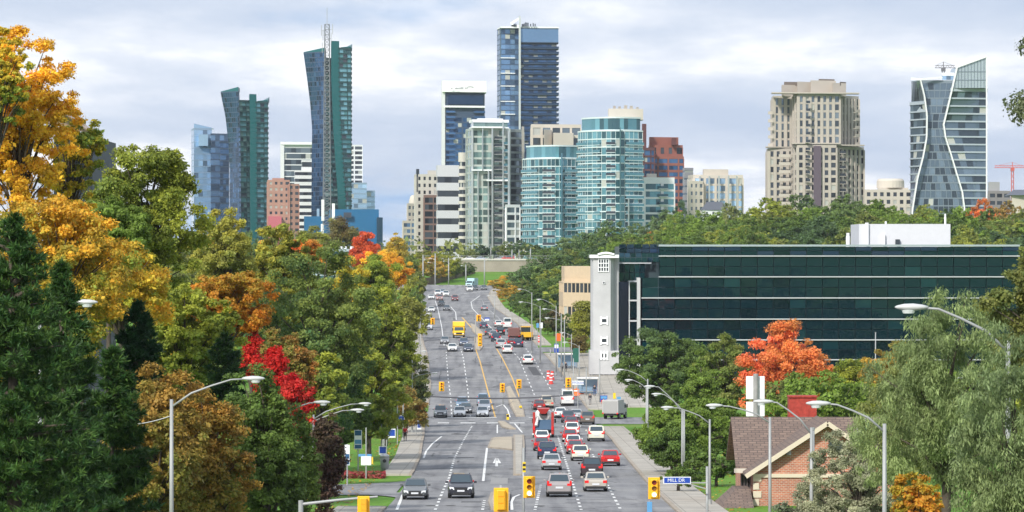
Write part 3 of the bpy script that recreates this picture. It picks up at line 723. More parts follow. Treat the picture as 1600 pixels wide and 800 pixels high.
def balconies(root, a, b, z0, z1, fh, depth=1.5, slab=.22, rail=G_AQUA[0], sm=WHT, railh=1.0, nm='balcony', n=None, inset=0):
    """a stack of balconies along the edge a->b (outward to the right of a->b)"""
    a = Vector(a[:2]); b = Vector(b[:2]); dv = (b-a).normalized(); nv = Vector((dv.y, -dv.x)); nfl = n or round((z1-z0)/fh); fh = (z1-z0)/nfl
    q0 = a+nv*depth; q1 = b+nv*depth; me = None
    for k in range(nfl):
        z = z0+k*fh
        if me is None:
            m = MB(); m.prism([(p.x, p.y) for p in (a+nv*.02, q0, q1, b+nv*.02)][::1], 0, slab)
            m2 = [(q0-nv*.08), q0, q1, (q1-nv*.08)]
            n0 = len(m.f); m.prism([(p.x, p.y) for p in m2], slab, slab+railh); 
            for i in range(n0, len(m.f)): m.m[i] = 1
            o = m.build(nm, [sm, rail], root); me = o.data; o.location.z = z
        else:
            o = bpy.data.objects.new(nm, me); COL.objects.link(o); o.parent = root; o.location.z = z
def panel(root, nm, fp, z0, z1, m):
    b = MB(); b.prism([(p.x, p.y) for p in fp], z0, z1); return b.build(nm, m, root)
def bld(name, label, cat='tower', group=None): return empty(name, (0,0,0), 0, label, cat, group)

# -- left skyline
r0 = bld('glass_tower', 'pale blue glass tower with slanted parapet left of the short curved green tower')
D = 2500; block(r0, c3(299,303,331,D,25,6), PLATEAU, Z(200,D), 4, 3, G_SKY, mat('sky_frame',(.30,.40,.52),.4,metal=.3), sp=.5, sd=.05, wts=(.8,.1,.1,0))
b = MB(); A, B_ = P(303,200.5,D), P(331,200.5,D+6)
b.loft([[(A[0],A[1],A[2]), (B_[0],B_[1],B_[2]), (B_[0],B_[1],Z(199,D)), (A[0],A[1],Z(193,D))], [(A[0],A[1]+20,A[2]), (B_[0],B_[1]+20,B_[2]), (B_[0],B_[1]+20,Z(199,D)), (A[0],A[1]+20,Z(193,D))]])
b.build('crown_screen', G_SKY[0], r0)
panel(r0, 'corner_panel', c3(310,310.2,325,D-1.2,3,1), Z(228,D), Z(210,D), G_SKY[2])
block(r0, c3(329,329.5,357,D-8,30,6), PLATEAU, Z(209,D), 4, 3.2, G_BLUE, NAVYF, sp=.7, sd=.1, wts=(.6,.3,.1,0))
block(r0, c3(343,344,358,D-20,30,6), PLATEAU, Z(222,D), 4, 2.4, G_NAVY, NAVYF, sp=.9, sd=.1, wts=(.5,.3,.2,0))

def curved(label, D, zt, prof_l, prof_r, tops, px, finprof, base):
    """a tower whose left slab leans out as it rises"""
    rt = bld('curved_tower', label)
    def itp(tab, z):
        py = 400-(z-HC)/(D*K); return np.interp(py, [t[0] for t in tab], [t[1] for t in tab])
    zb = PLATEAU
    block(rt, lambda z: c3(itp(prof_l,z), itp(prof_r,z), itp(prof_r,z)+1.2, D, 16, 4), zb, Z(tops[0],D), 3.1, 2.6, G_NAVY, NAVYF, sp=.5, sd=.08, pw=.22, pe=1, pd=.12, wts=(.62,.3,.08,0), hpar=.8)
    block(rt, lambda z: [Vector((X(itp(prof_r,z), D+1), D+1)), Vector((X(itp(finprof,z)[()] if False else float(itp(finprof,z)), D+6), D+6)), Vector((X(float(itp(finprof,z)), D+22), D+22)), Vector((X(itp(prof_r,z), D+20), D+20))], zb, Z(tops[1],D), 3.1, 2.8, [G_AQUA[2],G_TEAL[1],G_GRN[2],G_DK[0]], mat('dark_green_slab',(.015,.06,.06),.6), sp=.9, sd=.7, pw=.3, pe=2, pd=.3, wts=(.44,.22,.24,.10))
    fw = px[0]
    fin = MB(); rings = []
    for k in range(25):
        z = zb+(Z(tops[2],D)-zb)*k/24; q = float(itp(finprof, z))
        f = c3(q, q+.6, q+fw, D-1.5, 20, 3); rings.append([(p.x, p.y, z) for p in f])
    fin.loft(rings); fin.build('fin', TEALF, rt)
    zt_ = Z(tops[3],D); xr0 = px[1]
    fpR = lambda z: [Vector((X(float(itp(finprof,z))+fw, D+2), D+2)), Vector((X(xr0, D+6), D+6)), Vector((X(xr0, D+24), D+24)), Vector((X(float(itp(finprof,z))+fw, D+22), D+22))]
    block(rt, fpR, zb, zt_, 3.1, 2.8, [G_TEAL[0],G_TEAL[1],G_AQUA[2],G_DK[0]], mat('dark_green_slab',(.015,.06,.06),.6), sp=.9, sd=.7, pw=.3, pe=2, pd=.3, wts=(.24,.22,.44,.10))
    # slanting roof caps
    c = MB(); xa, xb = float(itp(prof_l, Z(tops[0],D))), float(itp(prof_r, Z(tops[0],D)))
    z0 = Z(tops[0],D); c.loft([[(X(xa,D+16),D+16,z0),(X(xb,D),D,z0),(X(xb,D),D,z0+2.5),(X(xa,D+16),D+16,z0+.3)],[(X(xa,D+16)+1,D+26,z0),(X(xb,D)-.5,D+22,z0),(X(xb,D)-.5,D+22,z0+2.5),(X(xa,D+16)+1,D+26,z0+.3)]])
    c.build('roof_cap', TEALF, rt)
    c = MB(); c.loft([[(X(px[1]-16,D+2),D+2,zt_),(X(px[1],D+6),D+6,zt_),(X(px[1],D+6),D+6,zt_+1),(X(px[1]-16,D+2),D+2,zt_-.0+.2)],[(X(px[1]-16,D+2),D+22,zt_),(X(px[1],D+6),D+24,zt_),(X(px[1],D+6),D+24,zt_+3.5),(X(px[1]-16,D+2),D+22,zt_+.2)]])
    c.build('roof_cap', TEALF, rt)
    return rt
curved('shorter of the two curved dark teal towers, right of the pale blue glass tower', 2350, 0, [(139,344.5),(146,345.5),(180,352.5),(220,357),(260,359),(400,359)], [(139,372),(200,375),(260,376),(400,376.5)],
       (142,156,147,158), (11.5, 418), [(139,389),(200,390),(300,390),(400,391)], None)
curved('tallest curved dark teal tower standing behind the lattice mast', 2450, 0, [(78,474),(84,475),(120,480),(160,485),(200,488),(300,487),(400,486.5)], [(78,508),(110,508),(160,509),(220,508),(300,507),(400,507)],
       (80,90,64,74), (13, 548.5), [(64,517),(120,517),(200,520),(260,524),(300,527),(400,530)], None)
rp = bld('podium_building', 'bright teal windowless podium at the foot of the tallest curved tower', 'building')
panel(rp, 'wall', c3(475,475.5,519,2380,20,2), PLATEAU, Z(338,2380), TEALB)
panel(rp, 'wing', c3(514,515,592,2300,20,4), PLATEAU, Z(327,2300), TEALB); panel(rp, 'annex', c3(588,589,598,2290,20,6), PLATEAU, Z(339.5,2290), mat('deep_teal_panel',(.003,.08,.18),.5))
panel(rp, 'doorway_panel', c3(505,505.2,514,2298,2,.5), Z(352,2300), Z(338,2300), G_NAVY[0]); panel(rp, 'louvre', c3(537,537.2,549,2298,1,.3), Z(340,2300), Z(332,2300), DKF)
panel(rp, 'signboard', c3(495,495.2,499,2370,1,.3), Z(338,2370), Z(326,2370), G_SKY[2])
# lattice mast
rm = empty('lattice_mast', (X(511,1500), 1500, gz(X(511,1500),1500)), 0, 'tall steel lattice mast with antenna rods before the tallest curved tower', 'mast')
zt = Z(38,1500)-rm.location.z; m = MB(); seg = 46
def hw(z): return 1.65-.8*z/zt
for k in range(seg):
    z0, z1 = zt*k/seg, zt*(k+1)/seg; a, c_ = hw(z0), hw(z1)
    cs0 = [(-a,-a,z0),(a,-a,z0),(a,a,z0),(-a,a,z0)]; cs1 = [(-c_,-c_,z1),(c_,-c_,z1),(c_,c_,z1),(-c_,c_,z1)]
    for i in range(4):
        m.bar(cs0[i], cs1[i], .26); m.bar(cs0[i], cs1[(i+1)%4], .15); m.bar(cs1[i], cs1[(i+1)%4], .16)
m.build('lattice', mat('mast_steel',(.25,.26,.28),.5,metal=.4), rm)
m = MB(); m.bar((0,0,zt), (0,0,Z(12,1500)-rm.location.z), .18); m.build('antenna_rod', METAL, rm)
for dx, zz in ((-2.2,48),(2.2,46),(-1.6,55),(1.6,60),(-1.9,75)):
    m = MB(); z = Z(zz,1500)-rm.location.z; m.bar((dx,0,z-2), (dx,0,z+2.2), .22); m.bar((dx,0,z),(0,0,z),.12); m.build('antenna_rod', METAL, rm)
for dx, za, zb2 in ((-1.6,345,312),(-1.8,395,350),(2.6,372,318)):
    m = MB(); m.box(dx-.55,-1.6,Z(za,1500)-rm.location.z, dx+.55,-1.0,Z(zb2,1500)-rm.location.z); m.build('antenna_panel', WHT, rm)
rb = bld('glass_tower', 'white framed glass block between pink brick block and tallest curved tower', 'building'); D = 2650
block(rb, c3(438,440,500,D,20,6), PLATEAU, Z(222,D), 4, 3.5, G_GREY, WHT, sp=.6, sd=.05, wts=(.4,.2,.3,.1), hpar=4)
panel(rb, 'frame_column', c3(438,438.2,444,D-2,2,1), PLATEAU, Z(222,D)-.1, WHT); panel(rb,'roof_beam', c3(438,438.3,500,D-2.2,2,6), Z(226,D), Z(222,D)+.1, WHT)
rb = bld('office_block', 'white block with dark window stripes left of the tallest curved tower', 'building'); D = 2500
block(rb, c3(460,461,500,D,16,5), PLATEAU, Z(266,D), 4.4, 3, G_DK, WHT, sp=2.3, sd=.1, wts=(.6,.3,.1,0)); block(rb, c3(471,472,500,D+3,14,5), Z(266,D), Z(250,D), 4.4, 3, G_DK, WHT, sp=2.3, sd=.1)
rb = bld('apartment_block', 'pink brick mid rise with punched windows between the two curved towers', 'building'); D = 2250
block(rb, c3(418,419,452,D,14,4), PLATEAU, Z(281,D), 3.6, 3.4, G_DK, BRICKP, sp=1.9, sd=.25, pw=1.7, pe=1, pd=.3, wts=(.5,.2,.1,.2)); block(rb, c3(450,451,467,D+4,14,4), PLATEAU, Z(287,D), 3.6, 3.2, G_DK, BRICKP, sp=1.9, sd=.25, pw=1.6, pd=.3)
panel(rb,'lobby_panel', c3(419,420,440,D-4,4,2), PLATEAU, Z(338,D), mat('rose_panel',(.50,.13,.16),.7)); panel(rb,'roof_room', c3(425,426,444,D+3,6,3), Z(281,D)-.1, Z(278,D), BRICKP)
rb = bld('condo_tower', 'white and grey tower stepping down behind the right side of the tallest curved tower'); D = 2700
block(rb, c3(540,541,566,D,14,5), PLATEAU, Z(226,D), 3.4, 3, G_DK, WHT, sp=1.3, sd=.2, pw=.9, pe=2, pd=.3); block(rb, c3(545,546,573,D-20,14,5), PLATEAU, Z(286,D), 3.6, 3, G_SKY, mat('sky_frame',(.3,.4,.52)), sp=.8, sd=.1); block(rb, c3(560,561,586,D-10,14,5), PLATEAU, Z(298,D), 3.6, 3, G_SKY, mat('sky_frame',(.3,.4,.52)), sp=.8, sd=.1)
# -- central cluster
rb = bld('apartment_block', 'slim cream apartment block with rounded top at the left of the central cluster', 'building'); D = 1800
def circ(cx, cy, r, n=20, a0=0, a1=360, ry=None):
    ry = ry or r; return [Vector((cx+r*math.cos(R_(a0+(a1-a0)*i/n)), cy+ry*math.sin(R_(a0+(a1-a0)*i/n)))) for i in range(n if a1-a0 >= 360 else n+1)]
block(rb, circ(X(645,D),D+9,X(653,D)-X(645,D)), PLATEAU, Z(330,D), 3.1, 2.4, G_GREY, CREAM, sp=1.4, sd=.1)
b = MB(); cx = X(645,D); rr_ = X(653,D)-cx
b.loft([[(cx+rr_*k*math.cos(t*math.pi/10), D+9+rr_*k*math.sin(t*math.pi/10), Z(330,D)+h) for t in range(20)] for k, h in ((1,0),(.97,2.5),(.85,5),(.62,7),(.3,7.8))]); b.build('dome', CREAM, rb, smooth=True)
block(rb, c3(629,630,648,D-12,10,3), PLATEAU, Z(345,D), 3.1, 2.2, G_BLUE, CREAM, sp=1.1, sd=.15, pw=.5, pe=2, pd=.2); block(rb, c3(636,637,649,D-6,8,3), PLATEAU, Z(318,D), 3.1, 2.4, G_GREY, CREAM, sp=1.6, sd=.15, pw=.8, pd=.2)
rb = bld('apartment_tower', 'beige tower with dark corner mast and brown middle bay left of the banded white office'); D = 1760
block(rb, c3(648,651,692,D,12,4), PLATEAU, Z(272,D), 3.3, 2.7, G_DK, BEIGE, sp=1.6, sd=.2, pw=1.4, pe=1, pd=.3, wts=(.6,.3,0,.1)); block(rb, c3(662,663,691,D-7,6,3), PLATEAU, Z(305,D), 3.3, 2.2, G_DK, mat('brown_panel',(.20,.12,.10),.7), sp=.8, sd=.1, pw=.4, pe=2, pd=.2, wts=(.5,.35,.15,0))
panel(rb,'roof_room', c3(668,669,690,D+3,6,3), Z(272,D)-.1, Z(266,D), BEIGE); panel(rb,'corner_mast', c3(650,651,655,D-.6,3,1), Z(300,D), Z(264,D), DKF)
rb = bld('office_block', 'white office with dark ribbon windows in the central cluster', 'building'); D = 1650
block(rb, c3(682,684,727,D,14,4), PLATEAU, Z(258,D), 5.6, 3, G_DK, mat('lilac_white',(.60,.60,.64),.7), sp=3.4, sd=.12, wts=(.6,.3,.1,0), hpar=5)
rb = bld('condo_tower', 'dark navy tower with white side and white roof band'); D = 2150
block(rb, c3(691,695,757,D,20,6), PLATEAU, Z(145,D), 3.1, 2.6, G_NAVY, NAVYF, sp=.9, sd=.1, pw=.9, pe=4, pd=.2, wts=(.35,.30,.2,.15), hpar=14)
panel(rb,'side_wall', c3(689.5,690.5,695.5,D-2,22,1), PLATEAU, Z(126.5,D), WHT); panel(rb,'roof_band', c3(690.5,691,760,D-3,22,6), Z(144,D), Z(126,D), WHT); panel(rb,'roof_band', c3(695,695.5,758,D-2.4,4,6), Z(168,D), Z(165,D), WHT)
panel(rb,'crown_screen', c3(700,700.4,755,D-1.4,2,5.4), Z(163,D), Z(149,D), G_NAVY[1])
f = c3(691,695,757,D,20,6); balconies(rb, f[0].lerp(f[1],.02), f[0].lerp(f[1],.25), PLATEAU, Z(168,D), 3.1, 1.6, rail=G_NAVY[2], sm=NAVYF); balconies(rb, f[0].lerp(f[1],.72), f[1], PLATEAU, Z(168,D), 3.1, 1.6, rail=G_NAVY[0], sm=NAVYF)
def strokes(root, pxs, py, D, h, m):       # lettering too far off to read: short dark strokes
    b = MB(); rr = random.Random(4)
    for p in pxs: 
        x = X(p, D); b.box(x-.3, D-3.5, Z(py,D), x+.35, D-3.2, Z(py,D)+h*rr.uniform(.5,1))
    b.build('roof_lettering', m, root)
strokes(rb, [706,712,713.5,715,717,719,721,723,728], 139.5, D, 1.0, mat('grey_lettering',(.3,.31,.34),.5))
b = MB(); b.tube([(X(735+math.cos(t)*5,D), D-3.3, Z(138-math.sin(t)*2.2,D)) for t in np.linspace(.3,3.6,14)], .25, 5); b.build('roof_emblem', mat('grey_lettering',(.3,.31,.34),.5), rb)
rb = bld('condo_tower', 'tallest tower of all, blue glass with one thin white fin down its front'); D = 2250
block(rb, c3(777,782,812,D,18,3), PLATEAU, Z(43,D), 3.05, 3, G_BLUE, NAVYF, sp=.5, sd=.06, pw=.25, pe=2, pd=.1, wts=(.7,.15,.12,.03), hpar=1)
block(rb, c3(811,811.5,869,D-1,18,3), PLATEAU, Z(67,D), 3.05, 2.6, G_NAVY, DKF, sp=1.0, sd=.2, pw=.5, pe=3, pd=.25, wts=(.3,.25,.25,.2), hpar=1)
block(rb, c3(811,811.5,872.5,D-3,18,3), Z(67,D), Z(44,D), 7.2, 3, G_BLUE, NAVYF, sp=.4, sd=.1, wts=(.9,.1,0,0), hpar=.6)
panel(rb,'fin', c3(810.5,810.7,813.7,D-6,4,1), PLATEAU, Z(26,D), WHT); panel(rb,'roof_band', c3(777,782,873,D-3.6,18,3), Z(44.2,D), Z(42,D), WHT)
for py in (91,115,135,159,179): panel(rb, 'white_band', c3(782,782.2,805,D-.6,2,2), Z(py,D), Z(py-1.3,D), WHT)
panel(rb,'white_band', c3(781.2,781.4,783,D-1,2,1), PLATEAU, Z(44,D), mat('sky_frame',(.3,.4,.52)))
b = MB(); b.bar(P(798,37,D-2), P(811,29,D-2), 1.2); b.bar(P(799,41,D-2), P(811,41,D-2), 1.4); b.bar(P(801,37,D-2),P(801,42,D-2),1.4); b.build('roof_fin', WHT, rb)
strokes(rb, [803,804,806,816,817.5,819,821,823,825,829,833,836], 42, D, 2.6, DKF)
f = c3(811,811.5,869,D-1,18,3); balconies(rb, f[0].lerp(f[1],.07), f[1]+Vector((1.4,0)), PLATEAU, Z(68,D), 3.05, 1.5, rail=G_NAVY[1], sm=NAVYF, slab=.3); balconies(rb, f[1], f[2], PLATEAU, Z(68,D), 3.05, 1.6, rail=G_NAVY[1], sm=NAVYF, slab=.5)
rb = bld('stair_tower', 'slim beige column of curved balconies beside the light green and white tower', 'building'); D = 1620
block(rb, circ(X(722.5,D),D+4,X(729,D)-X(722.5,D)-.3,14), PLATEAU, Z(238,D), 3, 2.4, G_DK, BEIGE, sp=1.2, sd=.3, hpar=4)
rb = bld('condo_tower', 'light green glass tower with bold white frames in the middle of the cluster'); D = 1550
block(rb, c3(728,737,797,D,16,5), PLATEAU, Z(200,D), 3.0, 2.5, G_GRN, mat('pale_green_frame',(.42,.46,.43),.6), sp=.8, sd=.1, pw=.3, pe=2, pd=.15, wts=(.45,.25,.15,.15), hpar=1)
block(rb, c3(735,740,793,D+4,10,5), Z(200,D), Z(186,D), 3.3, 2.5, G_GRN, WHT, sp=.6, sd=.5, wts=(.5,.2,.2,.1))
for a_, b_, t_, bt in ((736.5,739.5,190,400),(753,755,201,267),(768,770.5,201,400),(785,787,190,400),(793.5,796.5,204,400),(762,764,266,400),(746,748,268,400),(728.5,730,200,400)):
    panel(rb,'white_pier', c3(a_,a_+.2,b_,D-1.5 if a_>731 else D+12,3,1), PLATEAU if bt == 400 else Z(bt,D), Z(t_,D), WHT)
for a_, b_, py in ((737,771,267),(737,790,200),(760,797,283)): panel(rb,'white_band', c3(a_,a_+.2,b_,D-1.9,3,3), Z(py,D), Z(py-2.4,D), WHT)
balconies(rb, (X(771,D),D+2), (X(784.5,D),D+3), PLATEAU, Z(206,D), 3.0, 1.7, rail=G_DK[0], sm=GREYC); balconies(rb, (X(787.5,D),D+3), (X(793,D),D+3), PLATEAU, Z(215,D), 3.0, 1.2, rail=G_AQUA[0], sm=WHT)
panel(rb,'roof_room', c3(745,746,786,D+6,8,4), Z(186,D)-.1, Z(184,D), WHT)
block(rb, c3(796,797,818,D+14,14,5), PLATEAU, Z(200,D), 3.0, 2.2, G_GREY, mat('slate_frame',(.26,.30,.30),.6), sp=.9, sd=.15, pw=.3, pe=3, pd=.4, wts=(.3,.4,.15,.15))
panel(rb,'white_pier', c3(815,815.3,819,D+12,3,1), PLATEAU, Z(196,D), CREAM); block(rb, c3(790,791,812,D-10,10,4), PLATEAU, Z(320,D), 3.0, 2.4, G_GREY, WHT, sp=1.0, sd=.15, pw=.5, pe=2)
rb = bld('penthouse_block', 'cream stepped rooftop block rising behind the smaller aqua tower', 'building'); D = 1620
block(rb, c3(830,831,907,D,14,5), PLATEAU, Z(194,D), 4.2, 4, G_GREY, CREAM, sp=1.3, sd=.25, pw=.9, pe=1, pd=.4, wts=(.4,.3,.2,.1), hpar=1.5)
panel(rb,'roof_room', c3(864,865,896,D-5,5,4), PLATEAU+40, Z(208,D), CREAM); panel(rb,'roof_room', c3(850,850.5,862,D-5,5,4), PLATEAU+40, Z(203,D), CREAM)
def arc(pxa, pxb, D, bulge, back, n=14, skew=0):
    xa, xb = X(pxa,D), X(pxb,D); out = []
    for i in range(n+1):
        t = i/n; out.append(Vector((xa+(xb-xa)*t, D - bulge*math.sin(math.pi*min(1,t*1.0))*1.0 + skew*t + (8*(1-t)**4))))
    return out+[Vector((xb, D+back)), Vector((xa+3, D+back))]
def aqua(label, pa, pb, D, top, seed, slot):
    rt = bld('condo_tower', label); zt = Z(top,D)
    block(rt, arc(pa,pb,D,7,26), PLATEAU, zt-5.2, 3.0, 2.3, G_AQUA, mat('white_slab',(.60,.68,.69),.6), sp=.42, sd=.2, pw=.14, pe=1, pd=.1, wts=(.40,.36,.20,.04), hpar=.5)
    block(rt, offs(arc(pa+2,pb,D+1,7,24), -.9), zt-5.2, zt, 4.6, 2.6, G_AQUA, mat('white_slab',(.60,.68,.69),.6), sp=.3, sd=.2, wts=(.6,.2,.2,0), hpar=.6)
    for (a_, b_, dp) in slot:
        A_ = arc(pa,pb,D,7,26)[:-2]
        f0 = A_[int(a_*14)]; f1 = A_[int(b_*14)]
        balconies(rt, f0, f1, PLATEAU, zt-8, 3.0, dp*.62, slab=.2, rail=G_DK[0] if dp < 1.3 else G_AQUA[0], sm=mat('white_slab',(.60,.68,.69)))
    return rt
rt = aqua('smaller curved aqua glass tower, left of its taller twin', 817, 905, 1520, 227, 1, [(.36,.58,1.2),(.02,.3,1.5),(.72,1,1.5)])
panel(rt,'white_pier', c3(876.5,876.7,879,1511,3,1), PLATEAU, Z(240,1520), G_AQUA[2])
rt = aqua('taller curved aqua glass tower with a beige roof room', 904, 1004, 1460, 183, 2, [(.44,.62,1.2),(.0,.4,1.5),(.72,1,1.5)])
panel(rt,'white_pier', c3(968,968.2,970,1450,3,1), PLATEAU, Z(200,1460), G_AQUA[2]); panel(rt,'white_pier', c3(981,981.2,983,1452,3,1), PLATEAU, Z(310,1460), WHT)
rr = panel(rt,'roof_room', c3(950,951,1005,1470,12,4), Z(183,1460)-.5, Z(168,1460), CREAM)
for a_, b_, t_ in ((958,962,163),(966,970,164),(975,980,162),(984,989,163),(994,998,165)): panel(rt,'roof_vent', c3(a_,a_+.3,b_,1474,5,1), Z(168.2,1460), Z(t_,1460), CREAM)
rb = bld('apartment_tower', 'brown red brick tower with stepped shoulders right of the aqua towers'); D = 1750
block(rb, c3(1008,1012,1068,D,14,5), PLATEAU, Z(244,D), 3.2, 2.6, G_NAVY, BRICKR, sp=1.2, sd=.15, pw=.7, pe=2, pd=.3, wts=(.5,.3,.1,.1)); block(rb, c3(1014,1016,1066,D+3,10,5), Z(244,D), Z(226,D), 4.6, 4.5, G_DK, BRICKR, sp=1.2, sd=.2, pw=2.2, pd=.3)
panel(rb,'roof_room', c3(1014,1015,1060,D+5,8,5), Z(226,D)-.1, Z(213.5,D), BRICKR); panel(rb,'roof_room', c3(1049,1049.3,1057,D+3,3,1), Z(226,D)-.05, Z(215,D), mat('maroon_panel',(.13,.05,.05),.6))
block(rb, c3(1003,1006,1022,D-12,12,3), PLATEAU, Z(232,D), 3.2, 2.2, G_NAVY, mat('maroon_panel',(.13,.05,.05),.6), sp=.9, sd=.3, pw=.4, pe=2); panel(rb,'roof_room', c3(1003,1003.5,1010,D-5,5,1), Z(232,D)-.05, Z(194,D), mat('maroon_panel',(.13,.05,.05)))
rb = bld('apartment_block', 'white framed green glass block at the right foot of the taller aqua tower', 'building'); D = 1480
block(rb, c3(1000,1006,1053,D,12,4), PLATEAU, Z(277,D), 3.1, 2.6, G_AQUA, WHT, sp=.8, sd=.2, pw=1.2, pe=3, pd=.4, wts=(.3,.45,.2,.05), hpar=2.5); panel(rb,'roof_room', c3(1010,1011,1026,D+3,6,2), Z(277,D)-.1, Z(271,D), CREAM)
balconies(rb, (X(1029,D),D+2), (X(1043,D),D+3), PLATEAU, Z(283,D), 3.1, 1.3, rail=G_AQUA[1], sm=WHT)
rb = bld('apartment_block', 'plain grey slab block between brown tower and cream apartment block', 'building'); D = 1620
block(rb, c3(1067,1070,1083,D,10,3), PLATEAU, Z(262,D), 3.2, 6, G_GREY, mat('mauve_panel',(.33,.32,.36),.7), sp=2.4, sd=.1)
rb = bld('apartment_block', 'cream apartment block with tall white framed glass bays left of the open sky', 'building'); D = 1520
block(rb, c3(1076,1084,1160,D,12,5), PLATEAU, Z(273,D), 3.1, 2.4, G_SKY, CREAM, sp=.8, sd=.2, pw=.9, pe=2, pd=.5, wts=(.45,.3,.15,.1), hpar=1.4); panel(rb,'roof_room', c3(1098,1100,1138,D+3,8,4), Z(273,D)-.1, Z(264,D), CREAM); block(rb, c3(1076,1077,1098,D-6,10,3), PLATEAU, Z(283,D), 3.1, 2.4, G_GREY, CREAM, sp=1.6, sd=.2, pw=1.1)
for a_ in (1092,1107,1122,1137,1150): panel(rb,'white_pier', c3(a_,a_+.2,a_+2.6,D-1.4,2,1), PLATEAU, Z(275,D), WHT)
rb = bld('house_row', 'slate roofed white houses in front of the cream apartment block', 'house'); D = 1440
b = MB(); b.prism([tuple(p) for p in c3(1096,1098,1136,D,8,4)], PLATEAU, Z(328,D)); b.build('wall', WHT, rb)
b = MB(); f = c3(1094,1096,1138,D-.5,9,4); z0 = Z(328,D); z1 = Z(315,D); g_ = [f[0].lerp(f[2],.25), f[1].lerp(f[3],.25)]
b.loft([[(p.x,p.y,z0) for p in f], [(q.x,q.y,z1) for q in (f[0].lerp(f[2],.22), f[1].lerp(f[3],.22), f[1].lerp(f[3],.3), f[0].lerp(f[2],.3))]]); b.build('roof', mat('slate_roof',(.11,.12,.15),.7), rb)
for a_ in (1103,1113,1123): panel(rb,'window', c3(a_,a_+.1,a_+3,D-.3,.2,.1), Z(336,D), Z(331,D), G_DK[0])
# -- right skyline
rb = bld('apartment_tower', 'wide tan precast tower with stepped crown alone on the right skyline'); D = 1520
kw = dict(pw=1.25, pe=1, pd=.55, wts=(.5,.3,.1,.1))
block(rb, c3(1198,1201,1240,D+6,16,2), PLATEAU, Z(231,D), 3.1, 2.6, G_DK, TAN, sp=.95, sd=.2, **kw); block(rb, c3(1306,1309,1349,D+6,4,12), PLATEAU, Z(228,D), 3.1, 2.6, G_DK, TAN, sp=.95, sd=.2, **kw)
block(rb, c3(1206,1209,1245,D+9,16,2), Z(231,D), Z(148,D), 3.1, 2.6, G_GREY, TAN, sp=.8, sd=.15, pw=1.35, pe=1, pd=.6, wts=(.5,.3,.1,.1)); block(rb, c3(1300,1303,1341,D+9,4,12), Z(228,D), Z(147,D), 3.1, 2.4, G_GREY, TAN, sp=.8, sd=.15, pw=1.3, pd=.6)
block(rb, c3(1238,1246,1306,D,6,3), PLATEAU, Z(226,D), 3.1, 2.5, G_DK, TAN, sp=1.1, sd=.2, pw=1.1, pe=1, pd=.5, wts=(.5,.3,.1,.1)); block(rb, c3(1240,1247,1311,D+2,6,3), Z(226,D), Z(145,D), 3.1, 2.5, G_GREY, TAN, sp=.9, sd=.2, pw=1.2, pd=.6)
for a_, b_, t_ in ((1221,1246,131),(1245,1268,126),(1266,1306,124),(1300,1322,128)): panel(rb,'crown_block', c3(a_,a_+1,b_,D+8,8,4), Z(149,D), Z(t_,D), TAN)
for a_, b_, t_ in ((1225,1262,126),(1279,1304,121.5),(1312,1322,126)): panel(rb,'crown_louvre', c3(a_,a_+.5,b_,D+10,6,3), Z(132,D), Z(t_,D), mat('brown_louvre',(.16,.13,.11),.7))
for a_, b_, py in ((1196,1240,230),(1205,1343,146),(1236,1313,225),(1305,1351,227)): panel(rb,'cornice', c3(a_,a_+1,b_,D-1.2 if a_!=1305 and a_!=1196 else D+4,8,4), Z(py,D), Z(py-1.8,D), TAN)
balconies(rb, (X(1217.5,D),D+4.6), (X(1236,D),D+5), PLATEAU, Z(233,D), 3.1, 1.2, rail=TAN, sm=TAN); balconies(rb, (X(1258,D),D-.2), (X(1264,D),D+.2), PLATEAU, Z(150,D), 3.1, 1.6, rail=G_DK[0], sm=TAN); balconies(rb, (X(1312,D),D+5), (X(1321,D),D+6), PLATEAU, Z(228,D), 3.1, 1.6, rail=G_DK[0], sm=TAN); balconies(rb, (X(1336,D),D+8), (X(1344,D),D+10), Z(226,D), Z(162,D), 3.1, 1.2, rail=TAN, sm=TAN); balconies(rb, (X(1202,D),D+8), (X(1209,D),D+8), Z(228,D), Z(165,D), 3.1, 1.2, rail=TAN, sm=TAN)
panel(rb,'stair_strip', c3(1271,1271.2,1283,D-1,2,1), PLATEAU, Z(228,D), mat('mauve_glass',(.16,.12,.15),.3,metal=.3))
rb = bld('apartment_block', 'low cream block with drum shaped roof room left of the hourglass tower', 'building'); D = 1620
block(rb, c3(1350,1352,1424,D,14,4), PLATEAU, Z(296,D), 3.2, 3, G_DK, CREAM, sp=1.5, sd=.2, pw=1.3, pd=.3, wts=(.5,.3,.1,.1))
block(rb, c3(1372,1373,1418,D+3,10,4), Z(296,D)-.1, Z(293,D), 1.2, 4, G_DK, CREAM, hpar=.2); b = MB(); cx=X(1395,D); rr_=X(1417,D)-cx
b.loft([[(cx+rr_*k*math.cos(t*math.pi/12), D+10+7*k*math.sin(t*math.pi/12), Z(293,D)+h) for t in range(24)] for k, h in ((1,0),(.98,3.0),(.86,3.9))]); b.build('roof_drum', CREAM, rb)
rb = bld('hourglass_tower', 'blue grey tower with two curved white ribs pinching it like an hourglass', 'tower'); D = 1500
ribL = [(122,1437),(150,1444),(180,1448),(215,1447.5),(245,1442),(280,1433),(330,1425)]; ribR = [(105,1495),(140,1487),(170,1480),(195,1474),(215,1477),(240,1485),(270,1494),(300,1503),(345,1509)]
def rp_(tab, z): py = 400-(z-HC)/(D*K); return float(np.interp(py, [t[0] for t in tab], [t[1] for t in tab]))
DKP = mat('blue_grey_frame',(.16,.20,.24),.5)
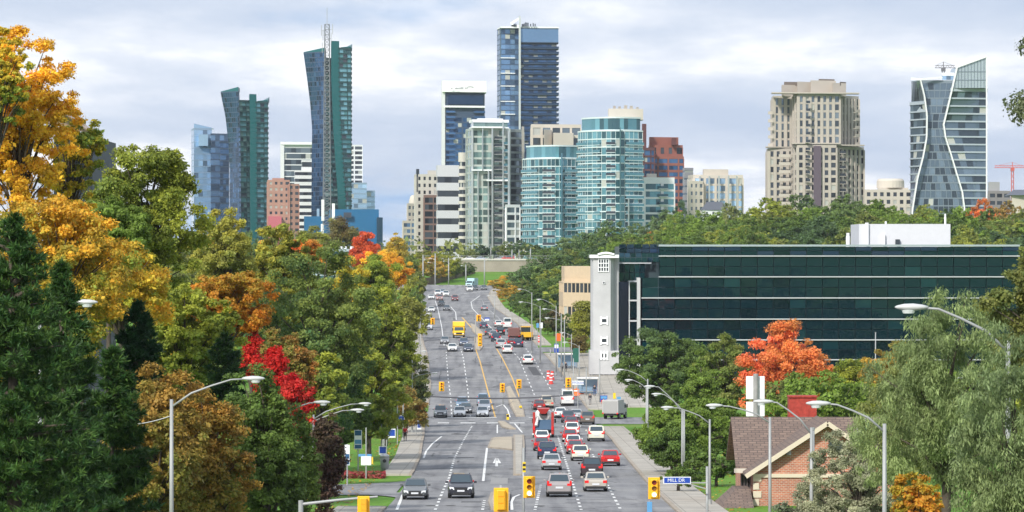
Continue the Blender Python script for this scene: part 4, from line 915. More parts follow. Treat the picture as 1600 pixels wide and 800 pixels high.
block(rb, lambda z: [Vector((X(1422.5,D+12),D+12)), Vector((X(rp_(ribL,z),D),D)), Vector((X(rp_(ribL,z),D+20),D+20)), Vector((X(1424,D+26),D+26))], PLATEAU, Z(158,D), 3.1, 2.8, glset('slate',(.13,.18,.23)), mat('pale_slab',(.38,.43,.48),.6), sp=.55, sd=.35, wts=(.4,.35,.2,.05))
block(rb, lambda z: [Vector((X(1424,D+12),D+12)), Vector((X(rp_(ribL,z),D),D)), Vector((X(rp_(ribL,z),D+20),D+20)), Vector((X(1425,D+26),D+26))], Z(158,D), Z(125,D), 6.1, 2.8, G_GREY, DKP, sp=.3, sd=.05, wts=(.8,.2,0,0), hpar=.4)
block(rb, lambda z: [Vector((X(rp_(ribL,z),D+2),D+2)), Vector((X(rp_(ribR,z),D+2),D+2)), Vector((X(rp_(ribR,z),D+22),D+22)), Vector((X(rp_(ribL,z),D+22),D+22))], PLATEAU, Z(125,D), 3.1, 2.1, glset('slate',(.13,.18,.23)), DKP, sp=.45, sd=.08, pw=.22, pe=1, pd=.1, wts=(.5,.28,.17,.05))
block(rb, lambda z: [Vector((X(rp_(ribR,z),D-.5),D-.5)), Vector((X(1541,D+4),D+4)), Vector((X(1540,D+26),D+26)), Vector((X(rp_(ribR,z),D+22),D+22))], PLATEAU, Z(138,D), 3.1, 3, glset('slate',(.13,.18,.23)), mat('pale_slab',(.38,.43,.48),.6), sp=.6, sd=.5, wts=(.45,.35,.15,.05))
xa = X(rp_(ribR,Z(138,D)),D); cs = MB()
fr = [(X(1487,D), Z(137.6,D)), (X(1542,D), Z(137.6,D)), (X(1542,D), Z(88,D)), (X(1496,D), Z(104,D))]
cs.loft([[(x_, D-.8, z_) for x_, z_ in fr], [(x_, D+22, z_) for x_, z_ in fr]]); cs.build('crown_screen', glassmat('crown_glass',(.38,.45,.47),.4), rb)
for k in range(1, 11):
    m = MB(); x_ = X(1487+k*5,D); px_ = 1487+k*5; zt_ = Z(np.interp(px_,[1496,1542],[104,88]),D) if px_ > 1496 else Z(np.interp(px_,[1487,1496],[137,104]),D); m.box(x_-.12, D-1.0, Z(137.6,D), x_+.12, D-.82, zt_-.1); m.build('mullion', DKP, rb)
for py in (112,125):
    m = MB(); m.box(X(np.interp(py,[104,137],[1496,1487]),D)+.2, D-1.1, Z(py,D)-.1, X(1542,D), D-1.02, Z(py,D)+.1); m.build('mullion', DKP, rb)
def rib(tab, w, extra):
    m = MB(); rings = []
    for py in list(np.arange(tab[0][0], 345, 5)):
        q = float(np.interp(py, [t[0] for t in tab], [t[1] for t in tab])); z = Z(py,D)
        rings.append([(X(q-w/2,D), D-1.6, z), (X(q+w/2,D), D-1.6, z), (X(q+w/2,D), D+1, z), (X(q-w/2,D), D+1, z)])
    m.loft(rings); m.build('rib', mat('rib_white',(.74,.75,.76),.5), rb)
rib(ribL, 1.9, 0); rib(ribR, 2.1, 0)
m = MB(); m.bar(P(1423,123,D-1), P(1437,124,D-1.2), .9); m.bar(P(1437,124,D-1.2), P(1472,121,D+1), .8); m.bar(P(1495,104.5,D-1.2), P(1542,87.5,D-1.2), .9); m.bar(P(1541.5,88,D-1.3), P(1541.5,335,D-1.3), .5); m.build('roof_trim', mat('rib_white',(.74,.75,.76)), rb)
block(rb, [Vector((X(1472,D+8),D+8)), Vector((X(1492,D+8),D+8)), Vector((X(1492,D+20),D+20)), Vector((X(1472,D+20),D+20))], Z(125,D), Z(112,D), 3, 2, G_SKY, WHT, sp=.4, sd=.1)
def crane(label, px, py_base, py_top, D, jl, jr, col, name='tower_crane'):
    zb = Z(py_base,D); zt_ = Z(py_top,D); rt = empty(name, (X(px,D), D, zb), 0, label, 'crane'); h = zt_-zb
    m = MB(); a = .5; n = max(3, int(h/2.2))
    for k in range(n):
        z0, z1 = h*k/n, h*(k+1)/n; q = [(-a,-a),(a,-a),(a,a),(-a,a)]
        for i in range(4): m.bar((*q[i],z0), (*q[i],z1), .22); m.bar((*q[i],z0), (*q[(i+1)%4],z1), .14)
    m.build('crane_mast', col, rt); m = MB()
    x0, x1 = (jl-px)*D*K, (jr-px)*D*K; n = int((x1-x0)/1.6)
    for k in range(n):
        xa, xb = x0+(x1-x0)*k/n, x0+(x1-x0)*(k+1)/n
        m.bar((xa,0,h), (xb,0,h), .26); m.bar((xa,0,h), ((xa+xb)/2,0,h+1.0), .16); m.bar(((xa+xb)/2,0,h+1.0), (xb,0,h), .16); m.bar((xa,0,h+1.0), (xb,0,h+1.0), .2)
    m.build('jib', col, rt); m = MB(); m.box(-.8,-.8,h-1.4,.8,.8,h+.1); m.build('cab', col, rt)
    m = MB(); m.bar((0,0,h), (0,0,h+2.4), .3); m.bar((0,0,h+2.4), (x0*.8,0,h+1), .1); m.bar((0,0,h+2.4), (x1*.8,0,h+1), .1); m.build('tie_frame', col, rt)
crane('small dark crane on the roof of the hourglass tower', 1474, 122, 106, 1510, 1461, 1492, mat('crane_dark',(.12,.12,.13),.6))
crane('red tower crane at the right edge of the skyline', 1582, 330, 262, 1700, 1554, 1600, mat('crane_red',(.50,.10,.08),.5))
rb = bld('apartment_block', 'low grey brown block right of the hourglass tower', 'building'); D = 1600
block(rb, c3(1544,1545,1578,D,10,4), PLATEAU, Z(298,D), 3.2, 3, G_DK, mat('grey_brown',(.26,.24,.24),.7), sp=1.5, sd=.2, pw=.8); panel(rb,'roof_room', c3(1544,1545,1562,D+4,6,2), Z(298,D)-.1, Z(284,D), GREYC)
rb = bld('house', 'pale low house at the far right end of the skyline'); D = 1300
panel(rb,'wall', c3(1580,1581,1640,D,10,3), PLATEAU, Z(305,D), CREAM); b = MB(); b.loft([[(X(1578,D),D-1,Z(305,D)),(X(1645,D),D-1,Z(305,D)),(X(1645,D),D+14,Z(305,D)),(X(1578,D),D+14,Z(305,D))],[(X(1588,D),D+6,Z(296,D)),(X(1640,D),D+6,Z(296,D)),(X(1640,D),D+7,Z(296,D)),(X(1588,D),D+7,Z(296,D))]]); b.build('roof', mat('slate_roof',(.11,.12,.15),.7), rb)
# -- house gable peeping through the golden maple
rb = bld('hillside_house', 'dark building with sloping metal roof behind the golden maple', 'building'); D = 235
g0 = gz(X(110,D),D)
b = MB(); b.prism([(X(84,D),D),(X(139,D),D+2),(X(139,D),D+16),(X(84,D),D+16)], g0-2, Z(212,D)); b.build('wall', mat('dark_siding',(.045,.055,.08),.6), rb)
for a_ in (104,113,122,131): panel(rb,'window', [Vector((X(a_,D-.2),D-.2)),Vector((X(a_+5,D-.2),D-.1)),Vector((X(a_+5,D-.2),D+2.2)),Vector((X(a_,D-.2),D+2.2))], Z(245,D), Z(222,D), G_BLUE[1])
b = MB(); b.loft([[P(60,160,D-1), P(93,172,D-1), P(141,206,D+1), P(141,209,D+1), P(60,190,D-1)], [P(60,150,D+17), P(93,165,D+17), P(141,200,D+17), P(141,203,D+17), P(60,190,D+17)]]); b.build('roof', mat('roof_copper',(.42,.30,.22),.5), rb)
# -- low flat buildings on the left
rb = bld('utility_building', 'flat roofed pale blue utility building with round roof vents', 'building'); D = 900
block(rb, c3(488,489,560,D,14,4), gz(X(520,D),D)-2, Z(389,D), 5.5, 5, G_AQUA, mat('pale_blue_panel',(.45,.55,.58),.6), sp=3.6, sd=.1, pw=.3, pe=2, hpar=.6)
for a_ in (498,503,548,549,532,538,549): 
    m = MB(); m.tube([(X(a_,D),D+5,Z(389,D)-.1),(X(a_,D),D+5,Z(385.5,D)),(X(a_,D),D+5,Z(385,D))],[.35,.4,.2],8); m.build('roof_vent', WHT, rb)
rb = bld('roadside_house', 'tan brick house behind the fence under the banded office', 'house'); D = 1370
block(rb, c3(684,685,708,D,8,3), HC-12, Z(404,D), 3, 2.5, G_DK, CREAM, sp=1.2, sd=.1, pw=.9)
rb = bld('low_white_house', 'low white roofed house behind the fence at the left bend', 'house'); D = 1235
panel(rb,'wall', c3(652,653,668,D,8,3), HC-14, Z(443,D), WHT); b = MB(); z0 = Z(443,D); b.loft([[(p.x,p.y,z0) for p in c3(650,651,670,D-1,9,3)],[(p.x,p.y,z0+1.6) for p in c3(656,656.2,664,D+4,1,.5)]]); b.build('roof', WHT, rb)
# -- tan office wing
rb = bld('office_wing', 'low tan office wing with dark ribbon windows left of the stair tower', 'building'); D = 780
zt = Z(416,D)
block(rb, c3(874,881,925,D,20,-8), gz(X(890,D),D)-8, Z(440,D), 4.6, 1.5, G_DK, mat('tan_concrete',(.56,.44,.30),.7,var=.06), sp=2.9, sd=.1, pw=.25, pe=1, pd=.08, hpar=.3)
block(rb, c3(878,883,925,D+2,20,-8), Z(440,D)-.05, zt, 5.2, 1.5, G_DK, mat('tan_concrete',(.56,.44,.30)), sp=.9, sd=.1, pw=.25, pe=1, pd=.08, hpar=2.4)

# -- black glass office
DO = 640
rb = bld('glass_office', 'long black glass office with white floor lines on the right', 'office building')
GB = mat('black_glass',(.003,.016,.024),.02,0,.8); GB2 = mat('black_glass_deep',(.002,.010,.015),.02,0,.95); GB3 = mat('black_glass_teal',(.005,.028,.038),.02,0,1.0); GN = mat('navy_cladding',(.010,.035,.085),.25,0,.6)
for _m in (GB, GB2, GB3): _m.node_tree.nodes['Principled BSDF'].inputs['Specular Tint'].default_value = (.55,.8,1,1)
WL = mat('white_floor_line',(.50,.52,.54),.5); FR = mat('office_frame',(.035,.06,.07),.4)
def X6(px): return X(px, DO)
xR = X6(1592); yF = DO; yB = DO+42; zg = HC-24; ztop = Z(384,DO)
steps = [(968,381,8),(985,404,6),(1003,433,3),(1030,381,0)]
core = MB(); core.box(X6(1040), yF+.4, zg, xR-.3, yB, ztop-.2); core.box(X6(969)+.2, yF+8.4, zg, X6(1045), yB-.2, Z(381,DO)-.4); core.build('wall', FR, rb)
lines = [400,432.5,465.5,498.5,531,562,590]
def glass_floor(x0, x1, y, z0, z1, nb, seed, cols=2, mats=(GB,GB2,GB3), wts=(.86,.08,.06)):
    r = random.Random(seed); m = MB(); zm = z0+(z1-z0)*.5
    for i in range(nb):
        a, c_ = x0+(x1-x0)*i/nb, x0+(x1-x0)*(i+1)/nb
        for (za, zb) in ((z0, zm), (zm, z1)):
            u_ = r.random(); mi = 0 if u_ < wts[0] else 1 if u_ < wts[0]+wts[1] else 2
            t1 = r.uniform(-.012,.012); t2 = r.uniform(-.003,.003)   # panes never sit perfectly flat
            m.quad((a+.06,y+t1,za+.05),(c_-.06,y-t1,za+.05),(c_-.06,y-t1+t2,zb-.05),(a+.06,y+t1+t2,zb-.05), mi)
    m.build('window_band', list(mats), rb)
zs = [Z(384,DO)] + [Z(p,DO) for p in lines]
for k in range(len(zs)-1):
    z1, z0 = zs[k], max(zs[k+1], zg)
    xa = X6(1030) if k < 2 else X6(1003)
    glass_floor(xa, xR, yF-.1 if k >= 0 else yF, z0+.12, z1-.12, 22 if k < 2 else 23, k)
    m = MB(); m.box(xa-.1, yF-.45, z0-.08, xR+.1, yF+.3, z0+.08); m.build('floor_line', WL, rb)
    # returns on the stepped left end
    m = MB(); x_ = xa; m.quad((x_,yF+8,z0),(x_,yF-.1,z0),(x_,yF-.1,z1),(x_,yF+8,z1)); m.build('side_pane', GB3 if k < 2 else GB2, rb)
m = MB(); m.box(X6(1030)-.1, yF-.35, zs[0]-.12, xR+.1, yF+.3, zs[0]+.2); m.build('parapet', mat('pale_parapet',(.30,.36,.38),.5), rb)
zt2 = Z(381,DO)
glass_floor(X6(969), X6(1042), yF+8, Z(395,DO), zt2, 6, 40, mats=(GB2,GN,GB2)); glass_floor(X6(969), X6(1040), yF+7, Z(411,DO)+.14, Z(395,DO), 8, 41, mats=(GB,GB3,GB3), wts=(.3,.3,.4)); glass_floor(X6(969), X6(1010), yF+7, Z(440,DO), Z(411,DO)-.1, 5, 42, wts=(.4,.2,.4))
m = MB(); m.box(X6(968), yF+6.6, Z(412,DO), X6(1020), yF+7.2, Z(410.4,DO)); m.build('floor_line', WL, rb)
m = MB(); m.box(X6(968), yF+5.8, zg, X6(985), yF+9, Z(440,DO)-.1); m.build('navy_wall', GN, rb)
for k, py in enumerate((440,470,502,532,562)):
    m = MB(); m.box(X6(984), yF+3.6, Z(py+29,DO)+.2, X6(996), yF+8, Z(py,DO)-.1); m.build('bay_pane', GB2, rb)
    m = MB(); m.box(X6(984)-.1, yF+3.4, Z(py,DO)-.12, X6(1000), yF+8, Z(py,DO)+.14); m.build('floor_line', WL, rb)
for a_, b_, y_ in ((983.5,985,3.3),(996,1001,1.6)):
    m = MB(); m.box(X6(a_), yF+y_, zg, X6(b_), yF+9.2, Z(434 if a_ > 990 else 440,DO)); m.build('white_pier', WL if a_ < 990 else mat('pale_pier',(.5,.52,.52),.6), rb)
m = MB(); m.box(X6(1354), yF+14, zs[0]-.3, X6(1500), yF+30, Z(350,DO+14)); m.build('plant_room', mat('plant_room_white',(.60,.61,.64),.7,var=.05), rb)
for a_, b_, t_, bt in ((1352,1357,348,382),(1379,1383,366,382),(1399,1406,374,382)):
    m = MB(); m.box(X(a_,DO+13.5), yF+13.4, Z(bt,DO+14), X(b_,DO+13.5), yF+13.9, Z(t_,DO+14)); m.build('plant_room_duct' if a_ != 1399 else 'plant_room_door', WHT if a_ != 1399 else G_DK[0], rb)
for a_, w_, t_ in ((1384,5,346),(1477,4,334),(1325,8,364)):
    m = MB(); y_ = yF+20; m.tube([(X(a_,y_),y_,zs[0]-.3),(X(a_,y_),y_,Z(t_+6,y_)),(X(a_,y_),y_,Z(t_+5,y_)),(X(a_,y_),y_,Z(t_,y_))],[w_*.045]*2+[w_*.035]*2,10); m.build('roof_flue', WHT, rb)
for a_, py in ((1180,430),(1188,452),(1258,466)): pass
# -- grey stair tower of the office
rb = bld('stair_tower', 'pale grey concrete stair tower with small square windows beside the road', 'building'); yT = DO-2
SC = mat('stair_concrete',(.47,.47,.48),.8,var=.14,vscale=.25)
def XT(px): return X(px, yT)
m = MB(); m.prism([(XT(924),yT+1.2),(XT(927),yT),(XT(954),yT),(XT(959),yT+1.4),(XT(959),yT+8),(XT(924),yT+8)], Z(578,yT), Z(402,yT)); m.build('wall', SC, rb)
m = MB(); m.box(XT(958), yT+2.2, HC-22, XT(967), yT+10, Z(402,yT)); m.build('wing_wall', mat('stair_concrete_dark',(.40,.40,.42),.8,var=.05,vscale=.3), rb)
m = MB(); m.box(XT(922), yT-.5, Z(403,yT), XT(967), yT+9, Z(398,yT)); m.build('roof_slab', WHT, rb)
m = MB(); m.tube([(XT(934)+i*.25, yT-.6, Z(398,yT)+.28*math.sin(math.pi*i/11)) for i in range(12)], .2, 6); m.build('roof_arch', WHT, rb)
m = MB(); m.box(XT(921), yT-.2, Z(585,yT), XT(967), yT+8, Z(548,yT)); m.build('lower_storey', SC, rb)
for i in range(5): m = MB(); m.box(XT(924+i*9), yT, HC-23, XT(926.5+i*9), yT+.6, Z(584,yT)); m.build('column', SC, rb)
m = MB(); m.box(XT(923), yT+3, HC-23, XT(966), yT+8, Z(585,yT)-.1); m.build('ground_storey', G_DK[0], rb)
def twin(px0,px1,p0,p1,y,nx,ny,fr=.12):
    w_ = MB(); a, c_ = XT(px0), XT(px1); z0, z1 = Z(p1,yT), Z(p0,yT); w_.box(a,y-.06,z0,c_,y-.02,z1); o = w_.build('window', G_DK[0], rb)
    f_ = MB()
    for i in range(nx+1): x_ = a+(c_-a)*i/nx; f_.box(x_-fr/2,y-.16,z0-fr,x_+fr/2,y-.07,z1+fr)
    for i in range(ny+1): z_ = z0+(z1-z0)*i/ny; f_.box(a,y-.15,z_-fr/2,c_,y-.08,z_+fr/2)
    f_.build('frame', WHT, o)
twin(935,951,405,424,yT,4,3,.14); twin(942,945,440,443.5,yT,1,1,.06); twin(939,949,497,505,yT,1,1,.3); twin(939,949,528,536,yT,1,1,.3); twin(939,949,551,560,yT-.2,2,1,.3)

# -- retaining wall, upper road, brown fence
rw_ = empty('retaining_wall', (0,0,0), 0, 'long pale concrete retaining wall carrying the upper road', 'wall')
b = MB(); xs_ = np.linspace(-34, 34, 24)
b.box(-34, 1332.2, HC-9, 34, 1333.4, HC-1.55); b.build('wall', mat('retaining_concrete',(.30,.265,.22),.85,var=.2,vscale=.2), rw_)
b = MB(); b.box(-34.2, 1331.9, HC-1.55, 34.2, 1333.6, HC-.95); b.build('coping', mat('coping_concrete',(.52,.50,.46),.8), rw_)
b = MB()
for x_ in np.arange(-34, 34.1, 2): b.box(x_-.04,1332.6,HC-.95,x_+.04,1332.7,HC+.1)
b.box(-34,1332.6,HC+.05,34,1332.7,HC+.15); b.box(-34,1332.6,HC-.45,34,1332.7,HC-.38); b.build('railing', METAL, rw_)
b = MB(); b.quad((-90,1338,HC-1.66),(90,1338,HC-1.66),(90,1352,HC-1.66),(-90,1352,HC-1.66)); tag(b.build('road', ASPH), kind='structure')
fn = empty('brown_fence', (0,0,0), 0, 'dark brown timber fence climbing beside the green slope', 'fence'); fb = mat('brown_timber',(.15,.085,.075),.8,var=.2,vscale=.5)
fpts = [(650,470,1195),(668,455,1205),(690,445,1235),(715,434,1275),(742,424,1315)]
for (a_, c_) in zip(fpts, fpts[1:]):
    xa, Da = X(a_[0],a_[2]), a_[2]; xb, Db = X(c_[0],c_[2]), c_[2]
    b = MB(); n = 10
    for i in range(n):
        t0, t1 = i/n, (i+.94)/n; x0, x1 = xa+(xb-xa)*t0, xa+(xb-xa)*t1; d0, d1 = Da+(Db-Da)*t0, Da+(Db-Da)*t1; g_ = gz(x0,d0)
        b.loft([[(x0,d0,g_-.3),(x1,d1,g_-.3),(x1,d1+.1,g_-.3),(x0,d0+.1,g_-.3)],[(x0,d0,g_+2.6),(x1,d1,g_+2.6),(x1,d1+.1,g_+2.6),(x0,d0+.1,g_+2.6)]])
    b.build('board_panel', fb, fn)

# -- brick house
def brickmat():
    m = pmat('red_brick', (.3,.1,.07), .85); t = m.node_tree; p = t.nodes['Principled BSDF']
    tcn = N(t,'ShaderNodeTexCoord'); sp_ = N(t,'ShaderNodeSeparateXYZ'); t.links.new(tcn.outputs['Object'], sp_.inputs[0])
    ad = N(t,'ShaderNodeMath', operation='ADD'); t.links.new(sp_.outputs[0], ad.inputs[0]); t.links.new(sp_.outputs[1], ad.inputs[1])
    cb = N(t,'ShaderNodeCombineXYZ'); t.links.new(ad.outputs[0], cb.inputs[0]); t.links.new(sp_.outputs[2], cb.inputs[1])
    br = N(t,'ShaderNodeTexBrick'); br.inputs['Scale'].default_value = 1; br.inputs['Brick Width'].default_value = .30; br.inputs['Row Height'].default_value = .12; br.inputs['Mortar Size'].default_value = .018
    br.inputs['Color1'].default_value = (.50,.17,.09,1); br.inputs['Color2'].default_value = (.36,.11,.065,1); br.inputs['Mortar'].default_value = (.46,.38,.32,1)
    t.links.new(cb.outputs[0], br.inputs['Vector']); nn = noise(tcn.outputs['Object'], 1.2, 4, .6, nt=t); rr = ramp(nn, [(.3,(.75,.75,.75)),(.7,(1.25,1.2,1.15))], nt=t)
    mm = N(t,'ShaderNodeMix', data_type='RGBA', blend_type='MULTIPLY'); mm.inputs[0].default_value = 1; t.links.new(br.outputs['Color'], mm.inputs[6]); t.links.new(rr, mm.inputs[7]); t.links.new(mm.outputs[2], p.inputs['Base Color']); return m
def roofmat():
    m = pmat('shingle_roof', (.17,.13,.12), .9); t = m.node_tree; p = t.nodes['Principled BSDF']; o = N(t,'ShaderNodeTexCoord').outputs['Object']
    br = N(t,'ShaderNodeTexBrick'); br.inputs['Scale'].default_value = 1; br.inputs['Brick Width'].default_value = .55; br.inputs['Row Height'].default_value = .26; br.inputs['Mortar Size'].default_value = .03
    br.inputs['Color1'].default_value = (.23,.165,.13,1); br.inputs['Color2'].default_value = (.16,.115,.095,1); br.inputs['Mortar'].default_value = (.085,.065,.06,1)
    t.links.new(o, br.inputs['Vector']); t.links.new(br.outputs['Color'], p.inputs['Base Color']); return m
BR = brickmat(); RF = roofmat(); TRIM = mat('cream_trim',(.62,.54,.42),.7)
hb = bld('brick_house', 'red brick house with brown shingle roof and red chimney at the lower right', 'house'); D = 262; gH = gz(X(1250,D),D)
# main body, ridge running left to right
xa, xb = X(1156,D), X(1420,D); ze = Z(727,D); zrg = Z(652,D+5)
m = MB(); m.box(xa+.35, D+.6, gH-2, xb, D+11, ze); m.build('wall', BR, hb)
m = MB(); yr = D+5.6
m.loft([[(xa-.3,D-.3,ze-.12),(xa-.3,yr,zrg),(xa-.3,D+11.6,ze-.12),(xa-.3,D+11.6,ze-.27),(xa-.3,yr,zrg-.15),(xa-.3,D-.3,ze-.27)],[(xb,D-.3,ze-.12),(xb,yr,zrg),(xb,D+11.6,ze-.12),(xb,D+11.6,ze-.27),(xb,yr,zrg-.15),(xb,D-.3,ze-.27)]]); m.build('roof', RF, hb)
m = MB(); m.poly([(xa+.4,D+.6,ze-.2),(xa+.4,yr,zrg-.16),(xa+.4,D+11,ze-.2)]); m.build('gable_wall', BR, hb)
m = MB(); m.box(xa-.42,D-.55,ze-.5,X(1172,D),D-.32,ze-.2); m.build('gutter', mat('gutter_cream',(.6,.55,.46),.5), hb)
# front gable
yG = D-3.2; gx0, gx1 = X(1178,yG), X(1400,yG); gc = X(1292,yG); zeG = Z(735,yG); zpk = Z(662,yG)
m = MB(); m.prism([(gx0,yG),(gx1,yG),(gx1,D+2),(gx0,D+2)], gH-2, zeG); m.poly([(gx0,yG,zeG),(gx1,yG,zeG),(gc,yG,zpk)]); m.build('gable_wall', BR, hb)
ov = .6; sl_ = (zpk-zeG)/(gc-gx0); xo = gx0-ov; zo = zeG-ov*sl_; xo2 = gx1+ov
for (x1_, z1_) in ((xo, zo), (xo2, zo)):
    m = MB(); m.loft([[(x1_,yG-.6,z1_),(gc,yG-.6,zpk+.02),(gc,yG-.6,zpk+.2),(x1_,yG-.6,z1_+.18)],[(x1_,D+5.5,z1_),(gc,D+5.5,zpk+.02),(gc,D+5.5,zpk+.2),(x1_,D+5.5,z1_+.18)]]); m.build('roof', RF, hb)
    m = MB(); m.bar((x1_,yG-.68,z1_+.0), (gc,yG-.68,zpk+.05), .10, .30); m.build('bargeboard', TRIM, hb)
m = MB(); m.box(gx0-.05, yG-.12, Z(746,yG), gx1, yG+.02, Z(740,yG)); m.build('stone_band', TRIM, hb)
m = MB()
for i in range(9):
    if gH+i*.55-.5 < zeG: m.box(gx0-.06, yG-.08, gH+i*.55-1, gx0+(.5 if i % 2 else .34), yG-.01, gH+i*.55-.55)
m.build('corner_quoins', TRIM, hb)
m = MB(); m.box(X(1233,D+8), D+8, zrg-2, X(1276,D+8), D+9.6, Z(620,D+8)); m.build('chimney', mat('chimney_brick',(.36,.045,.03),.85,var=.35,vscale=4), hb); c_ = [o for o in hb.children if o.name.startswith('chimney')][0]
m = MB(); m.box(X(1232,D+8), D+7.9, Z(621,D+8), X(1277,D+8), D+9.7, Z(618.5,D+8)); m.build('chimney_cap', mat('chimney_brick',(.42,.035,.03)), c_)
for (a_, b_) in ((1158,1172),):
    m = MB(); m.box(X(a_,D+.5), D+.45, Z(790,D), X(b_,D+.5), D+.55, Z(742,D)); o = m.build('window', G_DK[1], hb); m = MB()
    for i in range(4): x_ = X(a_,D+.5)+(X(b_,D+.5)-X(a_,D+.5))*i/3; m.box(x_-.05,D+.34,Z(791,D),x_+.05,D+.44,Z(741,D))
    for py in (742,766,791): m.box(X(a_,D+.5),D+.35,Z(py,D)-.05,X(b_,D+.5),D+.43,Z(py,D)+.05)
    m.build('frame', mat('window_frame_dark',(.08,.07,.07),.5), o)
m = MB(); m.box(gc+.1, yG-.1, Z(712,yG), gc+1.1, yG-.02, Z(688,yG)); o = m.build('attic_window', G_DK[0], hb); m = MB(); m.box(gc, yG-.14, Z(713,yG), gc+1.2, yG-.11, Z(711,yG)); m.build('sill', TRIM, o)
m = MB(); m.tube([(X(1232,yG),yG-.05,Z(705,yG)),(X(1232,yG),yG-.25,Z(705,yG)),(X(1232,yG),yG-.3,Z(711,yG))],[.12,.16,.2],8); m.build('wall_lamp', METAL, hb)
m = MB(); pz = Z(772,D-4); m.loft([[(X(1118,D-6),D-7,Z(800,D-6)),(X(1178,D-6),D-7,Z(800,D-6)),(X(1178,D-6),D+1,Z(800,D-6)),(X(1118,D-6),D+1,Z(800,D-6))],[(X(1150,D-4),D-3,Z(765,D-4)),(X(1174,D-4),D-3,Z(765,D-4)),(X(1174,D-4),D+.4,Z(765,D-4)),(X(1150,D-4),D+.4,Z(765,D-4))]]); m.build('porch_roof', RF, hb)
for a_ in (1122,1172): m = MB(); m.bar((X(a_,D-6),D-6.6,gH-1),(X(a_,D-6),D-6.6,Z(799,D-6)),.2); m.build('porch_post', TRIM, hb)
m = MB(); m.box(X(1342,D-2),D-2.6,Z(682,D-2),X(1358,D-2),D-.5,Z(655,D-2)); o = m.build('dormer', mat('dormer_white',(.55,.55,.5),.7), hb); m = MB(); m.box(X(1344,D-2),D-2.7,Z(676,D-2),X(1356,D-2),D-2.62,Z(660,D-2)); m.build('dormer_window', G_TEAL[0], o)
# ---------------- road markings ----------------
def rpath(pts):
    out = []
    for (x0,y0),(x1,y1) in zip(pts, pts[1:]):
        n = max(2, int(abs(y1-y0)/2.5)+int(abs(x1-x0)/6)+1)
        for i in range(n): t = i/n; out.append((x0+(x1-x0)*t, y0+(y1-y0)*t))
    out.append(pts[-1]); W_ = []
    for px, py in out: D = Dof(py); W_.append((X(px,D), D))
    r = [W_[0]]                                  # resample at 1 m
    acc = 0
    for a, b_ in zip(W_, W_[1:]):
        L = math.hypot(b_[0]-a[0], b_[1]-a[1]); n = max(1, int(L))
        for i in range(1, n+1): r.append((a[0]+(b_[0]-a[0])*i/n, a[1]+(b_[1]-a[1])*i/n))
    return r
def mark(pts, m=WHITEPAINT, w=.17, dash=None, dz=.02):
    r = rpath(pts); b = MB(); s = 0
    for a, c_ in zip(r, r[1:]):
        L = math.hypot(c_[0]-a[0], c_[1]-a[1]); s += L
        if dash and (s % sum(dash)) > dash[0]: continue
        if L < 1e-6: continue
        nx, ny = -(c_[1]-a[1])/L*w/2, (c_[0]-a[0])/L*w/2
        b.quad((a[0]-nx,a[1]-ny,zr(a[1]-ny)+dz), (a[0]+nx,a[1]+ny,zr(a[1]+ny)+dz), (c_[0]+nx,c_[1]+ny,zr(c_[1]+ny)+dz), (c_[0]-nx,c_[1]-ny,zr(c_[1]-ny)+dz))
    o = b.build('road_marking', m)
    if o.data.polygons and o.data.polygons[0].normal.z < 0: o.data.flip_normals()
    tag(o, kind='structure')
DS = (4, 5)
mark([(680,797),(691,770),(702,746),(710,716),(725,687),(738,665)], dash=(3,3.6), w=.2)
mark([(706,652),(704,620),(700,590),(697,548)], dash=DS); mark([(735,651),(731,610),(724,560),(720,545)], dash=DS)
mark([(694,540),(690,510),(684,482),(680,470)], w=.18); mark([(713,500),(712,488),(703,478)], w=.2)
mark([(774,652),(762,610),(750,565),(743,545)], YELPAINT, .2); mark([(812,622),(800,590),(786,562),(776,545)], YELPAINT, .2)
mark([(744,520),(722,496)], YELPAINT, .3)
mark([(761,700),(758,725),(755,752)], w=.22); mark([(777,664),(777,677)]); 
mark([(871,680),(889,737),(908,797)], dash=(3,3.6), w=.2); mark([(926,710),(946,752),(970,797)], dash=(3,3.6), w=.2); mark([(845,758),(836,797)], dash=(2,2.5), w=.2)
mark([(811,560),(835,617)], dash=DS); mark([(835,562),(860,608)], dash=DS); mark([(797,545),(811,560)], dash=DS); mark([(822,545),(835,562)], dash=DS)
mark([(795,540),(760,505),(738,482),(736,472),(750,462)], w=.2); mark([(822,536),(788,505),(757,478),(754,470)], dash=DS)
mark([(690,682),(675,694),(666,705),(662,716)], w=.2); mark([(620,797),(629,774),(636,768)], w=.2)
mark([(676,652.5),(776,652.5)], w=1.3); mark([(826,652.6),(858,652.6)], w=1.3)
mark([(684,661),(855,661)], w=3.0, dash=(1.9,1.5)); 
mark([(800,797),(799,785),(803,777),(812,773)], w=.2); mark([(804,782),(822,782)], w=.3)
mark([(768,701),(790,701)], w=.3); mark([(769,728),(787,728)], w=.4); mark([(776,716),(776,729)], w=.25); mark([(772,724),(776,716),(781,724)], w=.25); mark([(757,782),(754,797)], w=.2, dash=(2,2))
mark([(775,636),(786,632),(793,640),(797,652)], w=.2); mark([(804,662),(816,676)], w=.2)
mark([(655,468),(700,462),(740,457),(762,455)], w=.25)
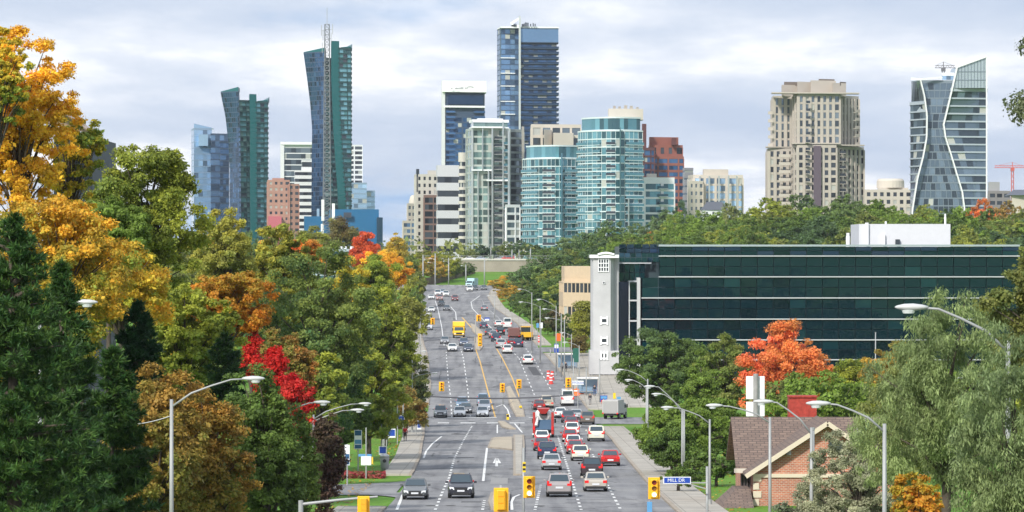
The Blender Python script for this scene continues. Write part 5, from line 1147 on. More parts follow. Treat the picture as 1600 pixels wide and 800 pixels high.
def island(pts, m=PAVEWARM, h=.16, name='median_island'):
    W_ = [(X(px,Dof(py)), Dof(py)) for px, py in pts]
    ar = sum(a[0]*b_[1]-b_[0]*a[1] for a, b_ in zip(W_, W_[1:]+W_[:1]))
    if ar < 0: W_.reverse()
    P_ = [Vector(p) for p in W_]; I_ = offs(P_, -.22)
    b = MB(); n = len(P_)
    def ring(Q, dz): return [(q.x, q.y, zr(q.y)+dz) for q in Q]
    b.loft([ring(P_, -.3), ring(P_, h), ring(I_, h+.004)], cap=False); k = MB(); k.poly(ring(I_, h+.004))
    tag(b.build('kerb', KERB), kind='structure'); tag(k.build('median', m), kind='structure')
island([(802,681),(819,681),(820,700),(818,743),(802,743),(802,706)], CONC); island([(768,686),(775,685),(801,684),(801,704),(783,702),(762,700)], PAVEWARM)
island([(778,659),(789,660),(806,671),(795,671),(784,668)], PAVEWARM); island([(790,606),(797,604),(818,640),(820,651),(806,651),(796,632)], PAVEWARM)
island([(767,797),(763,785),(767,772),(785,769),(797,772),(795,797)], PAVEWARM); island([(741,528),(748,527),(755,542),(750,548),(742,546)], PAVEWARM)
island([(735,506),(742,508),(758,524),(748,527),(738,518)], PAVEWARM)

rp2 = random.Random(5)
PT = [mat('old_patch',(.14,.14,.145),.9,spec=.2,var=.12,vscale=2), mat('pale_patch',(.29,.285,.28),.9,spec=.2,var=.12,vscale=2), mat('fresh_patch',(.085,.085,.09),.85,spec=.3,var=.1,vscale=2)]
for i in range(46):
    D = rp2.uniform(255, 1000); a = float(xl(D))+1; c_ = float(xr(D))-1; x = rp2.uniform(a+1, c_-3); w = rp2.choice((.5,.9,1.4,2.6)); L = rp2.choice((1.5,3,6,14,22)) if w < 2 else rp2.uniform(2,7)
    b = MB(); n = max(1, int(L/5)+1)
    sh_ = lambda d: float(xl(d)+xr(d)-xl(D)-xr(D))/2
    b.loft([[(x+sh_(D+L*k/n), D+L*k/n, float(zr(D+L*k/n))+.009+.0001*i), (x+w+sh_(D+L*k/n), D+L*k/n, float(zr(D+L*k/n))+.009+.0001*i)] for k in range(n+1)], cap=False, closed=False)
    o = b.build('road_patch', PT[rp2.choice((0,0,1,0,2))])
    if o.data.polygons[0].normal.z < 0: o.data.flip_normals()
    tag(o, kind='structure')
for i in range(46):
    D = rp2.uniform(255, 900); a = float(xl(D))+.5; c_ = float(xr(D))-.5; x0 = rp2.uniform(a, c_-3); L = rp2.uniform(2.5, 9); lon = rp2.random() < .45; b = MB(); pts = []
    for k in range(13):
        t = k/12; pts.append((x0+rp2.uniform(-.12,.12)+(0 if lon else L*t), D+(L*2.2*t if lon else rp2.uniform(-.35,.35))))
    pts = [p for p in pts if p[0] < c_]
    for p, q in zip(pts, pts[1:]):
        w_ = .055; dx_, dy_ = (w_, 0) if lon else (0, w_*2.2)
        b.quad((p[0]-dx_,p[1]-dy_,zr(p[1]-dy_)+.0165), (p[0]+dx_,p[1]+dy_,zr(p[1]+dy_)+.0165), (q[0]+dx_,q[1]+dy_,zr(q[1]+dy_)+.0165), (q[0]-dx_,q[1]-dy_,zr(q[1]-dy_)+.0165))
    if len(pts) > 2: tag(b.build('crack_seal', mat('crack_tar',(.05,.05,.052),.7)), kind='structure')
for i in range(22):
    D = rp2.uniform(255, 760); x = rp2.uniform(float(xl(D))+2, float(xr(D))-2); b = MB(); b.poly([(x+.36*math.cos(t), D+.36*math.sin(t), float(zr(D))+.030) for t in np.linspace(0, 6.283, 17)[:-1]]); tag(b.build('manhole_cover', mat('manhole_iron',(.07,.065,.06),.6,.4)), kind='structure')
# ---------------- vehicles ----------------
PAINT = bpy.data.materials.new('car_paint'); PAINT.use_nodes = True
_t = PAINT.node_tree; _p = _t.nodes['Principled BSDF']; _oi = N(_t,'ShaderNodeObjectInfo'); _t.links.new(_oi.outputs['Color'], _p.inputs['Base Color'])
_p.inputs['Roughness'].default_value = .28; _p.inputs['Coat Weight'].default_value = .6; _p.inputs['Metallic'].default_value = .25
CGL = mat('car_glass', (.07,.10,.12), .06, 0.45, 1.0); TYRE = mat('tyre_rubber', (.02,.02,.02), .85); RIM = mat('wheel_rim', (.35,.35,.36), .35, .7)
HL = mat('headlight', (.75,.78,.80), .15, .2); TL = mat('taillight', (.55,.012,.012), .3, emit=.35); PLATE = mat('number_plate', (.62,.64,.68), .5); CHROME = mat('chrome', (.6,.6,.6), .2, .9)
SPEC = dict(  # L, W, hood z, belt z, roof z, glass base y0..y1, roof y0..y1 (y forward), tail style
 sedan=dict(L=4.65,W=1.80,bz=.95,rz=1.44,hz=.86,g=(-1.75,1.05),r=(-.95,.25)), suv=dict(L=4.6,W=1.88,bz=1.08,rz=1.70,hz=1.02,g=(-2.15,1.15),r=(-1.75,.35)),
 hatch=dict(L=4.2,W=1.78,bz=.98,rz=1.52,hz=.90,g=(-1.98,1.10),r=(-1.45,.30)), van=dict(L=5.05,W=1.96,bz=1.12,rz=1.80,hz=.98,g=(-2.4,1.65),r=(-2.15,.75)),
 pickup=dict(L=5.5,W=1.95,bz=1.12,rz=1.82,hz=1.08,g=(-.75,1.35),r=(-.45,.65)), workvan=dict(L=5.6,W=2.0,bz=1.25,rz=2.35,hz=1.15,g=(-2.7,2.0),r=(-2.65,1.35)))
def mk_wheel(root, x, y, r=.33, w=.23):
    m = MB(); m.tube([(x-w/2,y,r),(x+w/2,y,r)], r, 16); t_ = m.build('wheel', TYRE, root, smooth=False)
    sx = 1 if x > 0 else -1; m = MB(); m.tube([(x+sx*(w/2-.02),y,r),(x+sx*(w/2+.012),y,r)], r*.62, 12); m.build('rim', RIM, t_)
def make_car(kind):
    q = SPEC[kind]; L, Wd = q['L'], q['W']; h = Wd/2; bz, rz, hz = q['bz'], q['rz'], q['hz']; g0, g1 = q['g']; r0, r1 = q['r']
    rt = empty('car' if kind not in ('pickup','van','workvan') else {'pickup':'pickup_truck','van':'minivan','workvan':'work_van'}[kind])
    f, b_ = L/2, -L/2
    m = MB(); tailz = bz if kind != 'pickup' else 1.0
    st = [(b_, .36, tailz-.20, .86), (b_+.10, .26, tailz-.03, .95), (b_+.5, .20, tailz, 1.0), (g0, .20, bz, 1.0), (0, .20, bz+.01, 1.0), (g1, .20, bz-.02, .995), (g1+.25, .20, hz+.02, .985), (f-.5, .22, hz-.07, .965), (f-.12, .26, hz-.20, .90), (f, .34, hz-.36, .80)]
    if kind == 'pickup': st = [(b_,.45,1.02,.95),(b_+.08,.4,1.06,1),(g0-.02,.25,1.06,1)]+st[3:]
    rings = []
    for y, zl, zh, k in st:
        w = h*k; zm = zl+(zh-zl)*.62
        rings.append([(-w*.90,y,zl),(-w,y,zl+.12),(-w,y,zm),(-w*.965,y,zh-.05),(-w*.90,y,zh),(w*.90,y,zh),(w*.965,y,zh-.05),(w,y,zm),(w,y,zl+.12),(w*.90,y,zl)])
    m.loft(rings)
    # cabin shell
    wb, wt = h*.90, h*.74 if kind not in ('workvan','van') else h*.82
    def fr(y0, y1, w, z): return [(-w,y0,z),(w,y0,z),(w,y1,z),(-w,y1,z)]
    m.loft([fr(g0, g1, wb, bz-.03), fr(r0-.02, r1+.02, wt+.01, rz-.06), fr(r0+.06, r1-.10, wt-.07, rz)])
    m.build('body', PAINT, rt, bevel=.03)
    def lerp(a, c_, t): return tuple(a[i]+(c_[i]-a[i])*t for i in range(3))
    def pane(nm, A, B_, C, D_, mt=CGL, inset=(.06,.94,.08,.92), off=(0,0,0)):
        def pt(u_, v_): return lerp(lerp(A,B_,u_), lerp(D_,C,u_), v_)
        u0,u1,v0,v1 = inset; o_ = Vector(off); pts = [Vector(pt(u0,v0))+o_, Vector(pt(u1,v0))+o_, Vector(pt(u1,v1))+o_, Vector(pt(u0,v1))+o_]
        k = MB(); k.loft([[tuple(p-o_*1.6) for p in pts], [tuple(p) for p in pts]]); k.build(nm, mt, rt)
    zb, zt = bz-.03, rz-.06
    pane('windshield', (-wb,g1,zb),(wb,g1,zb),(wt,r1+.02,zt),(-wt,r1+.02,zt), inset=(.05,.95,.10,.97), off=(0,.02,.015))
    pane('rear_window', (-wb,g0,zb),(wb,g0,zb),(wt,r0-.02,zt),(-wt,r0-.02,zt), inset=(.08,.92,.16 if kind!='workvan' else .3,.93), off=(0,-.02,.012))
    for s_ in (-1,1):
        if kind == 'workvan': pane('side_window', (s_*wb,.6,zb),(s_*wb,g1,zb),(s_*wt,r1,zt),(s_*wt,.6,zt), inset=(.08,.85,.08,.62), off=(s_*.015,0,.004))
        else: pane('side_window', (s_*wb,g0,zb),(s_*wb,g1,zb),(s_*wt,r1,zt),(s_*wt,r0,zt), inset=(.08,.93,.10,.92), off=(s_*.015,0,.006))
        k = MB(); k.box(s_*h*.99,g1-.42,bz-.02,s_*(h+.19),g1-.26,bz+.13); k.build('mirror', PAINT, rt, bevel=.02)
        k = MB(); k.loft([[(s_*h*.50,f-.02,hz-.40),(s_*h*.82,f-.10,hz-.37),(s_*h*.86,f-.14,hz-.22),(s_*h*.55,f-.10,hz-.24)],[(s_*h*.50,f+.02,hz-.41),(s_*h*.83,f-.04,hz-.38),(s_*h*.885,f-.09,hz-.20),(s_*h*.55,f-.03,hz-.23)]]); k.build('headlight', HL, rt)
        z_ = tailz; tall = kind in ('suv','van','workvan','hatch')
        k = MB(); k.box(s_*h*.60, b_-.015, z_-(.30 if not tall else .26), s_*h*.93, b_+.10, z_-.10); 
        if tall: k.box(s_*h*.80, b_+.02, z_-.15, s_*h*.95, b_+.14, z_+.10)
        k.build('taillight', TL, rt)
        for yy in (L*.315, -L*.30): mk_wheel(rt, s_*(h-.115), yy, .335 if kind not in ('suv','van','pickup','workvan') else .37)
    k = MB(); k.box(-h*.46,f-.16,hz-.45,h*.46,f+.025,hz-.25); k.box(-h*.62,f-.10,.28,h*.62,f+.02,.42); k.build('grille', BLACK, rt)
    k = MB(); k.box(-.26,f,.40 if hz<1 else .48,.26,f+.045,.52 if hz<1 else .60); k.build('number_plate', PLATE, rt)
    k = MB(); k.box(-.27,b_-.05,tailz-.46,.27,b_-.005,tailz-.32); k.build('number_plate', PLATE, rt)
    k = MB(); k.box(-h*.88,b_-.05,.24,h*.88,b_+.25,.42); k.build('bumper', BLACK, rt, bevel=.03)
    if kind in ('suv','van'):
        for s_ in (-1,1): k = MB(); k.bar((s_*wt*.86,r0+.1,rz+.03),(s_*wt*.86,r1-.15,rz+.03),.04); k.build('roof_rail', BLACK, rt)
    if kind == 'pickup':
        k = MB(); k.box(-h*.82,b_+.12,1.045,h*.82,g0-.1,1.075); k.build('cargo_bed', BLACK, rt)
    return rt
WHITEC=(.80,.80,.78,1); SILV=(.46,.46,.47,1); GREYD=(.10,.105,.115,1); BLK=(.015,.016,.018,1); NVY=(.03,.045,.09,1); REDC=(.48,.02,.02,1); CHAMP=(.50,.46,.40,1); BLUEC=(.16,.25,.36,1); LBLUE=(.45,.52,.60,1); MAROON=(.22,.03,.03,1); IVORY=(.75,.74,.62,1); BRONZE=(.18,.15,.13,1); BEIGEC=(.55,.50,.40,1)
proto = {k: make_car(k) for k in SPEC}
used = set()
def place(kind, px, py, away, col, label, turn=0, cat='car', group='cars and vans on the road', D=None):
    rt = copy_tree(proto[kind])
    D = D or Dof(py); x = X(px, D); e = 4.0
    cx = lambda d: float(xl(d)+xr(d))/2
    th = math.atan2(cx(D+12)-cx(D-12), 24); sl_ = math.atan2(float(zr(D+3)-zr(D-3)), 6)
    half = SPEC[kind]['L']/2 if kind in SPEC else rt.get('half', 3)
    D2 = D+half; x2 = x+math.sin(th)*half
    rt.location = (x2, D2, float(zr(D2))+.012)
    if away: rt.rotation_euler = (sl_, 0, -th+turn)
    else: rt.rotation_euler = (-sl_, 0, math.pi-th+turn)
    for ch in rt.children:
        if ch.name.split('.')[0] in ('body','mirror','box_body','cab'): ch.color = col
    tag(rt, label, cat, group); return rt
# coming towards the camera
place('sedan',648,781,False,(.12,.13,.14,1),'charcoal sedan at the lower left of the road, nearest oncoming car')
place('suv',720,779,False,(.03,.032,.045,1),'black SUV coming up beside the nearest charcoal sedan')
place('suv',688,653,False,(.18,.20,.22,1),'dark grey SUV waiting in the kerb lane at the first stop line')
place('sedan',718,652,False,WHITEC,'white sedan first in the middle oncoming lane at the stop line')
place('sedan',728,646.5,False,GREYD,'dark sedan half behind the white sedan at the stop line')
place('suv',722,640,False,BLUEC,'blue grey SUV second in the middle oncoming queue')
place('sedan',754,652,False,(.55,.57,.60,1),'silver sedan first in the inner oncoming lane at the stop line')
place('suv',757,643.5,False,(.30,.33,.38,1),'grey SUV behind the silver sedan at the stop line')
place('suv',755,634.5,False,BLUEC,'steel blue SUV third in the inner oncoming queue')
place('sedan',695,537.5,False,(.25,.26,.28,1),'grey sedan left of the yellow truck')
place('sedan',707,549.5,False,WHITEC,'white sedan just below the yellow truck')
place('hatch',725,540.5,False,(.10,.13,.20,1),'dark blue hatchback with pale roof load right of the yellow truck')
place('sedan',732,550,False,NVY,'navy sedan right of the white sedan below the yellow truck')
place('van',669,516,False,(.55,.56,.58,1),'silver minivan in the kerb lane beside the left trees',cat='minivan')
place('sedan',674,488,False,WHITEC,'white sedan near the left kerb well above the yellow truck')
place('sedan',698,485.5,False,GREYD,'dark sedan centred on the hill above the yellow truck')
place('sedan',690,478.5,False,BLK,'black sedan higher up the hill left of centre')
place('suv',711,470.5,False,MAROON,'maroon SUV alone near the top of the hill')
place('suv',687,469.5,False,(.45,.25,.22,1),'reddish pale SUV left of the maroon SUV at the hilltop')
place('sedan',674,468,False,WHITEC,'white sedan at the far left top of the hill')
place('suv',697,463.5,False,WHITEC,'white SUV at the top of the hill right of the white van')
place('van',684,462.5,False,(.7,.72,.72,1),'white van at the top of the hill by the trees',cat='minivan')
place('hatch',692,460,False,LBLUE,'pale blue car behind the two white vehicles at the hilltop')
place('van',734,455.5,False,WHITEC,'white minivan at the crest beside the grass slope',cat='minivan')
place('sedan',742,453.8,False,BLK,'black car half hidden behind the white crest minivan')
place('sedan',756,453,False,GREYD,'dark car at the crest furthest to the right')
# going away
place('sedan',757,485.5,True,(.28,.28,.30,1),'grey sedan alone in the climbing lane near the outer bend')
place('sedan',756,513.5,True,NVY,'navy sedan at the back left of the far queue')
place('sedan',764,524,True,GREYD,'charcoal sedan in the turning lane of the far queue')
place('hatch',779,511,True,WHITEC,'white hatchback at the head of the far queue')
place('workvan',793,513.5,True,WHITEC,'white work van at the head of the far queue',cat='van')
place('suv',782,524,True,BLK,'black SUV in the far queue behind the white hatchback')
place('suv',775,534,True,NVY,'navy SUV left of the far queue before the signal island')
place('sedan',771,528,True,(.35,.35,.37,1),'grey car squeezed between dark SUVs in the far queue')
place('suv',810,543,True,(.05,.05,.10,1),'dark indigo SUV at the right of the far queue')
place('sedan',800,540,True,MAROON,'dark red sedan left of the indigo SUV')
place('van',783,544.5,True,SILV,'silver minivan at the tail of the far queue',cat='minivan')
place('suv',793,553,True,WHITEC,'white SUV last of the far queue')
place('suv',825,570,True,WHITEC,'white SUV alone between the two crossings')
place('pickup',855,638.5,True,BEIGEC,'beige pickup truck just beyond the first crossing',cat='pickup truck')
place('workvan',887,634.5,True,WHITEC,'white high roofed van beyond the first crossing',cat='van')
place('sedan',843,641,True,MAROON,'dark red car low beside the beige pickup')
place('sedan',876,653.5,True,WHITEC,'white sedan right of the concrete mixer crossing the junction')
place('suv',888,661,True,(.10,.10,.13,1),'dark SUV in the middle lane behind the white crossing sedan')
place('sedan',901,656,True,(.45,.46,.48,1),'silver car between dark SUV and brown van at the junction')
place('van',918,663.5,True,BRONZE,'brown minivan in the right lane at the junction',cat='minivan')
place('sedan',893,668,True,(.20,.05,.07,1),'dark wine sedan behind the dark middle lane SUV')
place('van',932,690,True,IVORY,'cream minivan alone in the right lane',cat='minivan')
place('suv',894,682,True,WHITEC,'white SUV in the middle lane queue behind the wine sedan')
place('hatch',847,694,True,WHITEC,'white hatchback right behind the concrete mixer')
place('sedan',891,691,True,REDC,'red sedan between two white cars in the middle lane queue')
place('sedan',847,705,True,(.35,.03,.04,1),'dark red sedan behind the white hatchback in the left queue')
place('hatch',896,702,True,WHITEC,'white hatchback partly hidden behind the cream hatchback')
place('sedan',899,710,True,(.45,.05,.06,1),'red car peeping out left of the large cream hatchback')
place('suv',855,718,True,NVY,'navy SUV in the left queue ahead of the silver sedan')
place('hatch',907,720.5,True,IVORY,'large cream hatchback in the middle lane')
place('sedan',862,735,True,SILV,'silver sedan last but one in the left queue')
place('sedan',954,728.5,True,REDC,'bright red coupe near the right kerb')
place('suv',925,747,True,(.05,.035,.04,1),'dark maroon SUV ahead of the champagne sedan')
place('sedan',931,768.5,True,CHAMP,'champagne sedan at the bottom of the right lanes')
place('suv',874,777,True,(.36,.33,.33,1),'grey brown SUV nearest to the camera in the left climbing lane')
for i, (px, lab, c_) in enumerate(((732,'white car passing along the upper road',WHITEC),(749,'second pale car on the upper road',LBLUE),(793,'red van on the upper road above the retaining wall',REDC),(781,'grey car on the upper road left of the red van',SILV))):
    o = place('van' if i == 2 else 'sedan', px, 405, True, c_, lab, D=1341); o.location = (X(px,1344), 1344, HC-1.65); o.rotation_euler = (0,0,R_(90)); o['group'] = 'vehicles on the upper road'

def truck_base(name, L, W_, ys):
    rt = empty(name); rt['half'] = L/2
    for s_ in (-1,1):
        for y in ys: mk_wheel(rt, s_*(W_/2-.16), y, .46, .30)
    m = MB(); m.box(-W_*.35,-L/2+.2,.5,W_*.35,L/2-.6,.75); m.build('chassis', BLACK, rt); return rt
def cab(rt, L, W_, y0, h, colmat=PAINT):
    f = L/2; m = MB(); w = W_/2
    m.loft([[(-w,y0,.55),(w,y0,.55),(w,y0,h),(-w,y0,h)],[(-w,f-.9,.55),(w,f-.9,.55),(w,f-.9,h),(-w,f-.9,h)],[(-w*.98,f-.35,.55),(w*.98,f-.35,.55),(w*.98,f-.35,1.5),(-w*.98,f-.35,1.5)],[(-w*.95,f,.55),(w*.95,f,.55),(w*.95,f,1.25),(-w*.95,f,1.25)]]); m.build('cab', colmat, rt, bevel=.04)
    m = MB(); m.loft([[(-w*.88,f-.36,1.50),(w*.88,f-.36,1.50),(w*.82,f-.88,h-.12),(-w*.82,f-.88,h-.12)],[(-w*.88,f-.31,1.53),(w*.88,f-.31,1.53),(w*.82,f-.83,h-.09),(-w*.82,f-.83,h-.09)]]); m.build('windshield', CGL, rt)
    for s_ in (-1,1):
        m = MB(); m.box(s_*w,f-1.6,1.5,s_*(w+.02),f-.75,h-.25); m.build('side_window', CGL, rt)
        m = MB(); m.box(s_*w*.6,f-.05,.78,s_*w*.92,f+.03,.98); m.build('headlight', HL, rt); m = MB(); m.box(s_*(w+.05),f-.75,1.5,s_*(w+.25),f-.68,2.0); m.build('mirror', BLACK, rt)
    m = MB(); m.box(-w*.55,f-.02,.75,w*.55,f+.03,1.12); m.build('grille', BLACK, rt); m = MB(); m.box(-w*.95,f-.1,.42,w*.95,f+.08,.62); m.build('bumper', BLACK, rt)
# yellow cube truck
yt = truck_base('box_truck', 6.8, 2.4, (2.3,-1.9)); YM = mat('truck_yellow',(.85,.52,.02),.4); cab(yt,6.8,2.2,1.4,2.3,YM)
m = MB(); m.box(-1.25,-3.4,.85,1.25,1.7,3.3); m.loft([[(-1.25,1.7,2.3),(1.25,1.7,2.3),(1.25,1.7,3.3),(-1.25,1.7,3.3)],[(-1.2,2.35,2.38),(1.2,2.35,2.38),(1.2,2.2,3.15),(-1.2,2.2,3.15)]]); m.build('cargo_box', YM, yt, bevel=.06)
m = MB(); m.box(-1.24,1.0,3.31,1.24,1.5,3.36); m.build('roof_marker', mat('pale_yellow',(.75,.68,.35),.5), yt)
D_ = Dof(528.5); yt.location = (X(716.5,D_), D_+3.4, float(zr(D_+3.4))+.012); yt.rotation_euler = (0,0,math.pi+.03); tag(yt, 'bright yellow box truck coming down the hill', 'truck'); del yt['half']
# concrete mixer seen from behind
mt = truck_base('concrete_mixer', 8.5, 2.5, (2.9,-1.7,-3.0)); RM = mat('mixer_red',(.40,.03,.025),.4); cab(mt,8.5,2.4,2.3,2.8,mat('truck_white',(.7,.7,.68),.4))
m = MB(); rings = []
for y, r_, z in ((2.0,.7,1.95),(1.2,1.2,2.1),(-.5,1.28,2.2),(-2.0,1.12,2.4),(-3.1,.8,2.65),(-3.3,.7,2.7)):
    rings.append([(r_*math.cos(t*math.pi/10), y, z+r_*math.sin(t*math.pi/10)) for t in range(20)])
m.loft(rings); m.build('drum', mat('truck_white',(.7,.7,.68)), mt, smooth=True)
m = MB(); m.tube([(0,-3.32,2.8),(0,-3.4,2.82)],.5,16); m.build('drum_mouth', BLACK, mt)
m = MB(); m.loft([[(-.75,-3.9,3.5),(.75,-3.9,3.5),(.75,-2.9,3.6),(-.75,-2.9,3.6)],[(-.3,-3.7,2.9),(.3,-3.7,2.9),(.3,-3.2,2.9),(-.3,-3.2,2.9)]]); m.build('hopper', RM, mt)
m = MB(); m.loft([[(-1.0,-4.1,1.0),(1.0,-4.1,1.0),(.95,-3.2,2.1),(-.95,-3.2,2.1)],[(-1.0,-4.2,1.05),(1.0,-4.2,1.05),(.95,-3.3,2.18),(-.95,-3.3,2.18)]]); m.build('rear_apron', mat('mixer_blue',(.05,.10,.17),.4), mt)
m = MB(); m.tube([(-.75,-3.6,2.4),(-.8,-4.0,1.9),(-.85,-4.3,1.5)],[.22,.2,.18],10); m.build('chute', mat('truck_white',(.7,.7,.68)), mt)
for s_ in (-1,1):
    m = MB(); m.box(s_*.95,-4.2,.5,s_*1.25,-3.9,3.1); m.build('rear_post', RM, mt); m = MB(); m.box(s_*.95,-4.0,1.0,s_*1.27,-1.0,1.25); m.build('fender', RM, mt); m = MB(); m.box(s_*.98,-4.28,1.0,s_*1.2,-4.21,1.4); m.build('taillight', TL, mt)
D_ = Dof(684); mt.location = (X(850,D_), D_+4.2, float(zr(D_+4.2))+.012); mt.rotation_euler = (0,0,-.02); tag(mt, 'red and white concrete mixer truck waiting in the left queue', 'truck'); del mt['half']
# pale box truck in the side street, light blue box truck at the crest, construction vehicles
def boxtruck(name, px, D, rz, colr, label, L=6.5, H=3.1, z=None):
    t = truck_base(name, L, 2.3, (L*.34,-L*.28)); cm = mat('truck_'+label.split()[0],colr,.45); cab(t,L,2.2,L*.5-2.0,2.2,cm)
    m = MB(); m.box(-1.18,-L/2,.8,1.18,L/2-2.05,H); m.build('cargo_box', cm, t, bevel=.05)
    m = MB(); m.box(-1.0,-L/2-.03,.95,1.0,-L/2-.005,H-.2); m.build('rear_door', mat('door_panel_'+label.split()[0],tuple(c*.8 for c in colr),.5), t)
    for s_ in (-1,1): m = MB(); m.box(s_*.95,-L/2-.05,.75,s_*1.15,-L/2+.02,.93); m.build('taillight', TL, t)
    t.location = (X(px,D), D, (float(zr(D)) if z is None else z)+.012); t.rotation_euler = (0,0,rz); tag(t, label, 'truck'); del t['half']; return t
boxtruck('box_truck', 961, 536, R_(-17), (.42,.42,.41), 'grey box truck turning in the side street by the trees', L=5.2, H=2.7)
boxtruck('box_truck', 737, 1184, math.pi-.3, (.40,.58,.62), 'light blue box truck at the crest behind the white minivan', L=6, H=3.0)
boxtruck('flatbed_truck', 803, Dof(532)+3, 0, (.20,.09,.08), 'rusty red box truck in the far queue', L=6, H=2.5)
boxtruck('road_works_truck', 822, Dof(527)+4, .1, (.45,.40,.36), 'pale road works truck beside the kerb behind the yellow loader', L=6, H=2.5)
ld = empty('loader'); YM2 = mat('loader_yellow',(.80,.45,.03),.45)
for s_ in (-1,1):
    for y in (-1.2,1.4): mk_wheel(ld, s_*.95, y, .6, .4)
m = MB(); m.box(-.9,-2.2,.7,.9,.3,1.7); m.box(-.5,.2,.6,.5,2.2,1.2); m.build('chassis', YM2, ld, bevel=.05); m = MB(); m.box(-.75,-.9,1.7,.75,.5,2.7); m.build('cab_window', CGL, ld); m = MB(); m.box(-.85,-1.0,2.7,.85,.6,2.85); m.build('cab_roof', YM2, ld)
for s_ in (-1,1): m = MB(); m.bar((s_*.5,.4,1.4),(s_*.5,2.8,.6),.18); m.build('lift_arm', YM2, ld)
m = MB(); m.loft([[(-1.2,2.7,.2),(1.2,2.7,.2),(1.2,2.8,1.0),(-1.2,2.8,1.0)],[(-1.2,3.4,.15),(1.2,3.4,.15),(1.2,3.1,.3),(-1.2,3.1,.3)]]); m.build('bucket', YM2, ld)
D_ = Dof(532.5); ld.location = (X(821,D_), D_+2, float(zr(D_+2))); ld.rotation_euler = (0,0,.3); tag(ld, 'yellow wheel loader by the kerb at the far junction', 'loader')
for p in proto.values():
    for c_ in list(p.children_recursive): bpy.data.objects.remove(c_)
    bpy.data.objects.remove(p)
# ---------------- street furniture ----------------
def lamp(pole_px, D, head_px, head_py, label, top_py=None, r=.085, base=None, hl=.75, group='cobra head street lamps'):
    x = X(pole_px, D); zb = (float(zr(D)) if base is None else base)+(.12 if base is None else 0); rt = empty('street_lamp', (x, D, zb), 0, label, 'street lamp', group)
    hx = X(head_px, D)-x; hz_ = Z(head_py, D)-zb; top = (Z(top_py, D)-zb) if top_py else hz_-.9
    m = MB(); m.tube([(0,0,-.4),(0,0,top)], [r*1.2, r*.8], 10); m.build('pole', METAL, rt, smooth=True)
    sg = 1 if hx > 0 else -1; start = min(top-.1, hz_-.5); L = abs(hx)
    pts = [(0,0,start-.2), (hx*.25,0,start+(hz_-start)*.38), (hx*.5,0,start+(hz_-start)*.70), (hx*.75,0,hz_-.03), (hx-sg*.2,0,hz_)]
    m = MB(); m.tube(pts, [.045,.04,.036,.032,.03], 8); m.build('arm', METAL, rt, smooth=True)
    m = MB(); prof = [(-.15,.05,.03),(0,.12,.07),(.25,.17,.10),(.5,.17,.09),(.68,.10,.05),(.75,.03,.02)]; rings = []
    for t_, w_, h_ in prof:
        xx = hx-sg*.2+sg*t_*hl/.75; rings.append([(xx, w_*math.cos(a), hz_+.02+h_*math.sin(a)) for a in np.linspace(0, 2*math.pi, 9)[:-1]])
    m.loft(rings); h = m.build('lamp_head', LAMPW, rt, smooth=True)
    m = MB(); xx = hx-sg*.2+sg*.38*hl/.75
    m.loft([[(xx+.2*math.cos(a), .14*math.sin(a), hz_-.05) for a in np.linspace(0,2*math.pi,13)[:-1]], [(xx+.15*math.cos(a), .11*math.sin(a), hz_-.15) for a in np.linspace(0,2*math.pi,13)[:-1]]]); m.build('lens', LENS, h)
    m = MB(); m.tube([(0,0,-.02),(0,0,.35)], r*1.8, 8); m.build('base_cover', METAL, rt)
    return rt
lamp(268,150,392,592,'nearest left street lamp, its long arm reaching right over the road',624)
lamp(1575,103,1430,481,'largest street lamp, arm reaching left in front of the feathery elm',532,r=.075)
lamp(1382,137,1283,631,'right street lamp with pale head beside the brick house ridge',662)
lamp(1268,168,1196,628,'right street lamp whose head sits left of the red chimney',668)
lamp(1203,199,1119,634,'right street lamp with its pole crossing the left part of the house roof',652)
lamp(1109,258,1045,637,'right street lamp directly left of the brick house',655)
lamp(1066,300,1017,604,'right street lamp arm emerging from the overhanging tree, upper one',640)
lamp(1069,320,1028,616,'right street lamp arm emerging from the overhanging tree, lower one',640)
lamp(1012,377,970,578,'double height right lamp before the dark oak, its arm the longer',592); lamp(1010,398,984,594,'shorter right lamp just behind the lamp before the dark oak',604)
lamp(430,200,500,629,'left street lamp with head touching the scarlet maple',650); lamp(472,245,556,641,'left street lamp with rising arm right of the scarlet maple, lower of the pair',664)
lamp(490,266,568,631,'left street lamp right of the scarlet maple, upper of the pair',648)
lamp(62,132,128,473,'street lamp head peeping out of the huge left pine',500,base=gz(X(92,132),132))
lamp(642,503,661,549,'left lamp by the dusty green tree with its head just over the kerb',560); lamp(644,470,678,583,'left lamp by the dusty green tree with the long low arm',562)
lamp(630,440,608,585,'left lamp turned away from the road near the dusty tree',575,base=gz(X(630,440),440))
lamp(657,690,668,482,'left lamp among the yellow green trees at the far junction',492); lamp(657,640,669,490,'second left lamp at the far junction, slightly nearer',500)
lamp(661,1200,672,404,'tall thin mast lamp leftmost at the hilltop',398,r=.2,base=HC-11,hl=1); lamp(680,1205,671,410,'tall thin mast lamp second at the hilltop',396,r=.22,base=HC-11,hl=1); lamp(701,1212,694,408,'tall thin mast lamp third at the hilltop',403,r=.2,base=HC-10.5)
lamp(728,1215,722,415,'tall thin mast lamp at the left of the grass slope',413,r=.2,base=HC-10.2); lamp(757,1215,765,406,'tall thin mast lamp at the right of the grass slope',404,r=.2,base=HC-10.2)
lamp(800,1336,791,392,'curved arm lamp on the upper road',390,r=.2,base=HC-1.7); lamp(767,1336,760,386,'slim lamp on the upper road left of the curved arm lamp',384,r=.15,base=HC-1.7); lamp(829,1336,822,393,'short lamp at the right end of the upper road',388,r=.2,base=HC-1.7); lamp(811,1345,818,391,'thin lamp between the curved arm lamp and the short lamp',390,r=.15,base=HC-1.7)
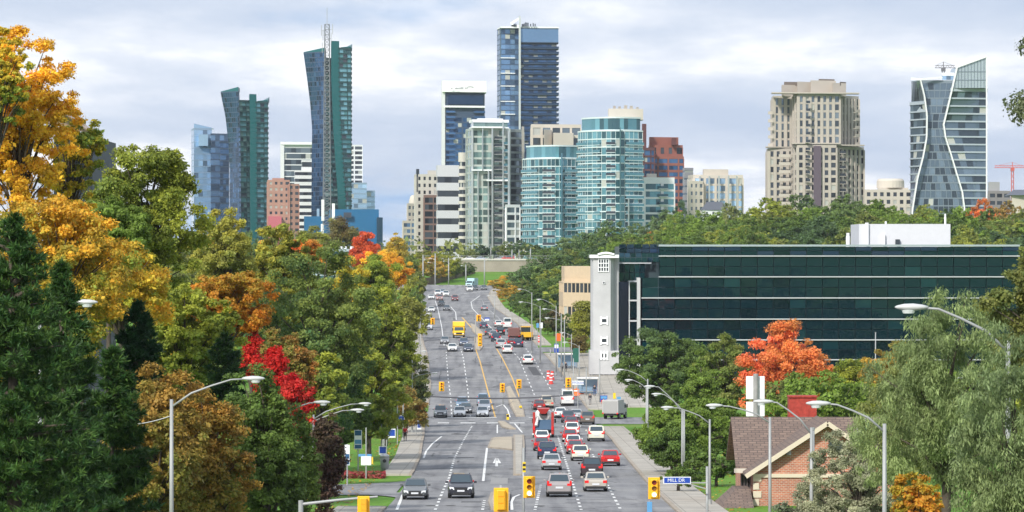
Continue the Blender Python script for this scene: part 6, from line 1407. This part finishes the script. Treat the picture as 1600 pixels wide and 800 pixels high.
lamp(831,700,813,452,'first of the far right lamps, tallest and leftmost',457); lamp(844,672,815,472,'second of the far right lamps from the left',478); lamp(869,640,843,468,'far right lamp with tall pole in front of the office wing tree',478)
lamp(877,628,852,483,'far right lamp close behind the tall pole lamp',490); lamp(882,612,856,497,'far right lamp with the lowest long arm',499); lamp(905,598,884,535,'far right lamp beside the grey stair tower',540); lamp(893,650,880,520,'short far right lamp left of the stair tower',522)
lamp(773,900,764,462,'small lamp at the outer bend by the gold tree',464,r=.12)

YB = mat('sign_yellow',(.80,.55,.02),.5); SIGR = mat('signal_red_off',(.20,.02,.015),.4); SIGA = mat('signal_amber_off',(.25,.12,.01),.4); SIGG = mat('signal_green_off',(.02,.12,.06),.4); SIGON = mat('signal_lit',(.75,1.0,.70),.4,emit=.7)
def signal(px, py, D, label, w=.62, h=1.15, front=True, lit=True, pole=None, hang=None, name='traffic_signal', pole_top=None):
    x, z = X(px, D), Z(py, D); zb = float(zr(D)); rt = empty(name, (x, D, zb), 0, label, 'traffic light', 'yellow traffic signals'); c = z-zb
    m = MB(); m.box(-w/2,-.02,c-h/2,w/2,.02,c+h/2); m.build('backplate', SIGY, rt, bevel=.04)
    m = MB(); sg = -1 if front else -1; m.box(-w*.30,-.20,c-h*.42,w*.30,-.021,c+h*.42); 
    hz_ = m.build('housing', SIGY, rt, bevel=.03)
    for i, (k, mt_) in enumerate(((.27,SIGR),(0,SIGA),(-.27,SIGON if lit else SIGG))):
        if not front: 
            m = MB(); m.box(-w*.22,-.23,c+k*h-.11,w*.22,-.201,c+k*h+.11); m.build('rear_cover', mat('signal_orange',(.80,.36,.01),.5), rt); continue
        m = MB(); m.tube([(0,-.201,c+k*h),(0,-.23,c+k*h)], w*.19 if i < 2 else w*.21, 14); m.build('lens', mt_, rt)
        m = MB()
        for a0, a1 in zip(np.linspace(.1,math.pi-.1,9)[:-1], np.linspace(.1,math.pi-.1,9)[1:]):
            r_ = w*.23; m.loft([[(r_*math.cos(a),-.2,c+k*h+r_*math.sin(a)) for a in (a0,a1)]+[((r_+.02)*math.cos(a),-.2,c+k*h+(r_+.02)*math.sin(a)) for a in (a1,a0)],[(r_*math.cos(a),-.38,c+k*h+r_*math.sin(a)) for a in (a0,a1)]+[((r_+.02)*math.cos(a),-.38,c+k*h+(r_+.02)*math.sin(a)) for a in (a1,a0)]])
        m.build('visor', SIGY, rt)
    if pole is not None:
        dx = X(pole, D)-x; pt = (Z(pole_top,D)-zb) if pole_top else c+h*.6; m = MB(); m.tube([(dx,.12,-.3),(dx,.12,pt)], .07, 8); m.build('pole', METAL, rt, smooth=True)
        if abs(dx) > .2: m = MB(); m.bar((dx,.12,min(pt-.1,c+h*.25)),(0,.06,c+h*.25),.06); m.build('arm', METAL, rt)
    return rt
signal(827,761,200,'yellow traffic signal on the near median pole, light showing', pole=818, pole_top=700)
signal(1022,763,200,'yellow traffic signal left of the blue street name sign', pole=1105, pole_top=729)
signal(783,781,150,'back of a yellow signal low in the middle of the road',w=.58,h=.95,front=False,pole=783)
signal(568,792,150,'back of an orange yellow signal at the bottom left of the road',w=.48,h=.85,front=False)
signal(690,604,575,'small yellow signal on the left side of the first crossing',w=.8,h=1.45,lit=False,pole=640,pole_top=595); signal(785,606,570,'small yellow signal left of two above the centre island',w=.75,h=1.4,lit=False,pole=786); signal(811,600,575,'small yellow signal right of two above the centre island',w=.75,h=1.4,lit=False,pole=812); signal(888,598,575,'small yellow signal by the right sidewalk of the first crossing',w=.85,h=1.5,lit=False,pole=896,pole_top=560)
signal(676,502,735,'faint yellow signal at the left of the far junction',w=.8,h=1.3,lit=False,pole=655,pole_top=496); signal(748,497,745,'yellow signal high above the far junction island',w=.9,h=1.3,lit=False,pole=743); signal(750,531,715,'upright yellow signal standing on the far junction island',w=.8,h=2.4,lit=False,pole=750)
# left bracket of the bottom signal, white board behind
rt = empty('signal_arm', (X(470,150),150,gz(X(470,150),150)), 0, 'grey signal mast arm reaching in from the left at the bottom', 'signal arm'); zb = rt.location.z
m = MB(); m.tube([(0,0,-.3),(0,0,Z(782,150)-zb),],.1,8); m.build('pole', METAL, rt); m = MB(); m.tube([(0,0,Z(788,150)-zb),(X(530,150)-X(470,150),0,Z(781,150)-zb),(X(590,150)-X(470,150),.05,Z(776,150)-zb)],[.06,.05,.04],8); m.build('arm', METAL, rt)
# street name sign
def text(body, size, m, parent, loc, rot=(R_(90),0,0), name='lettering', ext=.004):
    cu = bpy.data.curves.new('txt','FONT'); cu.body = body; cu.size = size; cu.extrude = ext; cu.align_x = 'CENTER'; cu.align_y = 'CENTER'
    o = bpy.data.objects.new('txt', cu); COL.objects.link(o); bpy.context.view_layer.update(); dg = bpy.context.evaluated_depsgraph_get()
    me = bpy.data.meshes.new_from_object(o.evaluated_get(dg)); bpy.data.objects.remove(o); me.materials.clear(); me.materials.append(m)
    q = bpy.data.objects.new(name, me); COL.objects.link(q); q.parent = parent; q.location = loc; q.rotation_euler = rot; return q
SB = mat('sign_blue',(.012,.06,.36),.4); SW = mat('sign_white',(.78,.80,.82),.5)
D = 199.5; rt = empty('street_sign', (X(1058,D),D,Z(750.5,D)), 0, 'blue street name sign with white border hung from the signal pole', 'street sign'); w = X(1080,D)-X(1037,D); h = 11*D*K
m = MB(); m.box(-w/2,-.02,-h/2,w/2,.02,h/2); m.build('border_panel', SW, rt); m = MB(); m.box(-w/2+.04,-.03,-h/2+.04,w/2-.04,-.021,h/2-.04); m.build('sign_panel', SB, rt)
text('MILL DR', h*.68, SW, rt, (-.05,-.034,0)); m = MB(); m.bar((w/2-.2,.03,-h/2+.02),(X(1104,D)-X(1058,D),.1,Z(764,D)-Z(750.5,D)),.06); m.build('bracket', METAL, rt)
D = 560; rt = empty('street_sign', (X(903,D),D,float(zr(D))), 0, 'white street name sign with blue lettering beside the crossing', 'street sign'); c = Z(598,D)-rt.location.z
m = MB(); m.tube([(0,0.1,-.2),(0,.1,c+.5)],.07,8); m.build('pole', METAL, rt); m = MB(); m.box(-.85,-.03,c-.3,.85,.03,c+.3); m.build('sign_panel', SW, rt); text('Wilson', .62, SB, rt, (0,-.035,c))
def board(name, px0, px1, py0, py1, D, m_, label, pole=True, rows=(), cat='sign', base=None, post_px=None):
    cx = (px0+px1)/2; x = X(cx,D); zb = gz(x,D) if base is None else base; rt = empty(name, (x,D,zb), 0, label, cat); w = (px1-px0)*D*K; z0, z1 = Z(py1,D)-zb, Z(py0,D)-zb
    m = MB(); m.box(-w/2,-.03,z0,w/2,.03,z1); m.build('panel', m_, rt, bevel=.01)
    for (f0, f1, mm) in rows: m = MB(); m.box(-w*.42,-.045,z1-(z1-z0)*f1,w*.42,-.031,z1-(z1-z0)*f0); m.build('printed_band', mm, rt)
    if pole: dx = 0 if post_px is None else X(post_px,D)-x; m = MB(); m.tube([(dx,.09,-.3),(dx,.09,z1+(.05 if pole is True else pole))],.06,8); m.build('post', METAL, rt)
    return rt
PB = mat('poster_blue',(.02,.10,.22),.5); PBL = mat('poster_light_blue',(.10,.30,.55),.5); PY = mat('poster_yellow',(.75,.50,.05),.5); PR = mat('poster_red',(.55,.05,.04),.5); DKG = mat('dark_green_panel',(.01,.10,.07),.5)
board('banner', 553.5,565.5,672,702,335,SW,'tall white and blue banner standing on the lawn',rows=((.02,.28,PB),(.50,.72,PBL),(.76,.96,PB)))
board('banner', 538.5,546.5,695,727,300,SW,'blue banner at the left end of the lawn by the plum tree',rows=((.45,.68,PB),(.72,.96,PB)))
board('notice_board', 564,580,713,727,318,SW,'white notice board with yellow corner on a post by the side street',rows=((.1,.9,SW),),pole=2.4,post_px=572)
board('notice_board', 580.5,583,714,725,318,PY,'narrow yellow and red sign beside the white notice board',pole=False)
for (a_, b_, c_, d_, D, lab, pp) in ((560,581,709.5,713.5,319,'blue lettered strip sign above the white notice board',572),):
    board('sign', a_, b_, c_, d_, D, PBL, lab, pole=False)
for (px, py, D, lab, pt) in ((626,656,425,'blue and white pole banner nearest the sidewalk',621),(612,677,400,'blue and white pole banner left of the sidewalk one',604),(598,704,372,'blue pole banner lowest behind the lawn',596),(655,664,462,'small light blue pole banner near the crossing corner',650)):
    board('banner', px-6 if px!=655 else px-3, px+6 if px!=655 else px+3, py-7, py+7, D, SW, lab, rows=((.1,.8,SB),), pole=2.4, post_px=pt)
# utility pole with two white panels, seen from the back
D = 285; rt = empty('utility_pole', (X(1181,D),D,gz(X(1181,D),D)), 0, 'thick grey pole carrying two white panels behind the brick house', 'utility pole'); zb = rt.location.z
m = MB(); m.tube([(0,0,-.3),(0,0,Z(584,D)-zb)],.19,12); m.build('pole', mat('weathered_pole',(.30,.30,.29),.8,var=.2,vscale=2), rt)
for a_, b_ in ((588,624),(628,651)): m = MB(); m.box(-.72,.2,Z(b_,D)-zb,.68,.28,Z(a_,D)-zb); m.build('panel', WHT, rt, bevel=.03)
# rail, guard rail, bin, shelter, barriers
def railing(name, pts, h, label, cat, m_, post=2.0, base=None):
    rt = empty(name, (0,0,0), 0, label, cat); b = MB(); p_ = MB()
    for (x0,D0,z0),(x1,D1,z1) in zip(pts, pts[1:]):
        n = max(1, int(math.hypot(x1-x0, D1-D0)/post))
        for k in (h, h*.55, .12): b.bar((x0,D0,z0+k),(x1,D1,z1+k),.05)
        for i in range(n+1): t = i/n; x_, D_, z_ = x0+(x1-x0)*t, D0+(D1-D0)*t, z0+(z1-z0)*t; p_.bar((x_,D_,z_-.2),(x_,D_,z_+h),.06)
    b.build('rail', m_, rt); p_.build('railing_posts', m_, rt); return rt
railing('railing', [(float(xl(D))-4.2, D, float(zr(D))+.1) for D in range(405,520,10)], 1.2, 'grey metal railing along the left sidewalk by the orange flecked tree', 'railing', METAL)
gr = empty('guard_rail', (0,0,0), 0, 'white curving guard rail at the right sidewalk under the trees', 'guard rail'); m = MB(); pts = [(float(xr(D))+4.4+max(0,(D-430)*.02), D) for D in range(375,470,8)]
for a_, b_ in zip(pts, pts[1:]): m.bar((a_[0],a_[1],zr(a_[1])+.7),(b_[0],b_[1],zr(b_[1])+.7),.08,.34)
m.build('rail', WHT, gr); m = MB()
for a_ in pts: m.bar((a_[0]+.1,a_[1],zr(a_[1])-.3),(a_[0]+.1,a_[1],zr(a_[1])+.8),.12)
m.build('railing_posts', METAL, gr)
D = 338; bn = empty('waste_bin', (X(601,D),D,gz(X(601,D),D)), 0, 'round silver waste bin on the lawn beside the sidewalk', 'waste bin'); zz = Z(741,D)-bn.location.z
m = MB(); m.tube([(0,0,0),(0,0,.25),(0,0,.3),(0,0,1.15),(0,0,1.2)],[.3,.34,.36,.42,.40],14); m.build('drum', METAL, bn, smooth=True); m = MB(); m.tube([(0,0,1.2),(0,0,1.35),(0,0,1.5)],[.44,.40,.15],14); m.build('lid', mat('bin_lid',(.6,.6,.6),.35,.5), bn, smooth=True); m = MB(); m.tube([(0,-.36,.85),(0,-.44,.86)],.16,10); m.build('opening', BLACK, bn)
# flower bed
r = np.random.default_rng(21); n = 2600; px_ = r.uniform(536,600,n); D_ = r.uniform(318,325,n); xx = (px_-800)*D_*K
pos = np.stack([xx, D_, np.array([gz(a_, b_) for a_, b_ in zip(xx, D_)])+r.uniform(-.05,.30,n)], 1); V = leaf_faces(pos, r.normal(size=(n,3))+np.array([0,-.5,1]), .16, .7)
o = bpy.data.objects.new('flower_bed', quads_mesh('flower_bed', V, r.uniform(0,1,n)**1.5, r.uniform(.7,1.3,n), LEAF)); COL.objects.link(o); o['col_a'] = [.30,.03,.05]; o['col_b'] = [.08,.12,.03]; tag(o, 'red and dark pink flower bed at the foot of the lawn', 'flower bed', kind='stuff')
strip('plaza', np.arange(565,700.1,5.0), lambda D: xr(D)+4.5, lambda D: xr(D)+11.5, .15, CONC, .6)
# bus shelters and kiosks on the right pavement
def shelter(px, D, w, h, label, ad=PB):
    x = X(px,D); zb = float(zr(D))+.14; rt = empty('bus_shelter', (x,D,zb), 0, label, 'bus shelter')
    m = MB(); m.box(-w/2-.1,-.9,h,w/2+.1,.9,h+.16); m.build('roof', WHT, rt, bevel=.03)
    for a_ in (-w/2,w/2):
        for b_ in (-.75,.75): m = MB(); m.bar((a_,b_,0),(a_,b_,h),.09); m.build('post', METAL, rt)
    m = MB(); m.box(-w/2+.06,.72,.2,w/2-.06,.75,h-.15); m.build('glass_panel', G_SKY[0], rt); m = MB(); m.box(w/2-.04,-.6,.3,w/2+.05,.6,h-.4); m.build('poster_panel', ad, rt); m = MB(); m.box(-w/2+.3,.2,.42,w/2-.4,.6,.5); m.build('bench', METAL, rt)
shelter(887,655,3.4,2.5,'bus shelter with white roof left of the stair tower'); shelter(918,592,3.2,2.5,'bus shelter nearest to the crossing', PR)
board('billboard',866,873,537,551,640,SB,'blue advertising panel on the right pavement',rows=((.1,.5,SW),)); board('hoarding',895,905,544,566,628,DKG,'dark green hoarding panel left of the stair tower',cat='hoarding')
board('billboard',938,949,618,628,572,SB,'blue and red advertising board near the first crossing',rows=((.1,.5,PBL),(.7,.95,PR)))
board('sign',964,970,620,629,555,PBL,'small blue sign by the side street trees'); board('sign',757,765,496,503,900,SB,'blue and white sign at the outer bend',rows=((.3,.9,SW),)); board('sign',838,842,505,512,720,PBL,'light blue sign on the grass strip',rows=()); board('sign',843,848,504,513,722,SW,'white sign beside the light blue one'); board('sign',958,962,614,623,556,YB,'yellow sign beside the small blue sign')
board('temporary_sign',868,876,521,533,705,mat('vivid_orange',(.80,.14,.02),.5),'orange diamond warning board at the far junction')
board('marker_sign',816.5,821.5,722,738,199,YB,'yellow chevron marker on the near median pole',rows=((.15,.4,BLACK),(.6,.8,BLACK)),base=float(zr(199)),pole=False)
board('marker_sign',812.5,817.5,705,711,420,mat('grey_sign',(.45,.45,.44),.5),'grey back of a round sign on the long median',base=float(zr(420))); board('marker_sign',791.5,795.5,647,656,530,YB,'yellow keep right marker on the leaf shaped island',rows=((.1,.5,BLACK),),base=float(zr(530))); board('marker_sign',811.5,815.5,634,648,560,YB,'yellow marker post on the beige median beyond the crossing',rows=((.2,.4,BLACK),),base=float(zr(560)))
board('sign',1011,1019,784,806,190,PBL,'bright blue sign top at the bottom right kerb',base=float(zr(190)))
ORM = mat('barrier_orange',(.85,.15,.02),.55); RWM = mat('barrier_red',(.65,.06,.05),.5)
for i, (px, lab) in enumerate(((899,'left one of three orange plastic barriers on the pavement'),(906,'middle one of three orange plastic barriers on the pavement'),(912,'right one of three orange plastic barriers on the pavement'))):
    D = 590+i*3; rt = empty('barrier', (X(px,D),D,float(zr(D))), .2*i, lab, 'barrier', 'orange barriers'); m = MB(); m.loft([[(-.6,-.25,.1),(.6,-.25,.1),(.6,.25,.1),(-.6,.25,.1)],[(-.55,-.12,.5),(.55,-.12,.5),(.55,.12,.5),(-.55,.12,.5)],[(-.55,-.09,1.15),(.55,-.09,1.15),(.55,.09,1.15),(-.55,.09,1.15)]]); m.build('shell', ORM, rt); m = MB(); m.box(-.5,-.14,.75,.5,-.1,.95); m.build('reflective_strip', SW, rt)
for i, (px, py, lab) in enumerate(((857,593,'red striped road works drum in the right lane, left one'),(863,594,'red striped road works drum in the right lane, right one'),(861,600,'small red striped drum nearest the kerb in the right lane'),(842,536,'red striped drum beside the far pavement'))):
    D = Dof(py); rt = empty('traffic_drum', (X(px,D),D,float(zr(D))), 0, lab, 'traffic drum', 'striped traffic drums'); 
    m = MB(); m.tube([(0,0,0),(0,0,.1),(0,0,.12),(0,0,1.5)],[.45,.45,.32,.25],12); m.build('drum', RWM, rt)
    for z_ in (.5,.95): m = MB(); m.tube([(0,0,z_),(0,0,z_+.2)],.315-.03*z_,12); m.build('reflective_band', SW, rt)
# overhead wire
wr = empty('overhead_cable', (0,0,0), 0, 'dark overhead cable sagging across the road above the first crossing', 'cable'); D = 545; m = MB(); x0, x1 = X(598,D), X(895,D)
m.tube([(x0+(x1-x0)*t, D, Z(612,D)+(Z(621,D)-Z(612,D))*(1-(2*t-1)**2)*.9+ (Z(620,D)-Z(612,D))*t*.6) for t in np.linspace(0,1,16)], .11, 5); m.build('cable', mat('cable_dark',(.10,.10,.11),.6), wr)
wr = empty('overhead_cable', (0,0,0), 0, 'thin cable running left from the nearest left lamp pole into the pine', 'cable'); D = 150; m = MB(); m.tube([(X(266+(190-266)*t,D), D, Z(650+ (664-650)*(1-(1-t)**2),D)) for t in np.linspace(0,1,10)], .02, 5); m.build('cable', METAL, wr)
for (px, top, D, lab) in ((1270,672,175,'grey pole in front of the brick gable'),(605,625,452,'slim grey pole left of the blue banners'),(916,575,590,'grey pole at the kerb of the first crossing'),(937,562,575,'tall grey pole at the right corner of the first crossing'),(860,545,690,'slim pole beside the far bus shelter'),(1368,520,560,'slim dark pole before the black glass facade')):
    x = X(px,D); g_ = min(gz(x,D), float(zr(D))) if px < 1200 and px > 700 else gz(x,D); rt = empty('pole', (x,D,g_), 0, lab, 'pole'); m = MB(); m.tube([(0,0,-.3),(0,0,Z(top,D)-g_)],[.10,.08],8); m.build('shaft', METAL, rt, smooth=True); m = MB(); m.tube([(0,0,Z(top,D)-g_),(0,0,Z(top,D)-g_+.12)],.1,8); m.build('cap', METAL, rt)
x = X(1270,175)
if HAZE:
    b = MB(); b.box(-9500,-3500,-14,9500,9500,HC+150); hm = bpy.data.materials.new('haze_air'); hm.use_nodes = True; t = hm.node_tree; t.nodes.clear()
    o_ = N(t,'ShaderNodeOutputMaterial'); pv = N(t,'ShaderNodeVolumePrincipled'); pv.inputs['Color'].default_value = (.82,.88,1,1); pv.inputs['Density'].default_value = HAZE; pv.inputs['Anisotropy'].default_value = .2
    t.links.new(pv.outputs[0], o_.inputs['Volume']); o = b.build('haze', hm); tag(o, kind='stuff')
# ---------------- people ----------------
def skin(name, verts, edges, radii, root, m_, parent, sub=1):
    me = bpy.data.meshes.new(name); me.from_pydata(verts, edges, []); o = bpy.data.objects.new(name, me); COL.objects.link(o)
    sm_ = o.modifiers.new('skin','SKIN'); 
    for i, r_ in enumerate(radii): me.skin_vertices[0].data[i].radius = (r_, r_)
    me.skin_vertices[0].data[root].use_root = True
    ss = o.modifiers.new('sub','SUBSURF'); ss.levels = sub; ss.render_levels = sub
    bpy.context.view_layer.update(); dg = bpy.context.evaluated_depsgraph_get(); me2 = bpy.data.meshes.new_from_object(o.evaluated_get(dg)); bpy.data.objects.remove(o)
    me2.materials.clear(); me2.materials.append(m_); me2.polygons.foreach_set('use_smooth', [True]*len(me2.polygons)); q = bpy.data.objects.new(name, me2); COL.objects.link(q); q.parent = parent; return q
SKIN = mat('skin',(.45,.28,.20),.6)
def person(x, D, z, rz, stride, top, leg, hair, label, h=1.72):
    rt = empty('person', (x,D,z), rz, label, 'person'); k = h/1.72; s = stride
    J = [(0,0,.95),(0,0,1.15),(0,0,1.38),(0,0,1.50),(0,.02,1.60),(0,.02,1.72),   # 0-5 pelvis..crown
         (.18,0,1.40),(.24,-.12*s,1.15),(.25,.02-.10*s,.92),(.25,.05-.10*s,.82),(-.18,0,1.40),(-.24,.12*s,1.15),(-.25,.14*s,.92),(-.25,.17*s,.82), # arms 6-13
         (.10,0,.90),(.11,.16*s,.50),(.11,.08*s,.09),(.11,.24*s,.04),(-.10,0,.90),(-.11,-.02*s,.50),(-.11,-.26*s,.12),(-.11,-.14*s,.04)] # legs 14-21
    J = [(a*k,b_*k,c_*k) for a,b_,c_ in J]
    E = [(0,1),(1,2),(2,3),(3,4),(4,5),(2,6),(6,7),(7,8),(8,9),(2,10),(10,11),(11,12),(12,13),(0,14),(14,15),(15,16),(16,17),(0,18),(18,19),(19,20),(20,21)]
    Rr = [.13,.12,.13,.055,.085,.07,.06,.045,.033,.03,.06,.045,.033,.03,.085,.058,.04,.035,.085,.058,.04,.035]
    skin('body', J, E, [r_*k for r_ in Rr], 0, SKIN, rt)
    jt = [0,1,2,6,7,8,10,11,12]; mp_ = {j:i for i, j in enumerate(jt)}
    skin('jacket', [J[j] for j in jt], [(mp_[a],mp_[b_]) for a,b_ in E if a in mp_ and b_ in mp_], [Rr[j]*1.28*k for j in jt], 0, top, rt)
    lt = [0,14,15,16,18,19,20]; mp_ = {j:i for i, j in enumerate(lt)}
    skin('trousers', [J[j] for j in lt], [(mp_[a],mp_[b_]) for a,b_ in E if a in mp_ and b_ in mp_], [Rr[j]*1.25*k for j in lt], 0, leg, rt)
    skin('hair', [(0,-.01*k,1.62*k),(0,.0,1.74*k)], [(0,1)], [.085*k,.075*k], 0, hair, rt)
    for s_, j in ((1,17),(-1,21)): m = MB(); a_ = J[j]; m.box(a_[0]-.05,a_[1]-.16,0,a_[0]+.05,a_[1]+.08,.10); m.build('shoe', BLACK, rt, bevel=.02)
    return rt
C_RED = mat('cloth_red',(.50,.03,.03),.8); C_DK = mat('cloth_dark',(.03,.03,.04),.8); C_OR = mat('cloth_orange',(.75,.16,.03),.8); C_BL = mat('cloth_blue',(.05,.09,.2),.8); C_GR = mat('cloth_grey',(.22,.22,.23),.8); HR = mat('hair_dark',(.03,.02,.015),.8)
def pz(D): return float(zr(D))+.145
for px, py, rz, s_, a_, b_, lab in ((633,691,0,1,C_RED,C_DK,'person in a red jacket walking up the left sidewalk'),(922,634,math.pi,.5,C_DK,C_GR,'person in dark clothes standing on the right pavement'),(943,642,0,.6,C_OR,C_RED,'worker in an orange vest at the corner of the first crossing'),(954,651,1.5,1,C_RED,C_DK,'person in red waiting at the side street, left of two'),(959,649,1.5,.4,C_RED,C_GR,'person in red waiting at the side street, right of two'),(929,620,0,.7,C_DK,C_BL,'person in dark blue walking past the bus shelter'),(884,582,0,.8,C_DK,C_DK,'person in black on the far pavement below the hoarding'),(878,582,0,.5,C_GR,C_DK,'person in grey on the far pavement beside the person in black')):
    D = Dof(py); x = X(px,D); person(x, D, (pz(D) if x < xl(D)-.3 or x > xr(D)+.3 else float(zr(D))+.01) if px != 954 and px != 959 else float(zr(D))+.02, rz, s_, a_, b_, HR, lab)
